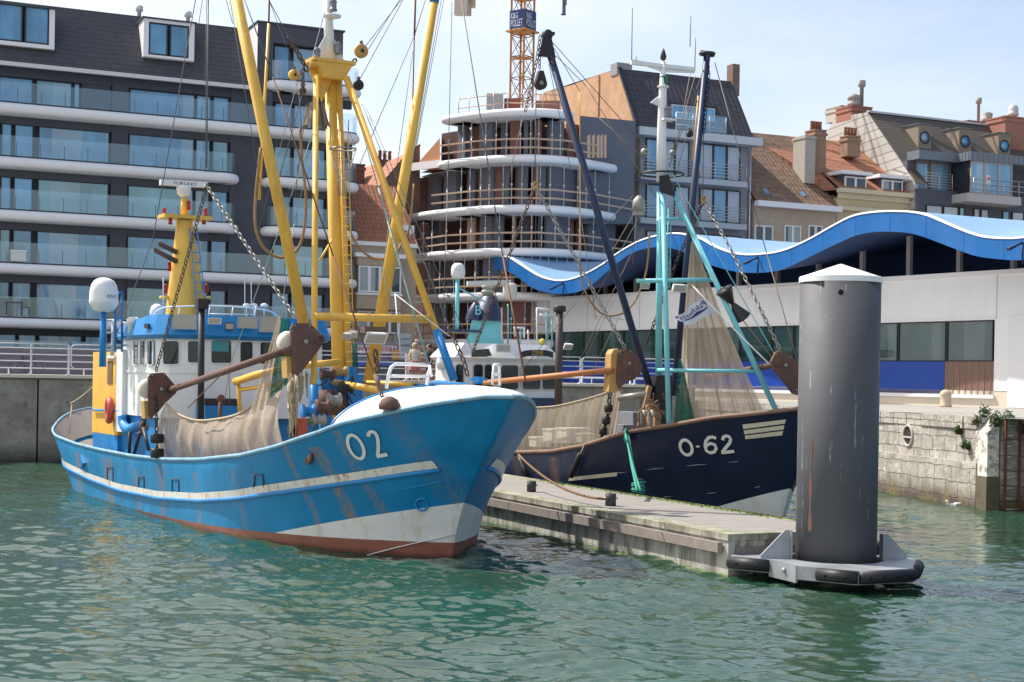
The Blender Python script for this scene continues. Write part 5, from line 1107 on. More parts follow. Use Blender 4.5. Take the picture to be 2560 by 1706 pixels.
def wall_hit(plan, u, v, z_off=None):
    """first upright facet of a plan outline (world points) met by a sight line; returns point, along-vector, outward normal"""
    r = ray(u, v); best = None
    for a, b in zip(plan[:-1], plan[1:]):
        e = (b-a); e.z = 0; L = e.length; e = e/L; n = Vector((e.y, -e.x, 0)); den = r.dot(n)
        if abs(den) < 1e-6: continue
        d = Vector((a.x, a.y, 0)).dot(n)/den
        if d < 1: continue
        p = Vector((0, 0, CAMH))+r*d; k = (Vector((p.x, p.y, 0))-Vector((a.x, a.y, 0))).dot(e)
        if -.001 <= k <= L+.001 and (best is None or d < best[0]): best = (d, p, e, n if n.dot(r) < 0 else -n)
    return best[1:] if best else None
def rrect(u0, u1, v0, v1, r, n=3):
    out = []
    for cx, cy, a0 in ((u1-r, v0+r, -90), (u1-r, v1-r, 0), (u0+r, v1-r, 90), (u0+r, v0+r, 180)):
        for k in range(n+1): a = R(a0+90*k/n); out.append((cx+r*math.cos(a), cy+r*math.sin(a)))
    return out
def cabin_window(parent, plan, u0, u1, v0, v1, mg, mf, r=4, fr=2.2, off=.015):
    def poly(d):
        h0 = wall_hit(plan, (u0+u1)/2, (v0+v1)/2)
        if h0 is None: return None
        _, e, n = h0; c = h0[0]; out = []
        for u, v in rrect(u0-d, u1+d, v0-d, v1+d, r+d):
            rr = ray(u, v); dd = (c-Vector((0, 0, CAMH))).dot(n)/rr.dot(n); out.append(Vector((0, 0, CAMH))+rr*dd)
        return out, n
    g = poly(0)
    if g is None: return
    o, n = poly(fr); i_ = g[0]; k = len(o)
    mb = MB(); mb.grid([[p+n*.002 for p in o], [p+n*(off+.02) for p in o], [p+n*(off+.02) for p in i_], [p+n*.004 for p in i_]], 0, False, True); w = mb.build('window', mf, parent)
    mb = MB(); mb.poly([p+n*off for p in i_]); mb.build('pane', mg, w)
def walls(mb, plan, z0, z1, cap=True, flare=0., mi=0):
    n = len(plan); c = sum(plan, Vector())/n; P0 = [Vector((p.x, p.y, z0)) for p in plan]; P1 = [Vector((p.x+(p.x-c.x)*flare, p.y+(p.y-c.y)*flare, z1)) for p in plan]
    mb.grid([P0, P1], mi, False, True)
    if cap: mb.poly(P1, mi)
def flood(parent, c, ax, w, h, d=.12, m=None, name='floodlight'):
    ax = Vector(ax).normalized(); e = ax.cross(Vector((0, 0, 1))).normalized(); z = e.cross(ax); mb = MB()
    f = [c+e*sx*w/2+z*sz*h/2 for sx, sz in ((-1, -1), (1, -1), (1, 1), (-1, 1))]; bk = [c-ax*d+e*sx*w*.36+z*sz*h*.3 for sx, sz in ((-1, -1), (1, -1), (1, 1), (-1, 1))]
    mb.hexa(bk+f); g = mb.build(name, m or m_lampb, parent); mb = MB(); mb.poly([c+ax*.006+e*sx*w*.42+z*sz*h*.38 for sx, sz in ((-1, -1), (1, -1), (1, 1), (-1, 1))]); mb.build('lens', m_lens, g); return g
m_lampb = flat('lamp_housing', (.42, .43, .45), .5, .1); m_lens = flat('lamp_lens', (.46, .45, .40), .25, .08, bump=0)
m_chain = paint('chain_rust', (.13, .085, .065), .7, .4, .6); m_chaing = flat('chain_galv', (.34, .32, .29), .5, .25, 9, metal=.4); m_wire = flat('wire_grey', (.13, .135, .14), .6, .2); m_wireg = flat('rope_pale_green', (.24, .34, .30), .8, .2); m_rusty = paint('rusty_steel', (.13, .065, .05), .72, .35, .7, scale=1.5); m_rustwire = flat('rust_wire', (.17, .075, .045), .8, .3)
m_rope = flat('rope_beige', (.48, .38, .25), .9, .3, 9); m_ropeb = flat('rope_brown', (.20, .115, .06), .9, .3, 9); m_hose = flat('hose_ochre', (.34, .20, .09), .7, .3)
m_wht = paint('boat_white', (.80, .80, .79), .35, .04, .06, dirt=.05); m_wht2 = paint('boat_white_worn', (.74, .74, .73), .45, .06, .3, dirt=.1)
m_yel = paint('boat_yellow', (.82, .47, .07), .42, .12, .22, dirt=.12); m_bblue = paint('boat_blue', (.010, .22, .55), .4, .12, .15); m_bdk = flat('black_iron', (.025, .024, .026), .55, .3, 5)
m_gwin = glass('cabin_glass', (.012, .022, .024), 1.6, .03, .5, 1.2); m_redl = flat('red_lens', (.40, .02, .015), .25, .1)
m_floatw = flat('wheel_cream', (.62, .56, .44), .6, .15, 5); m_shoe = paint('shoe_ochre', (.52, .30, .09), .6, .15, .2); m_grnnet = netting('net_green', (.015, .12, .085), (.03, .22, .16), .75); m_net = netting('net_beige', (.56, .44, .32), (.76, .64, .50), .70, .86); m_netf = netting('net_fine', (.50, .41, .28), (.70, .60, .44), .7, .55)

BB = Boat((-1.16, 29.9), (.5, -.866), z0=-.5, end=(22., 25.), Lb=(8.6, 7.4), B=(2.86, 3.07), qb=(1.0, 1.2), pb=(3.15, 2.05), Ls=4.5,
          stem=[(-.5, .25), (0, 0), (.6, -.18), (1.2, -.48), (2.05, -1.18), (3.36, -2.42)],
          rim=[(-2.42, 3.36), (-2.1, 3.36), (-1.2, 3.19), (0, 2.9), (.76, 2.74), (1.0, 2.62), (1.65, 2.45), (2.6, 2.2), (4, 1.96), (6.8, 1.71), (9.4, 1.57), (12.4, 1.5), (15.7, 1.5), (18.5, 1.54), (21, 1.66), (23, 1.92), (24.2, 2.3), (25, 2.5)])
def hull_shader(name, b, blue, boot, bootz, white=None, runs=(), rust=.6, wcol=(.74, .73, .70), fade=.25):
    t = NT(name); d = t.n.new('ShaderNodeVectorMath'); d.operation = 'DOT_PRODUCT'; t.L(t.co, d.inputs[0]); d.inputs[1].default_value = tuple(b.a); s = d.outputs['Value']; z = t.z()
    n1 = t.noise(.8, 6, .6); c = t.mix(t.ramp(n1, [(.3, 0.), (.7, 1.)]), tuple(x*.82 for x in blue), tuple(x*1.12 for x in blue))
    fd = t.math('MULTIPLY', t.ramp(t.noise(.45, 6, .65, t.mapping((1, 1, .6))), [(.45, 0.), (.75, 1.)]), fade); aft = t.math('MULTIPLY', t.ramp(t.math('DIVIDE', s, 25.), [(.05, 0.), (.5, 1.)]), fade*1.4)
    c = t.mix(t.math('MAXIMUM', fd, t.math('MULTIPLY', aft, t.ramp(t.noise(1.4, 5, .6), [(.3, .3), (.6, 1.)]))), c, tuple(min(1, x*1.15+.07) for x in blue))
    # rust runs under the rail and at scuppers, heavier aft of the bow
    v2 = t.mapping((1, 1, .07)); st = t.noise(3.6, 6, .68, v2); st2 = t.noise(1.1, 4, .6, t.mapping((1, 1, .05)))
    up_ = t.ramp(t.math('DIVIDE', t.math('ADD', z, t.math('MULTIPLY', st, .9)), 4.), [(.2, .15), (.5, 1.)])
    stf = t.noise(13, 5, .6, t.mapping((1, 1, .05)));
    rr = t.math('MULTIPLY', t.math('MULTIPLY', t.ramp(st, [(.50, 0.), (.63, 1.)]), t.math('MULTIPLY', t.ramp(st2, [(.44, 0.), (.60, 1.)]), t.ramp(stf, [(.42, .1), (.56, 1.)]))), up_)
    rr = t.math('MULTIPLY', rr, t.ramp(t.math('DIVIDE', s, 25.), [(.16, .05), (.34, .75)]))
    sp = t.ramp(t.noise(19, 5, .7), [(.64, 0.), (.69, 1.)]); c = t.mix(t.math('MULTIPLY', t.math('MAXIMUM', rr, t.math('MULTIPLY', sp, t.ramp(st2, [(.5, 0.), (.65, .8)]))), rust), c, t.mix(t.noise(8, 4), (.24, .11, .03), (.42, .25, .08)))
    for s0_, w_, zt_r, k_ in runs:   # long rust stains below fittings
        g = t.math('MAXIMUM', t.math('SUBTRACT', 1., t.math('ABSOLUTE', t.math('DIVIDE', t.math('SUBTRACT', s, s0_), w_))), 0.); g = t.math('MULTIPLY', g, t.math('LESS_THAN', z, zt_r)); g = t.math('MULTIPLY', t.math('POWER', g, .6), t.math('MULTIPLY', t.ramp(st, [(.34, .3), (.54, 1.)]), t.ramp(stf, [(.40, .15), (.56, 1.)])))
        c = t.mix(t.math('MULTIPLY', g, k_), c, t.mix(t.noise(7, 4), (.20, .12, .05), (.42, .24, .07)))
    if white:  # painted forefoot (s0 at the stem top, falls to the boot top at s1)
        z0_, s0_, z1_, s1_ = white; line = t.math('ADD', t.math('MULTIPLY', t.math('SUBTRACT', s, s0_), (z1_-z0_)/(s1_-s0_)), z0_); k = t.math('LESS_THAN', z, line)
        wc = t.mix(t.math('MULTIPLY', t.ramp(st, [(.5, 0.), (.68, 1.)]), .45), wcol, (.50, .36, .17)); c = t.mix(k, c, wc)
    zb = t.ramp(t.math('DIVIDE', s, 20.), bootz); wob = t.math('MULTIPLY', t.math('SUBTRACT', t.noise(3, 3), .5), .015); k = t.math('LESS_THAN', t.math('ADD', z, wob), zb)
    bc = t.mix(t.noise(2.2, 6, .65), tuple(x*.6 for x in boot), tuple(x*1.3 for x in boot)); bc = t.mix(t.ramp(t.math('ADD', z, t.math('MULTIPLY', t.noise(5, 4), .1)), [(.08, .8), (.22, 0.)]), bc, (.03, .025, .02)); c = t.mix(k, c, bc)
    slime = t.ramp(t.math('ADD', z, t.math('MULTIPLY', t.noise(4, 5), .16)), [(.10, .85), (.17, 0.)]); c = t.mix(t.math('MULTIPLY', slime, t.ramp(t.math('DIVIDE', s, 25.), [(.5, 0.), (.65, 1.)])), c, (.06, .075, .02))
    dent = t.noise(.9, 2, .5); t.bump(t.math('ADD', t.math('MULTIPLY', dent, 1.8), t.math('ADD', t.math('MULTIPLY', t.noise(2.6, 3), .35), t.math('MULTIPLY', t.noise(5, 5), .12))), .5, .07); return t.fin(c, t.ramp(n1, [(.3, .40), (.7, .55)]), 0., 1.36)
fb = thing('fishing_boat', BB.O, 'bright blue beam trawler with yellow masts and white stripe, nearest the viewer', 'fishing boat')
mbh, gs = BB.hull_mesh(); hull = mbh.build('hull', hull_shader('blue_hull', BB, (.0015, .205, .44), (.30, .115, .08), [(0., .38), (.2, .30), (.45, .14), (.75, .02), (1., .0)], (1.22, -.5, .30, 3.6), [(1.5, .16, 2.25, 1.), (2.3, .10, 2.3, .6), (4.6, .16, 1.6, .5), (7.1, .25, 1.4, .5), (9.9, .35, 1.35, .6), (12.1, .3, 1.2, .5), (14.9, .55, 1.3, .9), (18.3, .4, 1.3, .8), (-.45, .3, 3.02, .25), (.85, .14, 2.6, .5)], .75, fade=.10), fb)
def ribbon(b, tab, h, off, side, s0, s1, n=60):
    rows = [[], []]; ss = [lerp(s0, s1, k/n) for k in range(n+1)]; zt = np.interp(ss, [q[0] for q in tab], [q[1] for q in tab])
    return [[b.hp(s, z-h*j, side, off) for s, z in zip(ss, zt)] for j in (0, .5, 1)], ss, zt
STR = [(-1.3, 2.2), (-.95, 2.15), (-.03, 1.97), (.85, 1.78), (2.5, 1.49), (4.7, 1.15), (7, .92), (10.2, .73), (13.9, .66), (17, .74), (20, .92), (22.5, 1.2), (23.6, 1.35)]
m_stripe = paint('stripe_white', (.76, .73, .66), .5, .08, 1.0, scale=1.3, rustcol=(.50, .24, .04)); m_rimp = paint('rim_paint', (.20, .42, .56), .5, .2, 1.0, scale=1.6)
for sd, s0 in ((1, -.55), (-1, -.75)):
    rows, ss, zt = ribbon(BB, STR, .15, .022, sd, s0, 23.2); MB().grid(rows).build('white_stripe', m_stripe, hull)
    mb = MB(); mb.tube([BB.hp(s, z-.19, sd, .01) for s, z in zip(ss, zt)], .05, 8); mb.build('rubbing_strake', m_bblue, hull)
    MB().tube(BB.rim_line(sd, .0, 80), .045, 8).build('cap_rail', m_rimp, hull)
# bulwark inside, working deck, whaleback
m_inner = paint('bulwark_inner', (.46, .40, .34), .6, .1, .4); m_dk = paint('deck_paint', (.20, .17, .15), .8, .25, .4)
for sd in (1, -1):
    mb = MB(); g_ = [lerp(.1, .998, k/50) for k in range(51)]; tp = [BB.surf(g, 1., sd, -.06) for g in g_]; bt_ = [BB.surf(g, .72, sd, -.12) for g in g_]; mb.grid([tp, bt_]); mb.build('bulwark', m_inner, hull)
mb = MB(); g_ = [lerp(.08, .995, k/50) for k in range(51)]; mb.grid([[BB.surf(g, .68, 1, -.1) for g in g_], [BB.surf(g, .68, -1, -.1) for g in g_]]); mb.build('deck', m_dk, fb)
def zcrown(s): return float(np.interp(s, [-2.42, -2.2, -1.4, -.4, .5, 1.0], [3.40, 3.47, 3.54, 3.57, 3.53, 3.50]))
SA = .9
mb = MB(); rows = []
for k in range(26):
    s = lerp(-2.38, SA, .5-.5*math.cos(math.pi*k/25)); W = max(.02, BB.wfun(s, 1.)-.02); zr_ = BB.zr(s)+.04; row = []
    for j in range(25):
        x = math.cos(math.pi*j/24); row.append(BB.pt(s, x*W, zr_+(zcrown(s)-zr_)*(1-abs(x)**2.1)**.72))
    rows.append(row)
mb.grid(rows); wb = mb.build('whaleback_deck', m_wht, fb)
mb = MB(); ed = rows[-1]; mb.tube(ed, .035, 6); mb.build('deck_edge', m_bblue, wb)
wq = BB.w_at(SA, 1.35)-.12
mb = MB(); mb.poly([BB.pt(SA-.06, wq, 1.35), BB.pt(SA-.06, -wq, 1.35)]+[BB.pt(SA-.06, BB.inv(p)[1]*.97, p.z-.02) for p in ed[::-1]]); mb.build('bulkhead', paint('bulkhead_grey', (.55, .57, .58), .6, .1, .3), wb)
# bow number, forefoot ring, weld line, scuppers, anchor pocket
mnum = paint('number_white', (.76, .75, .70), .5, .05, .3)
C_ = lambda x, y: (780+x/3.336, 950+y/3.336)
mb = MB(); ov = []
for k in range(41): a = 2*math.pi*k/40; ov.append(C_(365+62*math.cos(a)+.30*98*math.sin(a)*1.0, 560+98*math.sin(a)+8*math.cos(a)))
BB.stroke(mb, ov, .075); mb.build('number', mnum, hull)
mb = MB(); two = [C_(474, 474), C_(470, 458), C_(480, 440), C_(503, 433), C_(528, 445), C_(545, 480), C_(552, 530), C_(552, 590), C_(548, 636)]; two = [(p.x, p.y) for p in smooth_path([Vector((u, v, 0)) for u, v in two], 4)]
BB.stroke(mb, two, .075); BB.stroke(mb, [C_(538, 639), C_(570, 634), C_(600, 628), C_(628, 622)], .085, .016); mb.build('number', mnum, hull)
mb = MB(); cc = [BB.hull_pix(*C_(916+50*math.cos(a), 1040+50*math.sin(a)), .01) for a in [2*math.pi*k/24 for k in range(25)]]; mb.tube(cc, .022, 6); mb.build('transducer_ring', m_bblue, hull)
mb = MB(); mb.tube([BB.hull_pix(*C_(x, y), .0) for x, y in ((690, 930), (800, 905), (900, 885), (1000, 862), (1110, 840))], .014, 5); mb.build('weld_line', m_bblue, hull)
mb = MB(); mb.tube([BB.hull_pix(*C_(x, y), .015) for x, y in ((460, 1462), (700, 1400), (1000, 1330), (1190, 1288))], .012, 5); mb.build('chine_bar', m_wht2, hull)
for (u, v) in ((772, 1143),):
    p = BB.hull_pix(u, v, 0); n = BB.n; mb = MB(); mb.torus(p, n+Vector((0, 0, .1)), .13, .035, 20, 6); ap = mb.build('hawse_ring', m_rusty, hull); mb = MB(); mb.lathe(p+n*.004, [(.12, 0), (.12, .012)], 16, n); mb.build('hawse_plate', paint('hawse_red', (.36, .14, .08), .6, .3, .6), ap)
E_ = lambda x, y: (x/2.24, 640+y/2.24)
for (x0, x1, y0, y1) in ((600, 632, 1185, 1285), (776, 806, 1238, 1312), (963, 1000, 1252, 1340)):
    mb = MB(); mb.tube([BB.hull_pix(*E_(x, y), .01) for x, y in ((x0, y1), (x0, y0), (x1, y0), (x1, y1))], .014, 5); mb.build('scupper_frame', m_rusty, hull)
mb = MB(); mb.tube([BB.hull_pix(u, v, .01) for u, v in ((634, 1222), (636, 1187), (656, 1187), (659, 1218))], .016, 5); mb.build('scupper_frame', m_rusty, hull)
a, b2 = BB.hull_pix(*E_(460, 1190)), BB.hull_pix(*E_(470, 1155)); mb = MB(); mb.hexa([a+BB.n*.05, BB.hull_pix(*E_(482, 1160))+BB.n*.1, BB.hull_pix(*E_(482, 1160)), a, a+BB.n*.05+Vector((0, 0, .45)), b2+BB.n*.1+Vector((0, 0, .1)), b2+Vector((0, 0, .1)), a+Vector((0, 0, .45))]); mb.build('stern_fin', m_bblue, hull)
# wheelhouse
wp = [BB.pt(s, w, 0) for s, w in ((16.2, 2.35), (14.2, 2.42), (13.0, 2.42), (12.55, 2.36), (12.2, 2.16), (11.95, 1.5), (11.78, .5), (11.75, -.5), (11.9, -1.5), (12.2, -2.16), (12.6, -2.38), (16.2, -2.35))]
ZW = (2.5, 4.66)
mb = MB(); walls(mb, wp, ZW[0], ZW[1]); wh = mb.build('wheelhouse', m_wht, fb)
mb = MB(); walls(mb, [p+(p-BB.pt(14, 0, 0)).normalized()*.03 for p in wp], 3.70, 3.76, False); mb.build('moulding', m_wht, wh)
base = [BB.pt(s, w, 0) for s, w in ((16.2, 2.3), (12.9, 2.3), (12.3, 1.9), (12.2, -1.9), (12.9, -2.3), (16.2, -2.3))]
mb = MB(); walls(mb, base, .7, ZW[0]-.01); mb.build('deckhouse', m_bblue, fb)
mb = MB(); a, b2 = BB.on_s(514, 1003, 10.9), BB.on_s(596, 1055, 10.9); mb.hexa([Vector((a.x, a.y, .8)), Vector((b2.x, b2.y, .8)), Vector((b2.x, b2.y, .8))+BB.a*.8, Vector((a.x, a.y, .8))+BB.a*.8, Vector((a.x, a.y, a.z-.12)), Vector((b2.x, b2.y, a.z-.12)), Vector((b2.x, b2.y, a.z-.12))+BB.a*.8, Vector((a.x, a.y, a.z-.12))+BB.a*.8]); mb.build('winch_casing', m_bblue, fb); mb = MB(); mb.hexa([Vector((p.x, p.y, z))+BB.a*(o+.03) for z in (a.z-.12, a.z+.06) for p, o in ((a, 0), (b2, 0), (b2, .7), (a, .7))]); mb.build('casing_opening', m_bdk, fb)
mb = MB(); rw = [BB.pt(s, w, 0) for s, w in ((15.5, 2.38), (15.5, 2.5), (16.15, 2.5), (16.15, 2.38))]; walls(mb, rw, 2.0, 4.35); mb.build('side_locker', m_wht, wh)
for x0, x1, y0, y1 in ((336, 348, 853, 912), (353, 365, 852, 912), (371, 383, 852, 912)): cabin_window(wh, wp, x0, x1, y0, y1, m_gwin, m_wht, 3, 1.5)
for x0, x1, y0, y1 in ((408, 447, 853, 911), (470, 499, 853, 907), (528, 578, 851, 908), (600, 631, 855, 910), (650, 682, 856, 910), (700, 735, 858, 912)): cabin_window(wh, wp, x0, x1, y0, y1, m_gwin, m_wht, 6, 2.5)
h_ = wall_hit(wp, 550, 866); mb = MB(); mb.box(h_[0]+h_[2]*.02, .45, .02, .28, h_[1], h_[2]); mb.build('window_screen', flat('screen_teal', (.05, .28, .30), .3), wh)
# blue visor roof
def visor_z(s): return 5.26-.16*max(0, s-13)*.5
mb = MB(); vis0 = []; vis1 = []; vis2 = []
for p in wp:
    s, w, _ = BB.inv(p); k = 1.0 if s < 15 else 0.6; d = (p-BB.pt(14.3, 0, 0)); d.normalize()
    vis0.append(p+d*.10+Vector((0, 0, 4.62))); vis1.append(p+d*.24*k+Vector((0, 0, 4.72))); vis2.append(p+d*.06+Vector((0, 0, max(4.85, visor_z(s)))))
mb.grid([vis0, vis1, vis2], 0, False, True); mb.poly(vis2); vr = mb.build('visor_roof', m_bblue, wh)
mb = MB(); h_ = wall_hit(wp, 390, 822)
for (u0, u1, v0, v1) in ((437, 489, 791, 822), (586, 632, 796, 820), (640, 690, 796, 829)):
    h_ = wall_hit(wp, (u0+u1)/2, (v0+v1)/2); d = h_[0].y; flood(vr, h_[0]+h_[2]*.36, h_[2]+Vector((0, 0, -.15)), (u1-u0)*1.15*d/FPX, (v1-v0)*1.2*d/FPX)
for (u0, u1, v0, v1) in ((515, 548, 796, 812), (557, 580, 808, 826)):
    h_ = wall_hit(wp, (u0+u1)/2, (v0+v1)/2); d = h_[0].y; flood(vr, h_[0]+h_[2]*.34, h_[2]+Vector((0, 0, -.2)), (u1-u0)*d/FPX, (v1-v0)*d/FPX, .1, m_wht if u0 < 550 else m_bdk)
h_ = wall_hit(wp, 387, 816); mb = MB(); mb.box(h_[0]+h_[2]*.22, .26, .06, .12, h_[1], h_[2]); mb.build('vent_slot', m_bdk, vr)
# roof rail and small aerials
ww = lambda u, v, s: BB.on_s(u, v, s)
rail = [ww(373, 812, 13.4), ww(385, 787, 13.4), ww(405, 771, 13.2), ww(440, 767, 12.6), ww(520, 765, 12.4), ww(600, 768, 12.3), ww(660, 775, 12.4), ww(686, 784, 12.6), ww(697, 800, 12.8)]
mb = MB(); mb.tube(smooth_path(rail, 3), .022, 6)
for u, s in ((450, 12.6), (525, 12.4), (583, 12.4), (640, 12.4)): mb.tube([ww(u, 766, s), ww(u-5, 800, s)], .018, 5)
mb.tube([ww(525, 785, 12.4), ww(640, 787, 12.4)], .012, 5); mb.build('roof_rail', m_wht, vr)
for u in (616, 634, 660):
    p = ww(u, 792, 13.5); mb = MB(); mb.cyl(p, p+Vector((0, 0, .25)), .02, .02, 6); mb.lathe(p+Vector((0, 0, .25)), [(.04, 0), (.12, .03), (.10, .1), (.03, .13)], 12); mb.build('gps_aerial', m_wht, vr)
for u, v0 in ((612, 695), (628, 690), (408, 695)):
    p = ww(u, 795, 13.8); q_ = ww(u, v0, 13.8); MB().tube([p, q_], .014, 5).build('whip_aerial', m_wht, vr)
p = ww(392, 800, 15); MB().lathe(p, [(.16, 0), (.2, .05), (.2, .25), (.16, .38), (.06, .45)], 16).build('small_radome', m_wht, vr)
# radar mast (funnel shaped), ladder, platform, scanner
SM = 15.6; wm = lambda u, v: BB.on_s(u, v, SM)
mb = MB(); rows = []
for v, ul, ur in ((800, 414, 512), (760, 418, 508), (690, 426, 501), (620, 435, 491), (552, 442, 480)):
    a, b2 = wm(ul, v), wm(ur, v); c = (a+b2)/2; r = (b2-a).length/2; rows.append([c+BB.n*math.cos(x)*r*1.0+BB.a*math.sin(x)*r*.9 for x in [2*math.pi*k/24 for k in range(24)]])
mb.grid(rows, 0, True, True); rm = mb.build('radar_mast', m_yel, fb)
mb = MB(); L0, L1, R0, R1 = wm(466, 572), wm(476, 795), wm(484, 572), wm(500, 795); o = -BB.a*.55; o1 = -BB.a*.30
for a, b2 in ((L0+o1, L1+o*1.2), (R0+o1, R1+o*1.2)): mb.tube([a, b2], .022, 5)
for k in range(9): mb.tube([(L0+o1).lerp(L1+o*1.2, (k+.5)/9), (R0+o1).lerp(R1+o*1.2, (k+.5)/9)], .018, 5)
mb.build('ladder', flat('ladder_blue', (.14, .28, .48), .5, .1), rm)
c = wm(461, 545); mb = MB(); mb.box(c, 1.42, .8, .10, BB.n, BB.a); mb.build('platform', m_yel, rm)
mb = MB(); mb.cyl(wm(461, 541), wm(461, 496), .11, .10, 12); mb.build('scanner_post', m_yel, rm)
mb = MB(); p = wm(459, 492); mb.lathe(p, [(.12, 0), (.13, .04), (.19, .06), (.19, .17), (.21, .18), (.21, .30), (.08, .33), (.05, .38)], 16); mb.build('scanner_base', m_wht, rm)
a, b2 = wm(400, 456), wm(518, 463); e = (b2-a).normalized(); mb = MB(); mb.box((a+b2)/2, (b2-a).length, .16, .16, e, BB.a); sb_ = mb.build('radar_scanner', m_wht, rm)
mb = MB(); text_mesh(mb, 'FURUNO', (a+b2)/2-e*.32-BB.a*.082-Vector((0, 0, .05)), e, (0, 0, 1), .085, out=-BB.a, width=.68, depth=.004); mb.build('lettering', m_bdk, sb_)
for u, v, up_ in ((408, 538, 1), (511, 538, 1), (469, 520, 1), (423, 562, -1), (507, 562, -1), (411, 728, 1), (514, 728, 1), (421, 672, 1)):
    p = wm(u, v)-BB.a*.1; mb = MB(); mb.lathe(p, [(.05, -.08*up_), (.06, 0), (.06, .03), (.05, .15), (.065, .17), (.03, .2)], 10); mb.build('signal_lamp', m_redl, rm)
for u0, v0, u1, v1 in ((398, 745, 440, 745), (500, 745, 525, 745)): MB().tube([wm(u0, v0)-BB.a*.1, wm(u1, v1)], .06, 6).build('lamp_bracket', m_yel, rm)
for pts in ([(436, 655), (384, 628), (380, 620)], [(436, 632), (395, 612), (391, 606)]): MB().tube([wm(u, v)-BB.a*.2 for u, v in pts], [.075, .07, .05], 8).build('exhaust_pipe', m_rusty, rm)
# satellite dome with its stand, stern casing
p = BB.on_s(259, 775, 15.2); mb = MB(); mb.lathe(p, [(.12, -.06), (.28, -.02), (.39, .16), (.405, .2), (.395, .28), (.39, .52), (.35, .69), (.27, .82), (.14, .89), (0, .91)], 24); dm = mb.build('satellite_dome', m_wht, fb)
e = (BB.n*-1); q_ = BB.on_s(258, 752, 15.2)-BB.a*.42; mb = MB(); text_mesh(mb, 'KNS', q_+e*.0+Vector((0, 0, .06)), -BB.n, (0, 0, 1), .10, out=-BB.a, depth=.012); mb.build('lettering', flat('letter_dark', (.06, .06, .08), .6), dm)
mb = MB(); mb.cyl(p-Vector((0, 0, 1.6)), p, .1, .08, 10); mb.build('dome_post', m_bblue, fb)
mb = MB()
for u in (263, 285): mb.tube([BB.on_s(u, 800, 15.6), BB.on_s(u-4, 890, 15.6)], .06, 6)
for v in (832, 864): mb.tube([BB.on_s(252, v, 15.6), BB.on_s(318, v, 15.6)], .035, 6)
mb.tube([BB.on_s(262, 801, 15.6), BB.on_s(300, 801, 15.6), BB.on_s(345, 830, 14.2)], .035, 6); mb.build('aft_rail', m_wht2, fb)
mb = MB()
for u in (288, 305): mb.tube([BB.on_s(u, 735, 15.4), BB.on_s(u, 880, 15.4)], .035, 6)
mb.tube([BB.on_s(288, 735, 15.4), BB.on_s(306, 732, 15.4)], .035, 6); mb.tube([BB.on_s(288, 797, 15.4), BB.on_s(306, 797, 15.4)], .035, 6); mb.build('blue_frame', m_bblue, fb)
mb = MB(); p = BB.on_s(333, 812, 14.6); mb.lathe(p-Vector((0, 0, .35)), [(.15, 0), (.15, .35), (.19, .37), (.19, .5), (.1, .56)], 12); mb.build('vent_cowl', m_wht, fb)
cs = [BB.pt(s, w, 0) for s, w in ((16.3, 2.4), (19.2, 2.4), (19.2, -.8), (16.3, -.8))]
mb = MB(); walls(mb, cs, 1.86, 4.3); ys = mb.build('stern_casing', m_yel, fb)
mb = MB(); walls(mb, [BB.pt(s, w, 0) for s, w in ((16.2, 2.42), (19.0, 2.42), (19.0, -.9), (16.2, -.9))], .7, 1.85); mb.build('casing_base', m_bblue, fb)
for (u0, u1, v0, v1) in ((270, 281, 903, 961), (291, 299, 904, 962)):
    a, b2 = BB.on_w(u0, v0, 2.405), BB.on_w(u1, v1, 2.405); sa, sb2 = BB.inv(a)[0], BB.inv(b2)[0]; mb = MB(); mb.box(BB.pt((sa+sb2)/2, 2.41, (a.z+b2.z)/2), abs(sb2-sa), .02, abs(a.z-b2.z), BB.a, BB.n); mb.build('louvre_slot', flat('slot_brown', (.16, .09, .03), .7, .3), ys)
a = BB.on_w(277, 893, 2.44); mb = MB(); mb.box(a, 1.0, .08, .08, BB.a, BB.n); mb.build('casing_lamp', m_wht2, ys)
mb = MB(); mb.tube([BB.on_w(232, 1025, 2.47), BB.on_w(300, 1028, 2.47)], .035, 6); mb.build('grab_rail', m_bblue, ys)
lb = BB.on_w(273, 1026, 2.56); l = MB().torus(lb, BB.n*1+BB.a*.15, .30, .10, 24, 10, 0, 1.0).build('life_ring', flat('ring_red', (.50, .07, .05), .5, .15, 4)); tag(l, 'red life ring hanging on the yellow stern casing of the blue boat', 'life ring')
# blue vent pipe at the wheelhouse foot, black hoses
mb = MB(); mb.tube(smooth_path([BB.on_w(306, 1040, 2.5), BB.on_w(309, 1062, 2.5), BB.on_w(322, 1074, 2.5), BB.on_w(338, 1068, 2.45), BB.on_w(360, 1060, 2.3)], 4), .14, 10); mb.build('bent_vent', m_bblue, fb)
for (u0, v0, u1, v1) in ((325, 1080, 323, 1140), (350, 1082, 334, 1140), (358, 1070, 372, 1125)): MB().tube([BB.on_w(u0, v0, 2.6), BB.on_w(u1, v1, 2.6)], .05, 6).build('fuel_hose', m_bdk, fb)
mb = MB(); p = BB.on_w(372, 1068, 2.2); mb.torus(p, BB.a, .2, .07, 14, 6); mb.torus(p+BB.a*.2, BB.a, .2, .07, 14, 6); mb.cyl(p-BB.a*.3, p+BB.a*.5, .13, .13, 10); mb.build('winch_drum', m_rusty, fb)
# dark post in front of the wheelhouse
a, b2 = BB.on_w(502, 1070, 1.9), BB.on_w(504, 770, 1.9); mb = MB(); mb.cyl(a-Vector((0, 0, .4)), b2, .085, .085, 12); pst = mb.build('vent_post', m_bdk, fb); MB().box(b2+Vector((0, 0, .1)), .28, .28, .26, BB.n, BB.a).build('post_cap', m_bdk, pst)
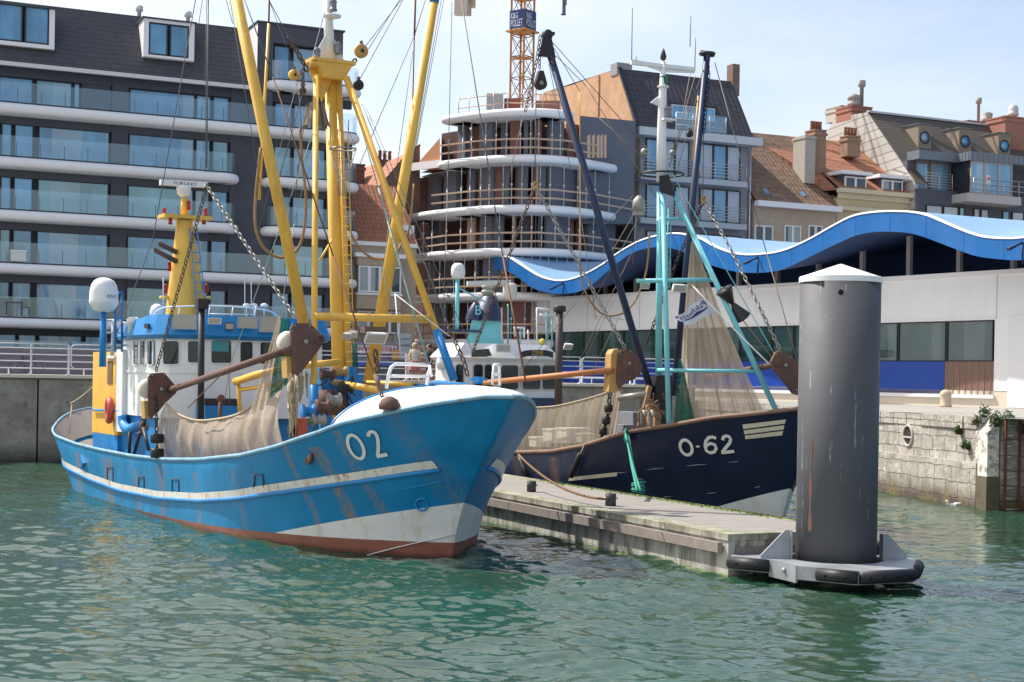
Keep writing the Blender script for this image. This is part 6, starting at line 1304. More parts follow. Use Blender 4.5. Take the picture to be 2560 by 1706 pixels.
# mast, legs, cross beam, topmast
tri = BB.on_s
mt0, mt1 = tri(857, 975, 5.6), tri(826, 160, 6.5)
MB().tube([mt0-Vector((0, 0, 1.8)), mt1], [.165, .15], 18).build('mast', m_yel, fb)
rt_, rb_ = tri(848, 300, 6.5), tri(874, 1000, 5.6)
MB().tube([tri(845, 180, 6.4), rb_], [.085, .09], 10).build('mast_pipe', m_yel, fb)
mb = MB(); LF, LT = tri(785, 962, 2.7), tri(790, 190, 6.0); RF, RT = tri(1135, 950, 2.7), tri(866, 195, 6.0)
mb.tube([LT, LF], .068, 12); mb.build('mast_leg', m_yel, fb); MB().tube([LF, tri(787, 1085, 2.7)], .095, 8).build('leg_foot', m_bblue, fb)
k = .845; sp_ = RT.lerp(RF, k); MB().tube([RT, sp_], .082, 12).build('mast_leg', m_yel, fb); MB().tube([sp_, RF], .095, 12).build('leg_foot', m_bblue, fb)
MB().tube([LT.lerp(LF, .797), RT.lerp(RF, .81)], .088, 12).build('cross_beam', m_yel, fb)
c = tri(826, 178, 6.3); e = BB.n
mb = MB(); mb.hexa([c+e*sx*(.26 if sz < 0 else .50)+BB.a*sy*.25+Vector((0, 0, sz*.22)) for sz in (-1, 1) for sx, sy in ((-1, -1), (1, -1), (1, 1), (-1, 1))]); mb.box(c+Vector((0, 0, .2)), 1.08, .55, .08, e, BB.a); mb.prism([c+e*.6+Vector((0, 0, .1)), c+e*.2+Vector((0, 0, -.75)), c-e*.1+Vector((0, 0, -.1))], BB.a*.05); mb.build('mast_head', m_yel, fb)
t0, t1 = tri(826, 160, 6.5), tri(817, -25, 6.7)
mb = MB(); mb.tube([t0, t1], [.13, .10], 14); mb.prism([t0+e*.12, t0+e*.5, t0+e*.12+Vector((0, 0, .7))], BB.a*.03); mb.prism([t0-e*.1, t0-e*.42, t0-e*.1+Vector((0, 0, .6))], BB.a*.03); q_ = tri(831, 40, 6.5); mb.lathe(q_-Vector((0, 0, .08)), [(.05, 0), (.21, .05), (.22, .09), (.05, .1)], 16); tm = mb.build('topmast', m_wht2, fb)
def lantern(parent, p, r=.07, m=None):
    mb = MB(); mb.lathe(p, [(r*1.2, 0), (r*1.2, .04), (r, .05), (r, .2), (r*1.2, .22), (r*.6, .28), (r*.3, .3)], 12); mb.build('lantern', m or flat('lantern_grey', (.2, .21, .23), .3, .2) if 'lantern_grey' not in bpy.data.materials else bpy.data.materials['lantern_grey'], parent)
lantern(tm, tri(833, 28, 6.4), .08); lantern(tm, tri(792, 150, 6.2), .08); lantern(tm, tri(845, 135, 6.4), .07)
mb = MB(); mb.lathe(tri(791, 170, 6.2), [(.14, 0), (.16, .1), (.12, .2), (.05, .22)], 12); mb.build('lamp_bowl', m_yel, tm)
# mast ladder
mb = MB()
for u0, u1 in ((853, 866), (872, 886)): mb.tube([tri(u0-2, 330, 6.0), tri(u1, 930, 5.1)], .014, 5)
for k in range(26): a, b2 = tri(851, 330, 6.0).lerp(tri(866, 930, 5.1), k/25), tri(870, 330, 6.0).lerp(tri(886, 930, 5.1), k/25); mb.tube([a, b2], .010, 4)
mb.build('mast_ladder', m_yel, fb)
MB().tube([tri(830, 600, 5.6), tri(799, 652, 5.2)], .03, 6).build('mast_step', m_yel, fb)
# booms
m_boom = paint('boom_yellow', (.84, .49, .075), .42, .12, .42, dirt=.15, scale=1.4)
B1a, B1b = BB.on_s(768, 850, 4.6), BB.on_s(580, -60, 5.0)
MB().tube([B1a, B1b], [.132, .122], 16).build('derrick_boom', m_boom, fb)
B2a, B2b = BB.on_s(924, 958, 5.6), BB.on_s(1085, 8, 5.6); B2c = BB.on_s(1098, -70, 5.6)
bm = MB().tube([B2a, B2b], [.155, .105], 16).build('derrick_boom', m_boom, fb); MB().tube([B2b, B2c], .115, 14).build('boom_tip', m_bblue, bm)
# thin yellow guide pipe left of the first boom and the hanging hose loops
MB().tube([BB.on_s(672, 60, 5.3), BB.on_s(648, 500, 5.1)], .035, 6).build('guide_pipe', m_boom, fb)
mb = MB(); mb.tube(smooth_path([BB.on_s(u, v, 4.8) for u, v in ((652, 370), (640, 480), (638, 560), (650, 605), (672, 632), (698, 644), (725, 640), (745, 622), (757, 590), (764, 540), (764, 480), (755, 400), (750, 320))], 4), .035, 6); tag(mb.build('hydraulic_hose', m_hose), 'brown hose hanging in a long loop behind the left yellow boom', 'hose')
mb = MB(); mb.tube(smooth_path([BB.on_s(u, v, 6) for u, v in ((872, 560), (880, 590), (900, 622), (930, 645), (960, 648), (985, 640), (1010, 600), (1025, 560), (1035, 460))], 4), .03, 6); tag(mb.build('hydraulic_hose', m_hose), 'brown hose sagging between mast and right yellow boom', 'hose')
# ---- fishing gear of the blue boat
bs, bw = BB.on_s, BB.on_w
G_ = lambda x, y: (650+x/3.137, 640+y/3.137)
Fc = lambda x, y: (350+x/3.136, 640+y/3.136)
H_ = lambda x, y: (1050+x/3.137, 640+y/3.137)
I_ = lambda x, y: (1250+x/2.613, 50+y/2.613)
L_ = lambda x, y: (1500+x/2.24, 600+y/2.24)
def trawl(b, name, label, s0, s1, P0, P1, plate0, plate1, pm, parts=True):
    """beam with a steel head plate, wheel and shoe at both ends; P are pixel positions of the pipe ends on stations s0/s1"""
    a, c = b.on_s(*P0, s0), b.on_s(*P1, s1); th = thing(name, (a+c)/2, label, 'beam trawl')
    MB().tube([a, c], .078, 14).build('beam', pm, th); ax = (c-a).normalized()
    for (pl, s, sg, wheel, shoe) in ((plate0, s0, 1, None, None), (plate1, s1, 1, None, None)):
        if pl is None: continue
        poly, wpx, wr, sh = pl; pts = [b.on_s(u, v, s) for u, v in poly]; mb = MB(); mb.prism(pts, b.a*.07); hp_ = mb.build('head_plate', m_rusty, th)
        cw = b.on_s(*wpx, s+.1); mb = MB(); mb.lathe(cw, [(wr*.55, 0), (wr, .04), (wr, .34), (wr*.6, .40)], 24, b.a); mb.build('wheel', m_floatw, th)
        q4 = [b.on_s(u, v, s+.08) for u, v in sh]; mb = MB(); mb.prism(q4, b.a*.3); mb.build('shoe', m_shoe, th)
        cp_ = sum(pts, Vector())/len(pts); mb = MB(); mb.lathe(cp_-b.a*.0+Vector((0, 0, .1)), [(.05, 0), (.05, .03), (.03, .05)], 10, -b.a); mb.build('axle_nut', m_chaing, hp_)
        top = [p for p in pts if p.z > cp_.z+.3][:3]; mb = MB()
        for k, p in enumerate(top): mb.lathe(p.lerp(cp_, .1), [(.022, 0), (.022, .015)], 8, -b.a)
        mb.build('bolt', m_chaing, hp_)
    return th, a, c
PL1 = ([G_(*p) for p in ((242, 575), (262, 528), (395, 530), (455, 592), (512, 652), (497, 690), (432, 778), (352, 880), (282, 955), (262, 930), (250, 700))], G_(262, 682), .25, [G_(*p) for p in ((205, 792), (262, 786), (276, 948), (215, 960))])
PL0 = ([E_(*p) for p in ((830, 680), (848, 658), (922, 655), (958, 698), (998, 742), (985, 770), (930, 822), (890, 870), (848, 912), (832, 890))], E_(846, 745), .25, [E_(*p) for p in ((806, 815), (832, 812), (842, 908), (812, 912))])
tw1, ta, tb = trawl(BB, 'beam_trawl', 'rusty beam trawl slung by chains along the blue boat, cream wheels at its ends', 10., 2.5, (424, 976), (722, 874), PL0, PL1, m_rusty)
MB().torus(bs(*G_(470, 655), 2.48), BB.a, .09, .03, 16, 6).build('eye_ring', m_rusty, tw1)
def net(name, label, top, bot, mat, wt=0.0, folds=9, amp=.07, nrm=None, rows=22, cols=60, belly=.15, seed=1, cat='fishing net', sag=0.0):
    """draped netting between an upper and a lower line of world points"""
    T = smooth_path(top, 8); Bm = smooth_path(bot, 8); res = lambda P, k: P[min(len(P)-1, int(k*(len(P)-1)))].lerp(P[min(len(P)-1, int(k*(len(P)-1))+1)], k*(len(P)-1)-int(k*(len(P)-1)))
    q = random.Random(seed); ph = [q.uniform(0, 6.28) for _ in range(4)]; mb = MB(); G = []
    for j in range(rows+1):
        f = j/rows; row = []
        for i in range(cols+1):
            k = i/cols; p = res(T, k).lerp(res(Bm, k), f); w = amp*(.2+.8*f**.6)*(math.sin(folds*6.28*k+ph[0]+.9*f)+.5*math.sin(folds*2.3*6.28*k+ph[1]-1.2*f)+.3*math.sin(folds*4.1*6.28*k+ph[2]))
            row.append(p+nrm*(w+belly*math.sin(math.pi*f)))
        G.append(row)
    mb.grid(G); return tag(mb.build(name, mat), label, cat)
wl_px = [(210, 1150), (262, 1212), (360, 1265), (460, 1290), (580, 1285), (760, 1248), (900, 1165), (1040, 1072), (1152, 972)]
tp = [bw(*Fc(*p), lerp(2.9, 2.1, i/8)) for i, p in enumerate(wl_px)]
bp_ = [bw(*Fc(*p), lerp(2.75, 2.35, i/8)) for i, p in enumerate([(160, 1600), (250, 1610), (360, 1620), (470, 1620), (600, 1610), (780, 1590), (930, 1560), (1040, 1530), (1135, 1490)])]
n1 = net('trawl_net', 'large beige trawl net sagging between the rusty trawl heads of the blue boat', tp, bp_, m_net, folds=8, amp=.06, nrm=BB.n, seed=3)
MB().tube([p+BB.n*.03 for p in smooth_path(tp, 6)], .03, 6).build('head_rope', m_rope, n1)
net('trawl_net', 'narrow beige net strip hanging in front of the white wheelhouse', [bs(*Fc(1085, 470), 4.2), bs(*Fc(1120, 480), 4.2)], [bs(*Fc(850, 1260), 4.0), bs(*Fc(1010, 1160), 4.0)], m_net, folds=3, amp=.03, nrm=BB.a, cols=20, belly=0, seed=5)
net('trawl_net', 'dark green net strip hanging behind the near trawl head', [bs(*Fc(1105, 480), 3.6), bs(*Fc(1170, 500), 3.6)], [bs(*Fc(1010, 1130), 3.6), bs(*Fc(1160, 1000), 3.6)], m_grnnet, folds=3, amp=.04, nrm=BB.a, cols=20, belly=0, seed=6)
net('trawl_net', 'thin green net bundle hanging beside the yellow mast', [bs(*G_(722, 690), 5.0), bs(*G_(766, 690), 5.0)], [bs(*G_(735, 1010), 5.0), bs(*G_(768, 1005), 5.0)], m_grnnet, folds=3, amp=.04, nrm=BB.a, cols=16, belly=0, seed=7)
mb = MB(); q = random.Random(3)
for k in range(26):
    x = q.uniform(225, 290); y0 = q.uniform(920, 1060); pts = [bs(*G_(x+q.uniform(-14, 14), y), 2.2+q.uniform(-.2, .2)) for y in (y0, y0+70, y0+150, y0+q.uniform(200, 420))]; mb.tube(smooth_path(pts, 3), q.uniform(.008, .016), 5)
tag(mb.build('rope_bundle', m_rope), 'long tangle of beige ropes hanging below the near trawl head to the rail', 'ropes'); mb = MB()
for k in range(14):
    x = q.uniform(300, 420); y0 = q.uniform(890, 960); pts = [bs(*G_(x+q.uniform(-10, 10), y), 3.0) for y in (y0, y0+60, y0+q.uniform(110, 220))]; mb.tube(smooth_path(pts, 3), q.uniform(.010, .02), 5)
tag(mb.build('rope_bundle', m_rope), 'short tangle of beige ropes hanging right of the near trawl head', 'ropes')
def chain_thing(pts, ln, rr, m, label): return tag(MB().chain(pts, ln, rr, n=8, m=4).build('chain', m), label, 'chain')
apex = bs(517, 466, 6.3)
chain_thing([apex, bs(391, 924, 10.0)], .13, .017, m_chain, 'brown chain from the hanging wire down to the far trawl head of the blue boat')
chain_thing([apex, bs(735, 790, 2.6)], .13, .019, m_chaing, 'pale galvanised chain from the hanging wire to the near trawl head of the blue boat')
chain_thing([bs(390, 995, 10), bs(393, 1150, 10)], .13, .018, m_bdk, 'black chain hanging below the far trawl head of the blue boat')
for v, lb in ((1095, 'upper black rubber disc on the chain under the far trawl head'), (1132, 'lower black rubber disc on the chain under the far trawl head')): tag(MB().lathe(bs(393, v, 10)-Vector((0, 0, .13)), [(.15, 0), (.17, .03), (.17, .2), (.15, .23)], 14).build('rubber_disc', m_rub), lb, 'rubber disc')
mb = MB()
def wire(px, r, m, parent, name='wire', b=BB, n=5):
    return MB().tube(smooth_path([b.on_s(u, v, s) for u, v, s in px], 3) if len(px) > 2 else [b.on_s(u, v, s) for u, v, s in px], r*.72, n).build(name, m, parent)
W1 = [((494, -30, 9), (382, 600, 13), .018, m_wire), ((382, 600, 13), (252, 945, 19.5), .018, m_wire), ((509, -20, 8.5), (497, 60, 8.5), .012, m_wire), ((521, -30, 6.3), (517, 420, 6.3), .022, m_wire), ((516, -30, 6.3), (514, 430, 6.3), .012, m_wire),
      ((611, 0, 3.5), (682, 192, 3.0), .02, m_wire), ((682, 192, 3.0), (833, 640, 1.8), .022, m_rustwire), ((833, 640, 1.8), (934, 933, .6), .026, m_rustwire), ((560, -20, 5), (582, 60, 5), .012, m_wireg), ((572, -20, 4.8), (660, 520, 4.8), .012, m_wire),
      ((674, -30, 5.4), (672, 62, 5.4), .03, m_rustwire), ((675, 6, 5.4), (762, 168, 6.0), .014, m_wire), ((676, 10, 5.4), (768, 255, 6.0), .010, m_wire), ((812, 30, 6.4), (700, 440, 5.5), .016, m_wire), ((745, 200, 6), (640, 600, 6), .012, m_wire), ((766, 260, 6), (738, 490, 6), .014, m_rustwire),
      ((747, 230, 5.6), (755, 330, 5.6), .012, m_wire), ((783, 330, 5.5), (704, 560, 5.5), .014, m_wireg), ((704, 560, 5.5), (574, 915, 8), .014, m_wireg), ((574, 915, 8), (574, 1010, 8), .014, m_wire), ((790, 335, 5.5), (735, 560, 5.5), .010, m_wireg), ((735, 560, 5.5), (700, 800, 3.6), .012, m_wireg),
      ((909, 122, 6.6), (1007, -5, 6.6), .013, m_wire), ((918, 128, 6.6), (1002, -5, 6.6), .013, m_wire), ((900, 198, 6.6), (1010, -5, 6.6), .013, m_wire), ((1039, -10, 6), (1036, 90, 6), .035, m_rustwire), ((1036, 90, 6), (1032, 250, 6), .022, m_rustwire), ((1065, -5, 6), (1036, 90, 6), .014, m_wire), ((1036, 90, 6), (900, 410, 6), .013, m_wire), ((1032, 130, 6), (985, 470, 6), .012, m_wire), ((985, 470, 6), (940, 800, 6), .012, m_wireg),
      ((1104, -5, 6), (1033, 400, 6), .014, m_wire), ((1110, -5, 6.2), (1035, 400, 6), .012, m_wire), ((1130, 5, 6), (1119, 480, 6), .013, m_wire), ((1119, 480, 6), (1105, 880, 5), .013, m_wire), ((1152, -10, 3), (1257, 640, 1.2), .02, m_wire), ((1257, 640, 1.2), (1314, 955, -.4), .03, m_rustwire),
      ((905, 330, 6.4), (946, 471, 5.5), .02, m_wireg), ((946, 471, 5.5), (1071, 911, 2), .035, m_wireg), ((905, 260, 6.4), (987, 465, 5), .013, m_wire), ((987, 465, 5), (1125, 825, 2), .022, m_wire), ((915, 270, 6.4), (1182, 880, 1.5), .012, m_wire), ((987, 735, 3.5), (1124, 841, 2), .016, m_wht2), ((988, 735, 3.5), (1001, 885, 3.2), .026, m_wht2), ((960, 690, 3.6), (1000, 880, 3.3), .014, m_wire), ((575, 920, 7.5), (560, 1010, 9), .01, m_wire), ((560, 930, 6), (470, 1020, 8), .02, m_chain)]
for a, b2, r, m in W1: wire([a, b2], r, m, fb, 'stay_wire')
mb = MB(); mb.chain([bs(*G_(930, 1010), .6), bs(*G_(975, 1165), .25)], .13, .02); mb.tube([bs(*G_(905, 935), .7), bs(*G_(945, 1050), .5)], .05, 8); mb.build('bow_chain', m_chain, fb)
mb = MB(); p = BB.hull_pix(*G_(1015, 1195), .0); 
mb.lathe(p-Vector((0, 0, .03)), [(.20, 0), (.22, .08), (.16, .2), (.05, .26)], 16); mb.build('fairlead', m_rusty, fb)
mb = MB(); mb.chain([bs(*G_(905, 770), 3), bs(*G_(925, 940), 3)], .16, .035); mb.build('hanging_chain', m_chain, fb)
chain_thing([bs(1125, 825, 2), bs(1160, 905, 1.6), bs(1168, 935, 1.6)], .15, .024, m_chain, 'rusty chain hanging below the white rope over the blue foredeck')
# blocks at the mast head
def block(b, u, v, s, r, m, label, ring=None):
    c = b.on_s(u, v, s); o = MB().lathe(c-b.a*.07, [(r*.8, 0), (r, .03), (r, .12), (r*.8, .15)], 18, b.a).build('pulley_block', m); tag(o, label, 'pulley block')
    MB().lathe(c-b.a*.085, [(r*.28, 0), (r*.28, .18)], 10, b.a).build('axle', m_bdk, o); MB().torus(c+Vector((0, 0, r*1.15)), b.n, .05, .02, 12, 6).build('shackle', m_chain, o); return o
block(BB, 903, 128, 6.4, .17, m_shoe, 'rusty orange pulley block right of the yellow mast head'); block(BB, 735, 188, 6.2, .13, m_yel, 'yellow pulley block left of the yellow mast head'); block(BB, 896, 213, 6.5, .13, m_bdk, 'dark pulley block below the right side of the yellow mast head'); block(BB, 757, 228, 6.0, .08, m_rusty, 'small rusty block hanging under the left of the mast head')
mb = MB(); mb.chain([bs(765, 170, 6.2), bs(740, 125, 6.0), bs(724, 98, 5.8)], .17, .028); tag(mb.build('chain', m_chain), 'rusty shackle chain reaching up left from the yellow mast head', 'chain')
chain_thing([bs(866, 172, 6.4), bs(892, 148, 6.4)], .14, .024, m_chain, 'short rusty chain holding the orange block at the mast head')
chain_thing([bs(872, 200, 6.5), bs(880, 240, 6.5), bs(886, 262, 6.5)], .12, .022, m_chain, 'rusty chain hanging right below the yellow mast head'); chain_thing([bs(757, 178, 6.2), bs(757, 215, 6.1)], .12, .022, m_chain, 'rusty chain hanging left below the yellow mast head')
# basket lamp guard, wire hoop, deck gear
mb = MB()
for k in range(8):
    a = 2*math.pi*k/8; c = bs(790, 288, 5.8); mb.hexa([c+BB.n*math.cos(a+x)*r+BB.a*math.sin(a+x)*r+Vector((0, 0, z)) for z, r in ((-.28, .34), (.28, .18)) for x in (0, .55, .56, .01)])
tag(mb.build('lamp_guard', flat('guard_bronze', (.20, .16, .13), .4, .3, metal=.4)), 'brown conical slatted lamp guard hanging beside the yellow mast', 'lamp guard')
mb = MB(); c = bs(858, 373, 5.4); mb.torus(c, (0, 0, 1), .30, .02, 26, 6)
for k in range(12): a = 2*math.pi*k/12; mb.tube([c+Vector((math.cos(a)*.3, math.sin(a)*.3, 0)), c+Vector((math.cos(a)*.12, math.sin(a)*.12, -.7)), c+Vector((math.cos(a)*.1, math.sin(a)*.1, -1.1))], .007, 3)
for k in range(3): mb.torus(c-Vector((0, 0, .25+.25*k)), (0, 0, 1), .24-.05*k, .006, 18, 3)
mb.tube([c+Vector((-.3, 0, 0)), c+Vector((0, 0, .7)), c+Vector((.3, 0, 0))], .008, 4); tag(mb.build('wire_basket', m_chaing), 'hanging wire mesh basket on a hoop at the yellow mast', 'basket')
# foredeck rails and fittings
mb = MB(); R0 = [bs(*G_(*p), .6) for p in ((990, 1040), (1012, 920), (1030, 872), (1062, 850), (1200, 852), (1330, 862), (1318, 930), (1308, 1012))]; mb.tube(R0, .035, 8); mb.tube([bs(*G_(1015, 945), .6), bs(*G_(1312, 946), .6)], .03, 8); mb.tube([bs(*G_(1330, 862), .6), bs(*G_(1345, 940), .2)], .03, 8); mb.build('foredeck_rail', m_wht, fb)
mb = MB()
for p0, p1 in (((1820, 1010), (1835, 855)), ((1880, 1015), (1880, 852)), ((1835, 855), (1880, 852)), ((1825, 930), (1880, 930))): mb.tube([bs(*G_(*p0), -.4), bs(*G_(*p1), -.4)], .028, 8)
mb.build('foredeck_rail', m_wht, fb)
p = bs(*G_(1712, 1005), -.2); mb = MB(); mb.lathe(p, [(.10, 0), (.10, .12), (.09, .13), (.09, .15)], 14); mb.cyl(p+BB.n*-.2+Vector((0, 0, .09)), p+BB.n*.2+Vector((0, 0, .09)), .025, .025, 8); mb.build('foredeck_bollard', m_bblue, fb)
mb = MB(); mb.hexa([bs(*G_(1325, 1014), .9), bs(*G_(1640, 1006), .9), bs(*G_(1640, 1006), .9)+BB.a*.6, bs(*G_(1325, 1014), .9)+BB.a*.6, bs(*G_(1325, 1004), .9), bs(*G_(1640, 1000), .9), bs(*G_(1500, 978), .9)+BB.a*.6, bs(*G_(1480, 980), .9)+BB.a*.6]); mb.build('hatch_cover', m_bblue, fb)
c = bs(940, 848, 3.3); flood(fb, c, -BB.a+Vector((0, 0, -.9)), .52, .30, .14, m_wht); MB().box(bs(936, 824, 3.5), .55, .2, .12, BB.n, BB.a).build('lamp_board', flat('old_board', (.16, .10, .07), .8, .4, 7), fb)
for u, v in ((868, 842), (882, 838)): flood(fb, bs(u, v, 3.5), -BB.a+BB.n*.4+Vector((0, 0, -.6)), .2, .14, .12, m_wht2)
mb = MB(); mb.tube([bs(838, 957, 4.0), bs(943, 975, 2.0)], .075, 10); mb.tube([bs(893, 956, 4.4), bs(1030, 962, 2.6)], .05, 8); mb.build('yellow_pipe', m_yel, fb)
mb = MB(); mb.tube([bs(588, 955, 8), bs(640, 938, 7), bs(700, 925, 6)], .09, 10); mb.tube([bs(600, 975, 8), bs(700, 960, 6)], .05, 8); mb.tube([bs(596, 955, 8), bs(600, 1040, 8)], .05, 8); mb.tube([bs(755, 915, 5.4), bs(850, 905, 5.2)], .08, 10); mb.build('yellow_gantry', m_yel, fb)
# winch block before the wheelhouse
mb = MB(); mb.box(bs(840, 985, 4.4), 1.1, .5, .9, BB.n, BB.a); mb.box(bs(810, 1000, 3.8), .25, .25, 1.4, BB.n, BB.a); mb.box(bs(875, 990, 4.0), .2, .3, 1.3, BB.n, BB.a); wi = mb.build('winch_frame', m_bblue, fb)
mb = MB(); mb.cyl(bs(808, 1005, 3.5), bs(865, 1010, 4.6), .28, .28, 14); mb.build('winch_drum', m_rusty, wi)
mb = MB(); q = random.Random(9)
for k in range(16): p = bs(q.uniform(795, 890), q.uniform(930, 1060), q.uniform(2.6, 4)); mb.tube(smooth_path([p, p+Vector((q.uniform(-.2, .2), 0, -.2)), p+Vector((q.uniform(-.3, .3), .1, -q.uniform(.3, .7)))], 3), .018, 5)
mb.build('hydraulic_line', m_bdk, wi)
for (u, v, s, m, sz) in ((765, 1030, 2.5, m_bblue, .26), (800, 1018, 2.4, m_rusty, .26), (735, 1075, 2.4, m_bdk, .26), (812, 935, 3.4, m_rusty, .24), (846, 930, 3.8, m_shoe, .2), (830, 1000, 2.6, m_chaing, .24), (860, 970, 3.2, m_bdk, .22), (790, 1050, 2.3, m_chaing, .22)): mb = MB(); p = bs(u, v, s); mb.lathe(p-BB.n*.2, [(sz*.5, 0), (sz*.65, .03), (sz*.4, .08), (sz*.4, .22), (sz*.65, .27), (sz*.5, .3)], 14, BB.n); mb.build('winch_gear', m, fb)
mb = MB(); mb.box(bs(752, 1070, 2.3), .22, .22, .4, BB.n, BB.a); mb.build('red_crate', flat('crate_red', (.45, .08, .04), .6), fb); mb = MB(); mb.tube(smooth_path([bs(740, 1070, 2.3), bs(748, 1055, 2.3), bs(765, 1052, 2.3), bs(782, 1060, 2.3)], 4), .03, 6); tag(mb.build('garden_hose', flat('hose_green', (.03, .38, .10), .5)), 'bright green hose looped at the rail of the blue boat', 'hose')
mb = MB()
p = bs(551, 1018, 9); mb.tube([p-Vector((0, 0, .7)), p+Vector((0, 0, .25))], .05, 8); mb.lathe(p+Vector((0, 0, .22))-BB.a*.04, [(.09, 0), (.10, .02), (.10, .06), (.09, .08)], 14, BB.a); mb.build('deck_roller', m_rusty, fb)
# stern stay ropes, mooring line
mb = MB(); a0 = bw(175, 1010, -.2); 
for (u, v, s) in ((270, 925, 19.3), (276, 920, 19.3)): mb.tube(catenary(bs(u, v, s), bs(176, 1009, 23.5), .12, 8), .022, 5)
mb.tube([bs(180, 1012, 23.5), bs(173, 1085, 23)], .02, 5); tag(mb.build('mooring_rope', m_rope), 'pale mooring rope from the stern rail up to the yellow casing of the blue boat', 'rope')
tag(MB().tube(catenary(DB_r0 if False else at(1296, 1137, 37.6), on_z(1512, 1248, DZ+.2), .25, 14), .03, 6).build('mooring_rope', m_ropeb), 'brown mooring rope running from the dark hull down to a pontoon bollard', 'rope')

# ================================================================== DARK BLUE BOAT
DB = Boat((6.77, 37.1), (.428, -.904), z0=-.5, end=(23., 25.), Lb=(8., 7.), B=(2.7, 2.92), qb=(1.15, 1.35), pb=(2., 1.7), Ls=4.5, stem=[(-.5, .2), (0, 0), (1.0, -.35), (2.0, -.95), (3.14, -1.7)],
          rim=[(-1.7, 3.16), (-1.36, 3.11), (-.7, 2.99), (.6, 2.81), (1.7, 2.59), (3.2, 2.35), (5, 1.92), (7, 1.66), (9.2, 1.52), (12, 1.45), (18, 1.6), (22, 1.9), (25, 2.2)])
ds, dw = DB.on_s, DB.on_w
db = thing('fishing_boat', DB.O, 'dark navy beam trawler with turquoise masts moored behind the pontoon', 'fishing boat')
mbh, gs = DB.hull_mesh(); dh = mbh.build('hull', hull_shader('navy_hull', DB, (.006, .014, .044), (.05, .02, .015), [(0., .05), (1., .05)], (1.1, -.4, .25, 2.0), [(6.8, .4, 1.5, .3), (9.3, .3, 1.4, .3)], .15, fade=.07), db)
m_drim = paint('dark_rim', (.22, .13, .095), .7, .25, .8, scale=1.5); m_turq = paint('boat_turquoise', (.20, .60, .64), .4, .08, .12, dirt=.06); m_navyp = paint('boat_navy', (.018, .032, .085), .38, .15, .12); m_orp = paint('beam_orange', (.46, .17, .055), .5, .15, .4)
for sd in (1, -1): MB().tube(DB.rim_line(sd, 0, 80), .055, 8).build('cap_rail', m_drim, dh)
mb = MB(); g_ = [lerp(.03, .995, k/50) for k in range(51)]; mb.grid([[DB.surf(g, .66, 1, -.1) for g in g_], [DB.surf(g, .66, -1, -.1) for g in g_]]); mb.build('deck', m_dk, db)
for sd in (1, -1): mb = MB(); mb.grid([[DB.surf(g, 1., sd, -.05) for g in g_], [DB.surf(g, .66, sd, -.1) for g in g_]]); mb.build('bulwark', paint('bulwark_dark', (.12, .11, .11), .7, .2, .5) if sd == 1 else bpy.data.materials['bulwark_dark'], dh)
mb = MB(); DB.stroke(mb, [L_(482+33*math.cos(a)+8*math.sin(a), 1163+42*math.sin(a)) for a in [2*math.pi*k/32 for k in range(33)]], .085); DB.stroke(mb, [L_(538, 1158), L_(557, 1157)], .05, .015)
DB.stroke(mb, [L_(*p) for p in ((650, 1112), (630, 1104), (608, 1108), (592, 1128), (588, 1158), (596, 1182), (616, 1193), (640, 1188), (651, 1168), (643, 1148), (622, 1140), (600, 1148), (590, 1162))], .085)
pp = [L_(*p) for p in ((686, 1122), (690, 1106), (706, 1098), (724, 1102), (732, 1118), (726, 1138), (706, 1162), (684, 1190))]; DB.stroke(mb, pp, .085); DB.stroke(mb, [L_(680, 1192), L_(705, 1190), L_(728, 1187), L_(751, 1184)], .085, .016); mb.build('number', mnum, dh)
m_bar = paint('bar_cream', (.66, .60, .46), .6, .1, .5)
for q4 in (((797, 1035), (1041, 1006), (1036, 1029), (803, 1060)), ((804, 1068), (1033, 1038), (1028, 1062), (809, 1090)), ((811, 1097), (1026, 1070), (1020, 1095), (815, 1117))):
    n = 14; mb = MB(); mb.grid([[DB.hull_pix(*L_(lerp(q4[0][0], q4[1][0], k/n), lerp(q4[0][1], q4[1][1], k/n)), .015) for k in range(n+1)], [DB.hull_pix(*L_(lerp(q4[3][0], q4[2][0], k/n), lerp(q4[3][1], q4[2][1], k/n)), .015) for k in range(n+1)]]); mb.build('bow_bar', m_bar, dh)
mb = MB(); n = 20; mb.grid([[DB.hull_pix(lerp(1424, 1543, k/n), lerp(1194, 1181, k/n), .015) for k in range(n+1)], [DB.hull_pix(lerp(1420, 1542, k/n), lerp(1203, 1191, k/n), .015) for k in range(n+1)]]); mb.build('waist_stripe', m_bar, dh)
for pts in (((1543, 1183), (1640, 1172), (1740, 1163), (1845, 1154)), ((1660, 1243), (1780, 1233), (1900, 1217))): MB().tube([DB.hull_pix(*p, .0) for p in pts], .012, 5).build('weld_line', flat('weld_pale', (.28, .3, .36), .5) if 'weld_pale' not in bpy.data.materials else bpy.data.materials['weld_pale'], dh)
# wheelhouse
SW = 16.0; dp_ = [DB.pt(s, w, 0) for s, w in ((17.7, 2.1), (16.8, 2.1), (16.2, 1.85), (16.0, .7), (16.0, -.7), (16.2, -1.85), (16.8, -2.1), (17.7, -2.1))]
mb = MB(); walls(mb, dp_, 3.05, 4.36); dwh = mb.build('wheelhouse', m_wht2, db)
mb = MB(); walls(mb, [DB.pt(s, w, 0) for s, w in ((17.8, 2.2), (16.3, 2.2), (15.9, 1.9), (15.9, -1.9), (16.3, -2.2), (17.8, -2.2))], 1.0, 3.04); mb.build('deckhouse', m_navyp, db)
v0_, v1_, v2_ = [], [], []
for p in dp_: d = p-DB.pt(17, 0, 0); d.normalize(); v0_.append(p+d*.02+Vector((0, 0, 4.28))); v1_.append(p+d*.22+Vector((0, 0, 4.42))); v2_.append(p-d*.25+Vector((0, 0, 4.92)))
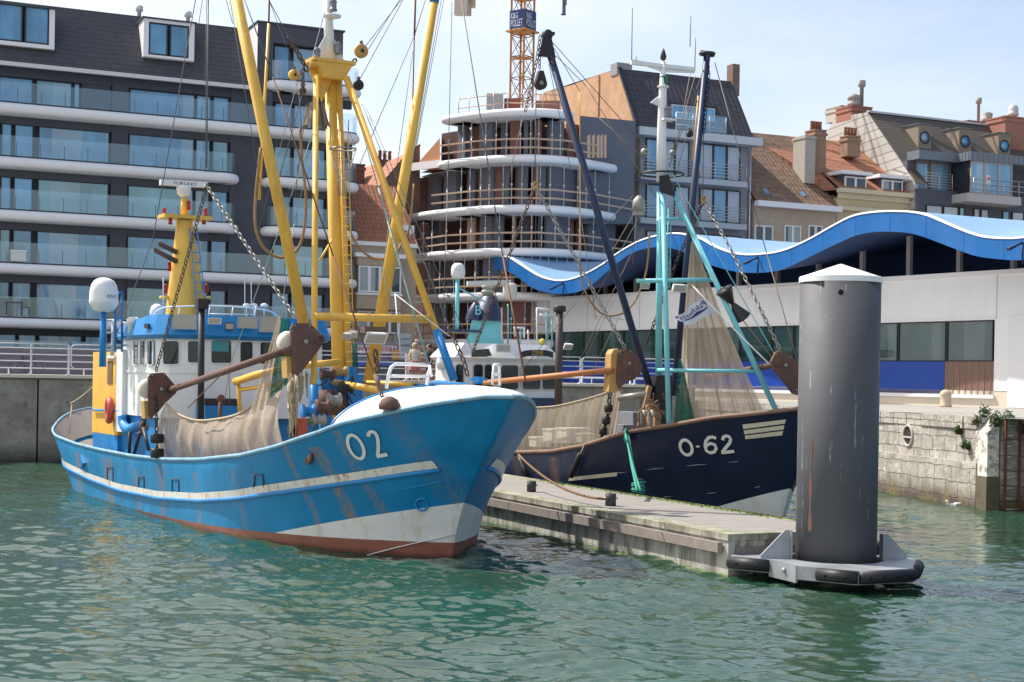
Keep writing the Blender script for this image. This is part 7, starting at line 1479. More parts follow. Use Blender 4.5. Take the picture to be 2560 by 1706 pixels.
mb = MB(); mb.grid([v0_, v1_, v2_], 0, False, True); mb.poly(v2_); dvr = mb.build('visor_roof', m_wht2, dwh)
for x0, x1 in ((280, 340), (418, 492), (505, 565), (632, 768), (800, 942), (955, 1075)): cabin_window(dwh, dp_, 1050+x0/3.137, 1050+x1/3.137, 912+(2 if x0 > 600 else 0), 974, m_gwin, flat('window_rim', (.5, .5, .5), .4) if 'window_rim' not in bpy.data.materials else bpy.data.materials['window_rim'], 7, 3)
def on_visor(u, v, o=.0): 
    p = ds(u, v, SW-.1+o); return p
e = -DB.n; mb = MB(); nb = 12; rr_ = []
for k in range(nb+1): u = lerp(1301, 1383, k/nb); dr = 6*abs(k/nb*2-1)**3; rr_.append((on_visor(u, 875+dr, -.12), on_visor(u, 890+dr, -.12)))
mb.grid([[r[0] for r in rr_], [r[1] for r in rr_]], 0, False); nbd = mb.build('name_board', m_bdk, dvr); mb = MB(); a, b2 = on_visor(1331, 888, -.16), on_visor(1356, 888.5, -.16); text_mesh(mb, 'DINI', a, (b2-a), (0, 0, 1), .165, out=-DB.a, width=(b2-a).length); mb.build('lettering', flat('gold', (.55, .36, .06), .4), nbd)
p = on_visor(1259, 871, -.15); flood(dvr, p, -DB.a+Vector((0, 0, -.1)), .58, .30, .14, m_wht); flood(dvr, on_visor(1421, 868, -.1), -DB.a+Vector((0, 0, -.8)), .34, .24, .12, m_wht2)
mb = MB(); mb.poly([on_visor(u, v, -.02) for u, v in ((1180, 876), (1222, 872), (1232, 893), (1178, 893))]); mb.build('front_hatch', m_gwin, dvr)
# roof gear: funnel casing, funnel, scanner, domes, aerials
SF = 18.; 
mb = MB(); mb.hexa([ds(u, v, SF+k*1.6) for k, (u, v) in ((0, (1163, 872)), (0, (1262, 870)), (1, (1262, 870)), (1, (1163, 872)), (0, (1180, 800)), (0, (1250, 799)), (1, (1250, 799)), (1, (1180, 800)))]); mb.build('funnel_casing', m_turq, db)
mb = MB(); c0, c1 = ds(1208, 804, SF+.5), ds(1222, 742, SF+.5); rows = []
for k in range(6): c = c0.lerp(c1, k/5); rx = lerp(.62, .28, (k/5)**1.3); rows.append([c+DB.n*math.cos(x)*rx+DB.a*math.sin(x)*rx*1.3 for x in [2*math.pi*j/20 for j in range(20)]])
mb.grid(rows, 0, True, True); mb.poly(rows[-1]); fu = mb.build('funnel', m_navyp, db)
mb = MB(); rows = []; c0, c1 = ds(1182, 800, SF+.1), ds(1190, 757, SF+.1)
for k in range(6): c = c0.lerp(c1, k/5); rx = lerp(.28, .1, (k/5)**2.5); rows.append([c+DB.n*math.cos(x)*rx+DB.a*math.sin(x)*rx for x in [2*math.pi*j/14 for j in range(14)]])
mb.grid(rows, 0, True, True); mb.poly(rows[-1]); mb.build('side_funnel', m_navyp, fu)
mb = MB(); a = ds(1187, 787, SF-.4); text_mesh(mb, 'B', a, e, (0, 0.1, 1), .33, out=-DB.a, depth=.05); mb.build('lettering', m_turq, fu)
mb = MB(); p = ds(1219, 740, SF+.5); mb.lathe(p-Vector((0, 0, .1)), [(.2, 0), (.2, .18), (.24, .2), (.22, .3), (.1, .34), (.22, .38), (.22, .48), (.06, .52)], 16); mb.build('scanner_base', flat('scanner_grey', (.40, .40, .36), .6), db); a, b2 = ds(1168, 709, SF), ds(1276, 706, SF); mb = MB(); mb.box((a+b2)/2, (b2-a).length, .14, .16, b2-a, DB.a); mb.build('radar_scanner', flat('scanner_white', (.6, .6, .58), .5, .1), db)
p = ds(1145, 694, SF); mb = MB(); mb.lathe(p, [(.1, -.05), (.22, 0), (.25, .1), (.25, .3), (.22, .42), (.13, .5), (0, .52)], 18); mb.build('satellite_dome', m_wht2, db)
mb = MB(); mb.tube([ds(1144, 697, SF), ds(1142, 828, SF)], .075, 8); mb.tube([ds(1146, 720, SF), ds(1212, 755, SF)], .03, 6); mb.build('dome_post', m_turq, db)
mb = MB(); mb.box(ds(1160, 828, SF), 1.2, .3, .08, e, DB.a); mb.build('roof_beam', m_navyp, db)
for u, v0, v1, m in ((1254, 770, 870, m_wht2), (1270, 760, 862, m_turq), (1301, 820, 870, m_turq), (1320, 825, 872, m_wht2), (1342, 770, 870, m_wht2), (1366, 780, 870, m_turq), (1380, 790, 870, m_turq)): MB().tube([ds(u, v1, SF), ds(u, v0, SF)], .035, 6).build('roof_post', m, db)
mb = MB(); mb.lathe(ds(1275, 730, SF), [(.2, -.3), (.26, -.2), (.26, .2), (.2, .3), (.05, .34)], 14); mb.build('search_light', flat('dome_cream', (.6, .58, .5), .5), db)
for u in (1278, 1302): pass
mb = MB(); mb.tube([ds(1284, 820, SF), ds(1312, 820, SF)], .04, 6); mb.tube([ds(1286, 820, SF), ds(1287, 842, SF)], .05, 6); mb.tube([ds(1310, 820, SF), ds(1310, 845, SF)], .05, 6); mb.tube([ds(1343, 772, SF), ds(1375, 775, SF)], .05, 6); mb.tube([ds(1350, 788, SF), ds(1385, 790, SF)], .05, 6); mb.build('aerial_bracket', m_wht2, db)
for u, v in ((1356, 855),): MB().ellip(ds(u, v, SF-.3), .12, .12, .12).build('yellow_buoy', flat('buoy_yellow', (.6, .46, .04), .6), db)
p = ds(1116, 900, 17); MB().lathe(p-Vector((0, 0, .3)), [(.3, 0), (.36, .2), (.3, .5), (.1, .6)], 14).build('life_raft', m_wht2, db)
a, b2 = ds(1396, 1015, 12.2), ds(1399, 772, 12.2); pst = MB().cyl(a-Vector((0, 0, .5)), b2, .12, .12, 12).build('vent_post', flat('post_brownblack', (.07, .05, .05), .6), db); MB().lathe(b2-Vector((0, 0, .1)), [(.2, 0), (.21, .02), (.21, .16), (.18, .2)], 16).build('post_cap', m_bdk, pst)
# turquoise mast
SM2 = 2.4; dm_ = lambda u, v, s=SM2: ds(u, v, s)
mp = thing if False else None
MB().tube([ds(1646, 965, 4.0), ds(1650, 480, 4.0)], .088, 14).build('mast', m_turq, db)
MB().tube([ds(1672, 1062, 1.9), ds(1657, 475, 3.6)], .068, 12).build('mast_leg', m_turq, db); MB().tube([ds(1940, 1026, .6), ds(1684, 482, 3.6)], .07, 12).build('mast_leg', m_turq, db)
ka = lambda v: None
MB().tube([ds(1592, 703, 3.2), ds(1785, 700, 2.6)], .06, 10).build('cross_beam', m_turq, db); MB().tube([ds(1643, 926, 3.0), ds(1890, 929, 1.2)], .052, 10).build('cross_beam', m_turq, db); MB().tube([ds(1650, 548, 3.5), ds(1712, 548, 3.4)], .05, 10).build('cross_beam', m_turq, db)
mb = MB()
for u in (1671, 1678): mb.tube([ds(u, 520, 3.7), ds(u-4, 720, 3.7)], .014, 4)
for k in range(14): v = lerp(525, 718, k/13); mb.tube([ds(1671-.02*(v-520), v, 3.7), ds(1678-.02*(v-520), v, 3.7)], .01, 4)
mb.build('mast_ladder', m_turq, db)
mb = MB(); p = ds(1657, 470, 3.7); mb.hexa([ds(u, v, s) for s, u, v in ((3.5, 1648, 480), (3.5, 1692, 495), (3.9, 1692, 495), (3.9, 1648, 480), (3.5, 1648, 440), (3.5, 1672, 438), (3.9, 1672, 438), (3.9, 1648, 440))]); mb.torus(ds(1655, 436, 3.7), (0, 0, 1), .58, .03, 26, 6); mb.build('mast_head', m_bdk, db)
mb = MB(); mb.tube([ds(1653, 455, 3.7), ds(1654, 330, 3.7), ds(1657, 225, 3.7), ds(1658, 155, 3.7)], [.135, .125, .105, .06], 14); mb.prism([ds(*I_(1035, 500), 3.7), ds(*I_(985, 540), 3.7), ds(*I_(1035, 560), 3.7)], DB.a*.05); mb.lathe(ds(1658, 219, 3.7), [(.16, 0), (.16, .03)], 14); mb.box(ds(1668, 300, 3.6), .35, .3, .05, DB.n, DB.a); tm2 = mb.build('topmast', m_wht, db)
lantern(tm2, ds(1669, 294, 3.6), .11, m_bdk); mb = MB(); p = ds(1659, 214, 3.7); mb.lathe(p, [(.10, 0), (.10, .2), (.12, .22), (.05, .3)], 14); mb.build('green_lantern', flat('lens_green', (.0, .20, .12), .2), tm2)
a, b2 = ds(1577, 157, 3.7), ds(1737, 174, 3.7); mb = MB(); mb.hexa([p+DB.a*y+Vector((0, 0, z)) for z in (-.05, .05) for p, y in ((a, -.05), (b2, -.05), (b2, .05), (a, .05))]); mb.prism([a+Vector((0, 0, .06)), (a+b2)/2+Vector((0, 0, -.16)), b2+Vector((0, 0, -.1)), b2, a+Vector((0, 0, .1))], DB.a*.04); mb.build('spreader', m_wht, tm2)
mb = MB(); p = ds(1658, 152, 3.7); mb.lathe(p, [(.04, 0), (.08, .05), (.085, .12), (.05, .24), (.02, .32)], 12); mb.build('finial', m_bdk, tm2)
for u, v0, v1 in ((1579, 20, 155), (1725, 40, 118), (1737, 96, 170), (1589, 142, 158)): MB().tube([ds(u, v1, 3.7), ds(u+2, v0, 3.7)], .012, 4).build('whip_aerial', m_wire, tm2)
flood(db, ds(1612, 716, 3.2), -DB.a+DB.n*.3+Vector((0, 0, -.8)), .26, .18, .14, m_wht); flood(db, ds(1700, 722, 3.0), -DB.a+Vector((0, 0, -.5)), .42, .22, .16, m_wht)
# booms
def boom(px0, px1, s0, s1, r): a, b_ = ds(*px0, s0), ds(*px1, s1); return MB().tube([a, b_], r, 14).build('derrick_boom', m_navyp, db), a, b_
b1, _, h1 = boom((1632, 995), (1368, 112), 3.8, 4.4, .098); b2o, _, h2 = boom((1684, 990), (1768, 135), 4.6, 4.6, .095)
mb = MB()
mb.hexa([ds(u, v, s) for s, u, v in ((4.3, 1347, 142), (4.3, 1390, 146), (4.5, 1390, 146), (4.5, 1347, 142), (4.3, 1356, 92), (4.3, 1378, 88), (4.5, 1378, 88), (4.5, 1356, 92))]); mb.lathe(ds(1368, 88, 4.4)-DB.a*.1, [(.12, 0), (.14, .03), (.14, .17), (.12, .2)], 14, DB.a); mb.box(ds(1376, 84, 4.4), .22, .1, .08, DB.n, DB.a); mb.build('boom_head', m_bdk, b1)
mb = MB(); mb.torus(h2-Vector((0, 0, .0)), (0, 0, 1), .2, .04, 16, 6); mb.box(h2, .42, .1, .14, DB.n, DB.a); mb.build('boom_head', m_bdk, b2o)
c = ds(1354, 208, 4.3); mb = MB(); o = mb.prism([c+(-DB.n)*x+Vector((0, 0, z)) for x, z in [(.17*math.cos(t), .17*math.sin(t)) for t in [math.pi*(1.0+k/8) for k in range(9)]]+[(.06, .33), (-.06, .33)]], DB.a*.14).build('pulley_block', m_bdk); tag(o, 'black teardrop pulley block hanging from the left navy boom', 'pulley block'); MB().lathe(c-DB.a*.02, [(.06, 0), (.06, .18)], 12, DB.a).build('sheave_eye', m_chaing, o)
chain_thing([ds(1349, 125, 4.3), ds(1349, 172, 4.3)], .11, .016, m_bdk, 'short black chain holding the teardrop block on the left navy boom')
chain_thing([ds(1350, 95, 4.3), ds(1342, 150, 4.3), ds(1322, 240, 4.3), ds(1312, 285, 4.3)], .13, .018, m_chain, 'long brown chain hanging from the head of the left navy boom')
chain_thing([h2, ds(1772, 190, 4.5), ds(1760, 330, 4.5)], .13, .018, m_bdk, 'dark chain hanging along the right navy boom')
ax1, ax2 = ds(1338, 464, 4.4), ds(1759, 500, 4.4)
tag(MB().box(ax1, .14, .1, .2).build('hoist_shackle', m_shoe), 'ochre hoisting shackle above the left chain pair of the dark boat', 'shackle'); tag(MB().box(ax2, .14, .1, .2).build('hoist_shackle', m_shoe), 'ochre hoisting shackle above the right chain pair of the dark boat', 'shackle')
chain_thing([ax1, ds(1273, 639, 6), ds(1180, 885, 8)], .14, .020, m_chain, 'brown chain running down left from the ochre shackle under the left navy boom'); chain_thing([ax1, ds(1437, 643, 3.6), ds(1560, 866, 2.6)], .14, .021, m_chaing, 'pale chain running down right to the orange trawl head')
chain_thing([ax2, ds(1837, 643, 3), ds(1951, 876, 1.2)], .14, .021, m_chaing, 'pale chain running down right to the rusty trawl head beside the pile'); chain_thing([ax2, ds(1699, 636, 5.5), ds(1614, 866, 7)], .14, .020, m_bdk, 'black chain running down left from the right navy boom')
PD1 = ([H_(*p) for p in ((1560, 760), (1590, 730), (1650, 735), (1705, 780), (1735, 840), (1745, 880), (1725, 930), (1680, 970), (1620, 990), (1565, 1040), (1550, 1000), (1552, 850))], H_(1600, 880), .3, [H_(*p) for p in ((1500, 770), (1520, 735), (1560, 728), (1558, 1055), (1530, 1075), (1480, 1065), (1490, 960))])
trawl(DB, 'beam_trawl', 'orange beam trawl with round rusty head and ochre shoe on the dark boat', 7.2, 2.6, (1209, 958), (1530, 926), None, PD1, m_orp)
PD2 = ([L_(*p) for p in ((960, 680), (985, 630), (1010, 618), (1075, 650), (1112, 700), (1110, 870), (1080, 860), (1030, 790), (975, 730))], L_(1075, 740), .22, [L_(*p) for p in ((1080, 700), (1112, 700), (1112, 850), (1085, 830))])
trawl(DB, 'beam_trawl', 'rust brown trawl head and beam on the dark boat beside the pile', 6.0, .2, (1770, 942), (1940, 912), None, PD2, m_rusty)
apx = ds(1733, 606, 3.2)
net('trawl_net', 'tall beige net hanging like a tent from the right navy boom', [apx+DB.n*.06, apx, apx-DB.n*.06], [ds(*L_(440, 1010), 3.2), ds(*L_(620, 1010), 2.8), ds(*L_(760, 990), 2.2), ds(*L_(925, 1000), 1.6)], m_net, folds=5, amp=.10, nrm=DB.a, rows=30, cols=60, belly=.1, seed=11)
net('trawl_net', 'dark green net bundle at the foot of the turquoise mast', [ds(*L_(440, 660), 2.9), ds(*L_(460, 690), 2.9)], [ds(*L_(410, 1030), 2.6), ds(*L_(530, 1015), 2.4)], m_grnnet, folds=3, amp=.05, nrm=DB.a, cols=24, belly=0, seed=12)
tp = [dw(*H_(*p), lerp(2.5, 2.2, i/5)) for i, p in enumerate(((700, 1195), (870, 1190), (1050, 1180), (1200, 1150), (1370, 1105), (1480, 1068)))]; bt_ = [dw(*H_(*p), lerp(2.55, 2.4, i/5)) for i, p in enumerate(((700, 1540), (850, 1530), (1050, 1510), (1230, 1480), (1380, 1440), (1460, 1420)))]
n2 = net('trawl_net', 'fine see-through beige net curtain along the side of the dark boat', tp, bt_, m_netf, folds=16, amp=.025, nrm=DB.n, seed=13, belly=.04); MB().tube([p+DB.n*.02 for p in smooth_path(tp, 6)], .022, 6).build('head_rope', m_rope, n2)
net('trawl_net', 'ochre net bundle hanging below the orange trawl head', [dw(*H_(1500, 1075), 2.3), dw(*H_(1575, 1060), 2.2)], [dw(*H_(1420, 1420), 2.4), dw(*H_(1530, 1415), 2.3)], m_net, folds=3, amp=.05, nrm=DB.n, cols=24, belly=0, seed=14)
ch = [dw(*H_(*p), 2.6) for p in ((1490, 1090), (1480, 1200), (1460, 1300), (1420, 1430))]; chain_thing(ch, .16, .025, m_bdk, 'black chain hanging below the orange trawl head')
for k, (x, y) in enumerate(((1478, 1195), (1460, 1292), (1437, 1375))): tag(MB().lathe(dw(*H_(x, y), 2.6)-Vector((0, 0, .11)), [(.07, 0), (.115, .03), (.115, .19), (.07, .22)], 14).build('rubber_disc', m_rub), ('uppermost', 'middle', 'lowest')[k]+' grey rubber disc on the chain below the orange trawl head', 'rubber disc')
m_boxw = flat('fish_box', (.52, .50, .46), .6, .08, 3)
def fish_box(u, v, w, s, sx, sy, sz, label): 
    p = dw(u, v, w); th = MB(); th.box(p, sx, sy, sz, DB.a, DB.n); th.box(p+Vector((0, 0, sz/2-.02)), sx+.05, sy+.05, .05, DB.a, DB.n); tag(th.build('fish_box', m_boxw), label, 'fish box', 'fish boxes behind the net of the dark boat')
fish_box(1398, 1090, 1.6, 0, .62, .8, .42, 'left of the two large pale fish boxes behind the fine net'); fish_box(1434, 1088, 1.6, 0, .62, .8, .42, 'right of the two large pale fish boxes behind the fine net'); fish_box(1463, 1095, 1.9, 0, .3, .4, .26, 'small pale fish box at the right of the large pair'); fish_box(1350, 1105, 1.7, 0, .5, .5, .3, 'low pale fish box nearest the blue bow behind the fine net')
mb = MB(); mb.box(dw(1575, 1050, 1.2), 1.2, .5, .45, DB.a, DB.n); mb.box(dw(1560, 1080, 1.6), .6, .4, .4, DB.a, DB.n); tag(mb.build('fish_crate', flat('crate_grey', (.20, .21, .24), .6, .2)), 'grey fish crates stacked on deck right of the ochre net bundle', 'crate')
mb = MB(); mb.tube([ds(1545, 995, 4.2), ds(1622, 986, 3.6)], .09, 10); mb.build('grey_pipe', m_chaing, db)
mb = MB(); mb.box(ds(1648, 1000, 3.9), .5, .5, 1.3, DB.n, DB.a); mb.box(ds(1620, 1030, 4.2), .25, .5, .9, DB.n, DB.a); mb.build('mast_foot', m_bdk, db)
mb = MB(); mb.box(ds(1612, 1015, 3.6), .12, .12, 1.1, DB.n*.9+Vector((0, 0, .3)), DB.a, Vector((0, 0, 1))-DB.n*.25); mb.box(ds(1630, 1040, 3.4), .3, .2, .6, DB.n, DB.a); mb.box(ds(1640, 1055, 3.2), .18, .2, .5, DB.n, DB.a); mb.build('timber_chock', flat('chock_wood', (.36, .23, .12), .8, .3, 6), db)
for u in (1604, 1624): 
    c = dw(u, 1050, 2.2); MB().tube(smooth_path([c-Vector((0, 0, .2)), c+Vector((0, 0, .15)), c+DB.a*-.12+Vector((0, 0, .22)), c-DB.a*.2+Vector((0, 0, .1))], 4), .05, 8).build('goose_neck', m_chaing, db)
mb = MB(); q = random.Random(21)
for k in range(22): p = ds(q.uniform(1590, 1660), q.uniform(980, 1075), q.uniform(2.5, 4)); mb.tube(smooth_path([p, p+Vector((q.uniform(-.15, .15), 0, -.15)), p+Vector((q.uniform(-.3, .3), .1, -q.uniform(.2, .5)))], 3), q.uniform(.012, .03), 5)
mb.build('deck_clutter', m_ropeb, db)
W2 = [((1382, 107, 4.3), (1613, 368, 4), .015), ((1380, 113, 4.3), (1450, 230, 4.2), .014), ((1390, 140, 4.3), (1464, 214, 4.2), .014), ((1464, 214, 4.2), (1640, 494, 3.8), .017), ((1340, 218, 4.4), (1337, 455, 4.4), .02), ((1310, 285, 4.3), (1266, 470, 4.6), .014), ((1372, 160, 4.3), (1455, 560, 5), .012), ((1385, 160, 4.3), (1520, 650, 5), .012), ((1455, 560, 5), (1490, 800, 5), .012),
      ((1475, 275, 5), (1660, 440, 3.8), .014), ((1787, 157, 4.4), (1916, 632, 2), .019), ((1916, 632, 2), (2001, 930, 1), .02), ((1760, 170, 4.6), (1672, 420, 3.8), .016), ((1738, 190, 4.6), (1676, 400, 3.8), .014), ((1745, 230, 4.6), (1690, 440, 3.8), .012), ((1728, 170, 4.6), (1690, 380, 3.8), .014), ((1759, 300, 4.6), (1757, 490, 4.5), .018),
      ((1587, 532, 4.5), (1500, 680, 5), .014), ((1583, 490, 4.5), (1515, 560, 4.6), .016), ((1592, 525, 4.5), (1582, 660, 4.5), .012), ((1605, 530, 4.5), (1480, 760, 5), .012), ((1610, 570, 4.4), (1450, 900, 5), .012), ((1655, 520, 4.2), (1700, 640, 4.2), .013), ((1700, 480, 4.2), (1760, 640, 3.8), .012), ((1500, 680, 5), (1310, 920, 7), .014), ((1754, 667, 2.6), (1978, 957, .8), .02), ((1560, 700, 4.5), (1440, 940, 5), .010), ((1565, 760, 4.4), (1480, 930, 4.8), .012)]
m_wireb = flat('wire_tan', (.26, .20, .15), .7, .25)
for k, (a, b_, r) in enumerate(W2): wire([a, b_], r, m_wireb if k % 2 else m_wire, db, 'stay_wire', DB)
for pts, r, m in ((((1449, 230, 4.2), (1450, 430, 4.2), (1451, 640, 4.4)), .02, m_yel), (((1671, 417, 3.6), (1786, 622, 2.6), (1951, 912, 1.0)), .018, m_turq), (((1746, 240, 4.5), (1731, 400, 4.4)), .03, m_yel), (((1562, 800, 4.5), (1480, 790, 4.6)), .01, m_hose)): wire(pts, r, m, db, 'stay_rope', DB)
block(DB, 1612, 300+80, 4.1, .1, m_chaing, 'grey pulley block left of the white topmast'); block(DB, 1724, 335, 4.5, .1, m_bdk, 'black pulley block beside the right navy boom'); block(DB, 1682, 382, 3.8, .08, m_chaing, 'small grey pulley block right of the white topmast')
mb = MB(); c = ds(1597, 510, 4.3); mb.lathe(c-Vector((0, 0, .2)), [(.2, 0), (.16, .3), (.05, .42)], 12); mb.box(c-Vector((0, 0, .25)), .3, .25, .12); tag(mb.build('deck_lamp', m_chaing), 'grey deck lamp hanging left of the turquoise mast head', 'lamp')
tag(MB().tube(smooth_path([ds(*H_(*p), 4.6) for p in ((1250, 20), (1262, 150), (1300, 290), (1360, 390), (1420, 450), (1500, 472), (1600, 448))], 4), .028, 6).build('hydraulic_hose', m_hose), 'ochre hose sagging in a loop left of the left navy boom', 'hose'); tag(MB().tube(smooth_path([ds(*H_(*p), 4.2) for p in ((1800, -180), (1790, 0), (1770, 140), (1730, 260), (1690, 350), (1640, 410))], 4), .028, 6).build('hydraulic_hose', m_hose), 'ochre hose curving down between navy boom and turquoise mast', 'hose')
tag(MB().tube(catenary(ds(1729, 712, 2.5), ds(1992, 976, .2), .05, 8), .02, 5).build('flag_line', m_wht2), 'white line carrying the flag down to the bow of the dark boat', 'rope')
def day_shape(u0, u1, v0, v1, label, up_):
    p, q_ = ds(u0, v0, 1.9), ds(u1, v1, 1.9); o = MB().lathe(p, [(.24, 0), (.23, .02), (.06, (q_-p).length)] if up_ else [(.04, 0), (.2, (q_-p).length-.02), (.21, (q_-p).length)], 20, q_-p).build('signal_cone', m_bdk); tag(o, label, 'signal cone')
day_shape(1810, 1831, 725, 758, 'upper black signal cone hanging at the turquoise mast leg', True); day_shape(1856, 1832, 795, 760, 'lower black signal cone with its open end facing down', True)
# flag
mb = MB(); fl = [L_(*p) for p in ((580, 320), (652, 405), (470, 486), (412, 440))]; P4 = [ds(*p, 2.3) for p in fl]; G = []; NF = 24
for j in range(13):
    row = []
    for i in range(NF+1):
        k, f = i/NF, j/12; p = P4[0].lerp(P4[3], k).lerp(P4[1].lerp(P4[2], k), f); row.append(p+DB.a*(.07*math.sin(k*9+f*2)*k+.03*math.sin(k*17))+Vector((0, 0, .05*math.sin(k*7)*k)))
    G.append(row)
mb.grid(G); fg = tag(mb.build('flag', flat('flag_white', (.76, .76, .80), .7, .04)), 'small white flag with dark blue lettering flying from the white line', 'flag')
def flag_pt(k, f): 
    i = min(NF-1, int(k*NF)); j = min(11, int(f*12)); return G[j][i].lerp(G[j][i+1], k*NF-i).lerp(G[j+1][i].lerp(G[j+1][i+1], k*NF-i), f*12-j)-DB.a*.015
m_flb = flat('flag_blue', (.03, .04, .22), .7)
mb = MB(); cu = MB(); text_mesh(cu, 'Pakhuis', (0, 0, 0), (1, 0, 0), (0, 1, 0), 1, width=1, depth=0); mb.add([flag_pt(.06+.80*(p[0]), .14+.30*(1-p[1])) for p in cu.v], cu.f); mb.grid([[flag_pt(.1+.7*k/10, .52+.03*math.sin(k)) for k in range(11)], [flag_pt(.1+.7*k/10, .68-.08*abs(k/5-1)) for k in range(11)]]); mb.grid([[flag_pt(.86+.1*k/4, f) for k in range(5)] for f in (.05, .2)]); mb.grid([[flag_pt(.9+.09*k/4, f) for k in range(5)] for f in (.5, .7)]); mb.build('lettering', m_flb, fg)
# fender ropes and green mooring line
def fat_rope(p, q_, r, m, label): tag(MB().tube([p, p.lerp(q_, .3), p.lerp(q_, .6), q_], [r*.7, r, r*1.15, r*.9], 10).build('rope_fender', m), label, 'fender')
a = DB.hull_pix(1296, 1140, .10); b_ = DB.hull_pix(1318, 1190, .12); fat_rope(a, b_, .06, m_rub, 'dark rope fender hanging at the waist of the dark hull nearest the blue bow'); a = DB.hull_pix(1450, 1135, .10); b_ = DB.hull_pix(1428, 1192, .13); fat_rope(a, b_, .08, m_rub, 'thick frayed rope fender hanging mid-length on the dark hull')
tag(MB().tube([DB.hull_pix(1462, 1110, .06), DB.hull_pix(1450, 1138, .1)], .018, 5).build('fender_lanyard', m_rope), 'short beige lanyard holding the thick fender', 'rope')
a = DB.hull_pix(1568, 1082, .06); q_ = c+Vector((0, 0, 0)); gbt = on_z(1596, 1226, DZ+.25)
mb = MB()
for k in range(4): mb.tube(catenary(a+Vector((.03*k-.05, 0, -.02*k)), gbt+Vector((.05*math.cos(k*2), .05*math.sin(k*2), 0)), .10+.02*k, 10), .026, 6)
for k in range(5): mb.torus(a+Vector((0, 0, -.05*k)), (1, .3*k-.6, .5), .09, .028, 10, 5)
tag(mb.build('mooring_rope', m_green), 'green mooring rope from the dark rail down to the pontoon', 'rope')

# ================================================================== PEOPLE ON THE QUAY
def human(base, fwd, h, skin, label, pose):
    fwd = Vector(fwd).normalized(); rt = Vector((fwd.y, -fwd.x, 0)); Z = Vector((0, 0, 1)); k = h/1.7
    P = lambda x, y, z: Vector((base.x, base.y, base.z))+rt*x*k+fwd*y*k+Z*z*k
    J = dict(pel=(0, 0, .92), wai=(0, .0, 1.06), che=(0, 0, 1.28), neck=(0, .01, 1.43), hd0=(0, .02, 1.50), hd1=(0, .03, 1.60), hd2=(0, .02, 1.68)); Rr = dict(pel=.13, wai=.115, che=.135, neck=.05, hd0=.07, hd1=.088, hd2=.06); E = [('pel', 'wai'), ('wai', 'che'), ('che', 'neck'), ('neck', 'hd0'), ('hd0', 'hd1'), ('hd1', 'hd2')]
    for sx, nm in ((-1, 'l'), (1, 'r')):
        q = pose; 
        for j, (p, r) in dict(sh=((.17*sx, 0, 1.38), .055), el=((.22*sx+q.get('el'+nm, (0, 0, 0))[0], q.get('el'+nm, (0, 0, 0))[1], 1.12+q.get('el'+nm, (0, 0, 0))[2]), .042), wr=((.23*sx+q.get('wr'+nm, (0, .05, 0))[0], q.get('wr'+nm, (0, .05, 0))[1], .90+q.get('wr'+nm, (0, 0, 0))[2]), .03), ha=((.23*sx+q.get('wr'+nm, (0, .06, 0))[0], .03+q.get('wr'+nm, (0, .06, 0))[1], .81+q.get('wr'+nm, (0, 0, 0))[2]), .028), hip=((.09*sx, 0, .88), .095), kn=((.10*sx, .02, .48), .058), an=((.10*sx, 0, .09), .04), toe=((.11*sx, .16, .035), .035)).items(): J[j+nm] = p; Rr[j+nm] = r
        E += [('che', 'sh'+nm), ('sh'+nm, 'el'+nm), ('el'+nm, 'wr'+nm), ('wr'+nm, 'ha'+nm), ('pel', 'hip'+nm), ('hip'+nm, 'kn'+nm), ('kn'+nm, 'an'+nm), ('an'+nm, 'toe'+nm)]
    names = list(J); me = bpy.data.meshes.new('person'); me.from_pydata([P(*J[n])-base for n in names], [(names.index(a), names.index(b)) for a, b in E], []); o = bpy.data.objects.new('person', me); COL.objects.link(o)
    m = o.modifiers.new('skin', 'SKIN'); 
    for i, n in enumerate(names): me.skin_vertices[0].data[i].radius = (Rr[n]*k, Rr[n]*k*(.75 if n in ('pel', 'wai', 'che') else 1)); me.skin_vertices[0].data[i].use_root = n == 'pel'
    o.modifiers.new('sub', 'SUBSURF').levels = 2; dg = bpy.context.evaluated_depsgraph_get(); me2 = bpy.data.meshes.new_from_object(o.evaluated_get(dg)); o.modifiers.clear(); o.data = me2; me2.materials.clear(); me2.materials.append(skin); me2.polygons.foreach_set('use_smooth', [True]*len(me2.polygons)); o.location = base; bpy.data.meshes.remove(me); tag(o, label, 'person'); return o, P, k, rt, fwd
m_skin = flat('skin', (.50, .28, .19), .6, .06); m_hairb = flat('hair_blond', (.52, .40, .26), .7, .2, 9); m_haird = flat('hair_dark', (.03, .02, .018), .6, .3, 9); m_ylw = flat('sleeve_yellow', (.66, .58, .22), .8, .05); m_topc = flat('top_cream', (.60, .52, .45), .8, .06); m_skirt = flat('skirt_red', (.52, .14, .13), .8, .3, 9); m_black = flat('shirt_black', (.02, .02, .024), .8, .2); m_jean = flat('jeans_blue', (.06, .09, .16), .8, .2)
def garment(parent, P, prof, m, name, n=18):
    mb = MB(); mb.grid([[P(math.cos(2*math.pi*i/n)*rx+cx, math.sin(2*math.pi*i/n)*ry, z) for i in range(n)] for z, rx, ry, cx in prof], 0, True, True); return mb.build(name, m, parent)
pb_ = at(1036, 953, 65.0); pb_.z = QZ; wmn, P, k, rt, fw = human(pb_, (.1, -1, 0), 1.68, m_skin, 'person in cream top with yellow sleeves and red skirt looking over the quay rail', dict(wrl=(.02, .12, .08), wrr=(-.02, .12, .08)))
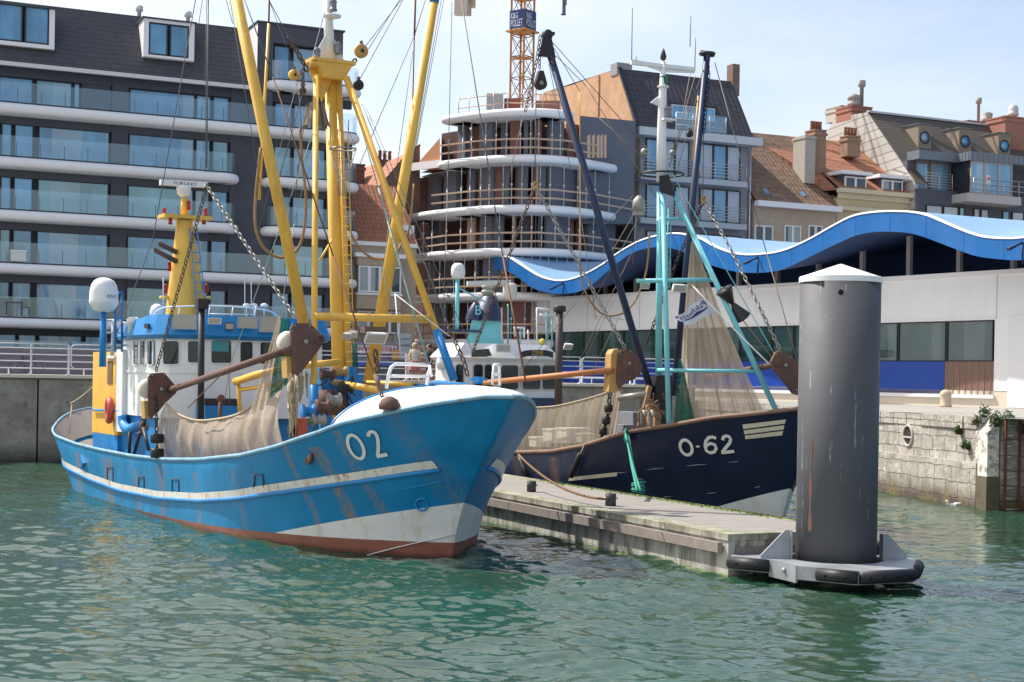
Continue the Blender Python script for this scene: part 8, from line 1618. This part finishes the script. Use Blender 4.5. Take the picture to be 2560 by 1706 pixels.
garment(wmn, P, [(.86, .205, .15, 0), (1.05, .165, .13, 0), (1.25, .185, .145, 0), (1.38, .17, .12, 0), (1.44, .08, .07, 0)], m_topc, 'top'); garment(wmn, P, [(.50, .27, .2, 0), (.7, .235, .18, 0), (.90, .19, .15, 0)], m_skirt, 'skirt')
for sx in (-1, 1): MB().tube([P(.14*sx, 0, 1.41), P(.205*sx, 0, 1.24), P(.225*sx, .01, 1.08)], [.062*k, .062*k, .056*k], 10).build('sleeve', m_ylw, wmn)
mb = MB(); mb.ellip(P(0, -.01, 1.63), .12*k, .12*k, .105*k); mb.ellip(P(-.085, .0, 1.56), .05*k, .06*k, .1*k); mb.ellip(P(.085, .0, 1.56), .05*k, .06*k, .1*k); mb.build('hair', m_hairb, wmn)
mb = MB(); mb.ellip(P(0, .075, 1.60), .075*k, .055*k, .1*k); mb.ellip(P(0, .13, 1.58), .014, .02, .025); mb.build('face', m_skin, wmn)
mb = MB(); [mb.ellip(P(.03*s_, .125, 1.615), .011, .008, .007) for s_ in (-1, 1)]; mb.build('eyes', m_haird, wmn)
pb2 = at(1072, 953, 65.3); pb2.z = QZ; mn, P, k, rt, fw = human(pb2, (-.8, -.6, 0), 1.64, m_skin, 'dark haired person in black shirt standing right of the person in the red skirt', dict(elr=(.0, .12, .05), wrr=(-.05, .25, .35)))
garment(mn, P, [(.84, .19, .14, 0), (1.05, .165, .13, 0), (1.25, .19, .145, 0), (1.38, .17, .12, 0), (1.44, .08, .07, 0)], m_black, 'shirt')
for sx in (-1, 1): MB().tube([P(.14*sx, 0, 1.41), P(.20*sx, .02, 1.26)], [.062*k, .06*k], 10).build('sleeve', m_black, mn); MB().tube([P(.09*sx, 0, .9), P(.10*sx, .02, .5)], [.11*k, .08*k], 10).build('trouser_leg', m_jean, mn)
mb = MB(); mb.ellip(P(0, -.015, 1.63), .115*k, .12*k, .105*k); mb.build('hair', m_haird, mn); mb = MB(); mb.ellip(P(0, .07, 1.59), .075*k, .055*k, .1*k); mb.ellip(P(0, .125, 1.58), .014, .02, .025); mb.build('face', m_skin, mn)
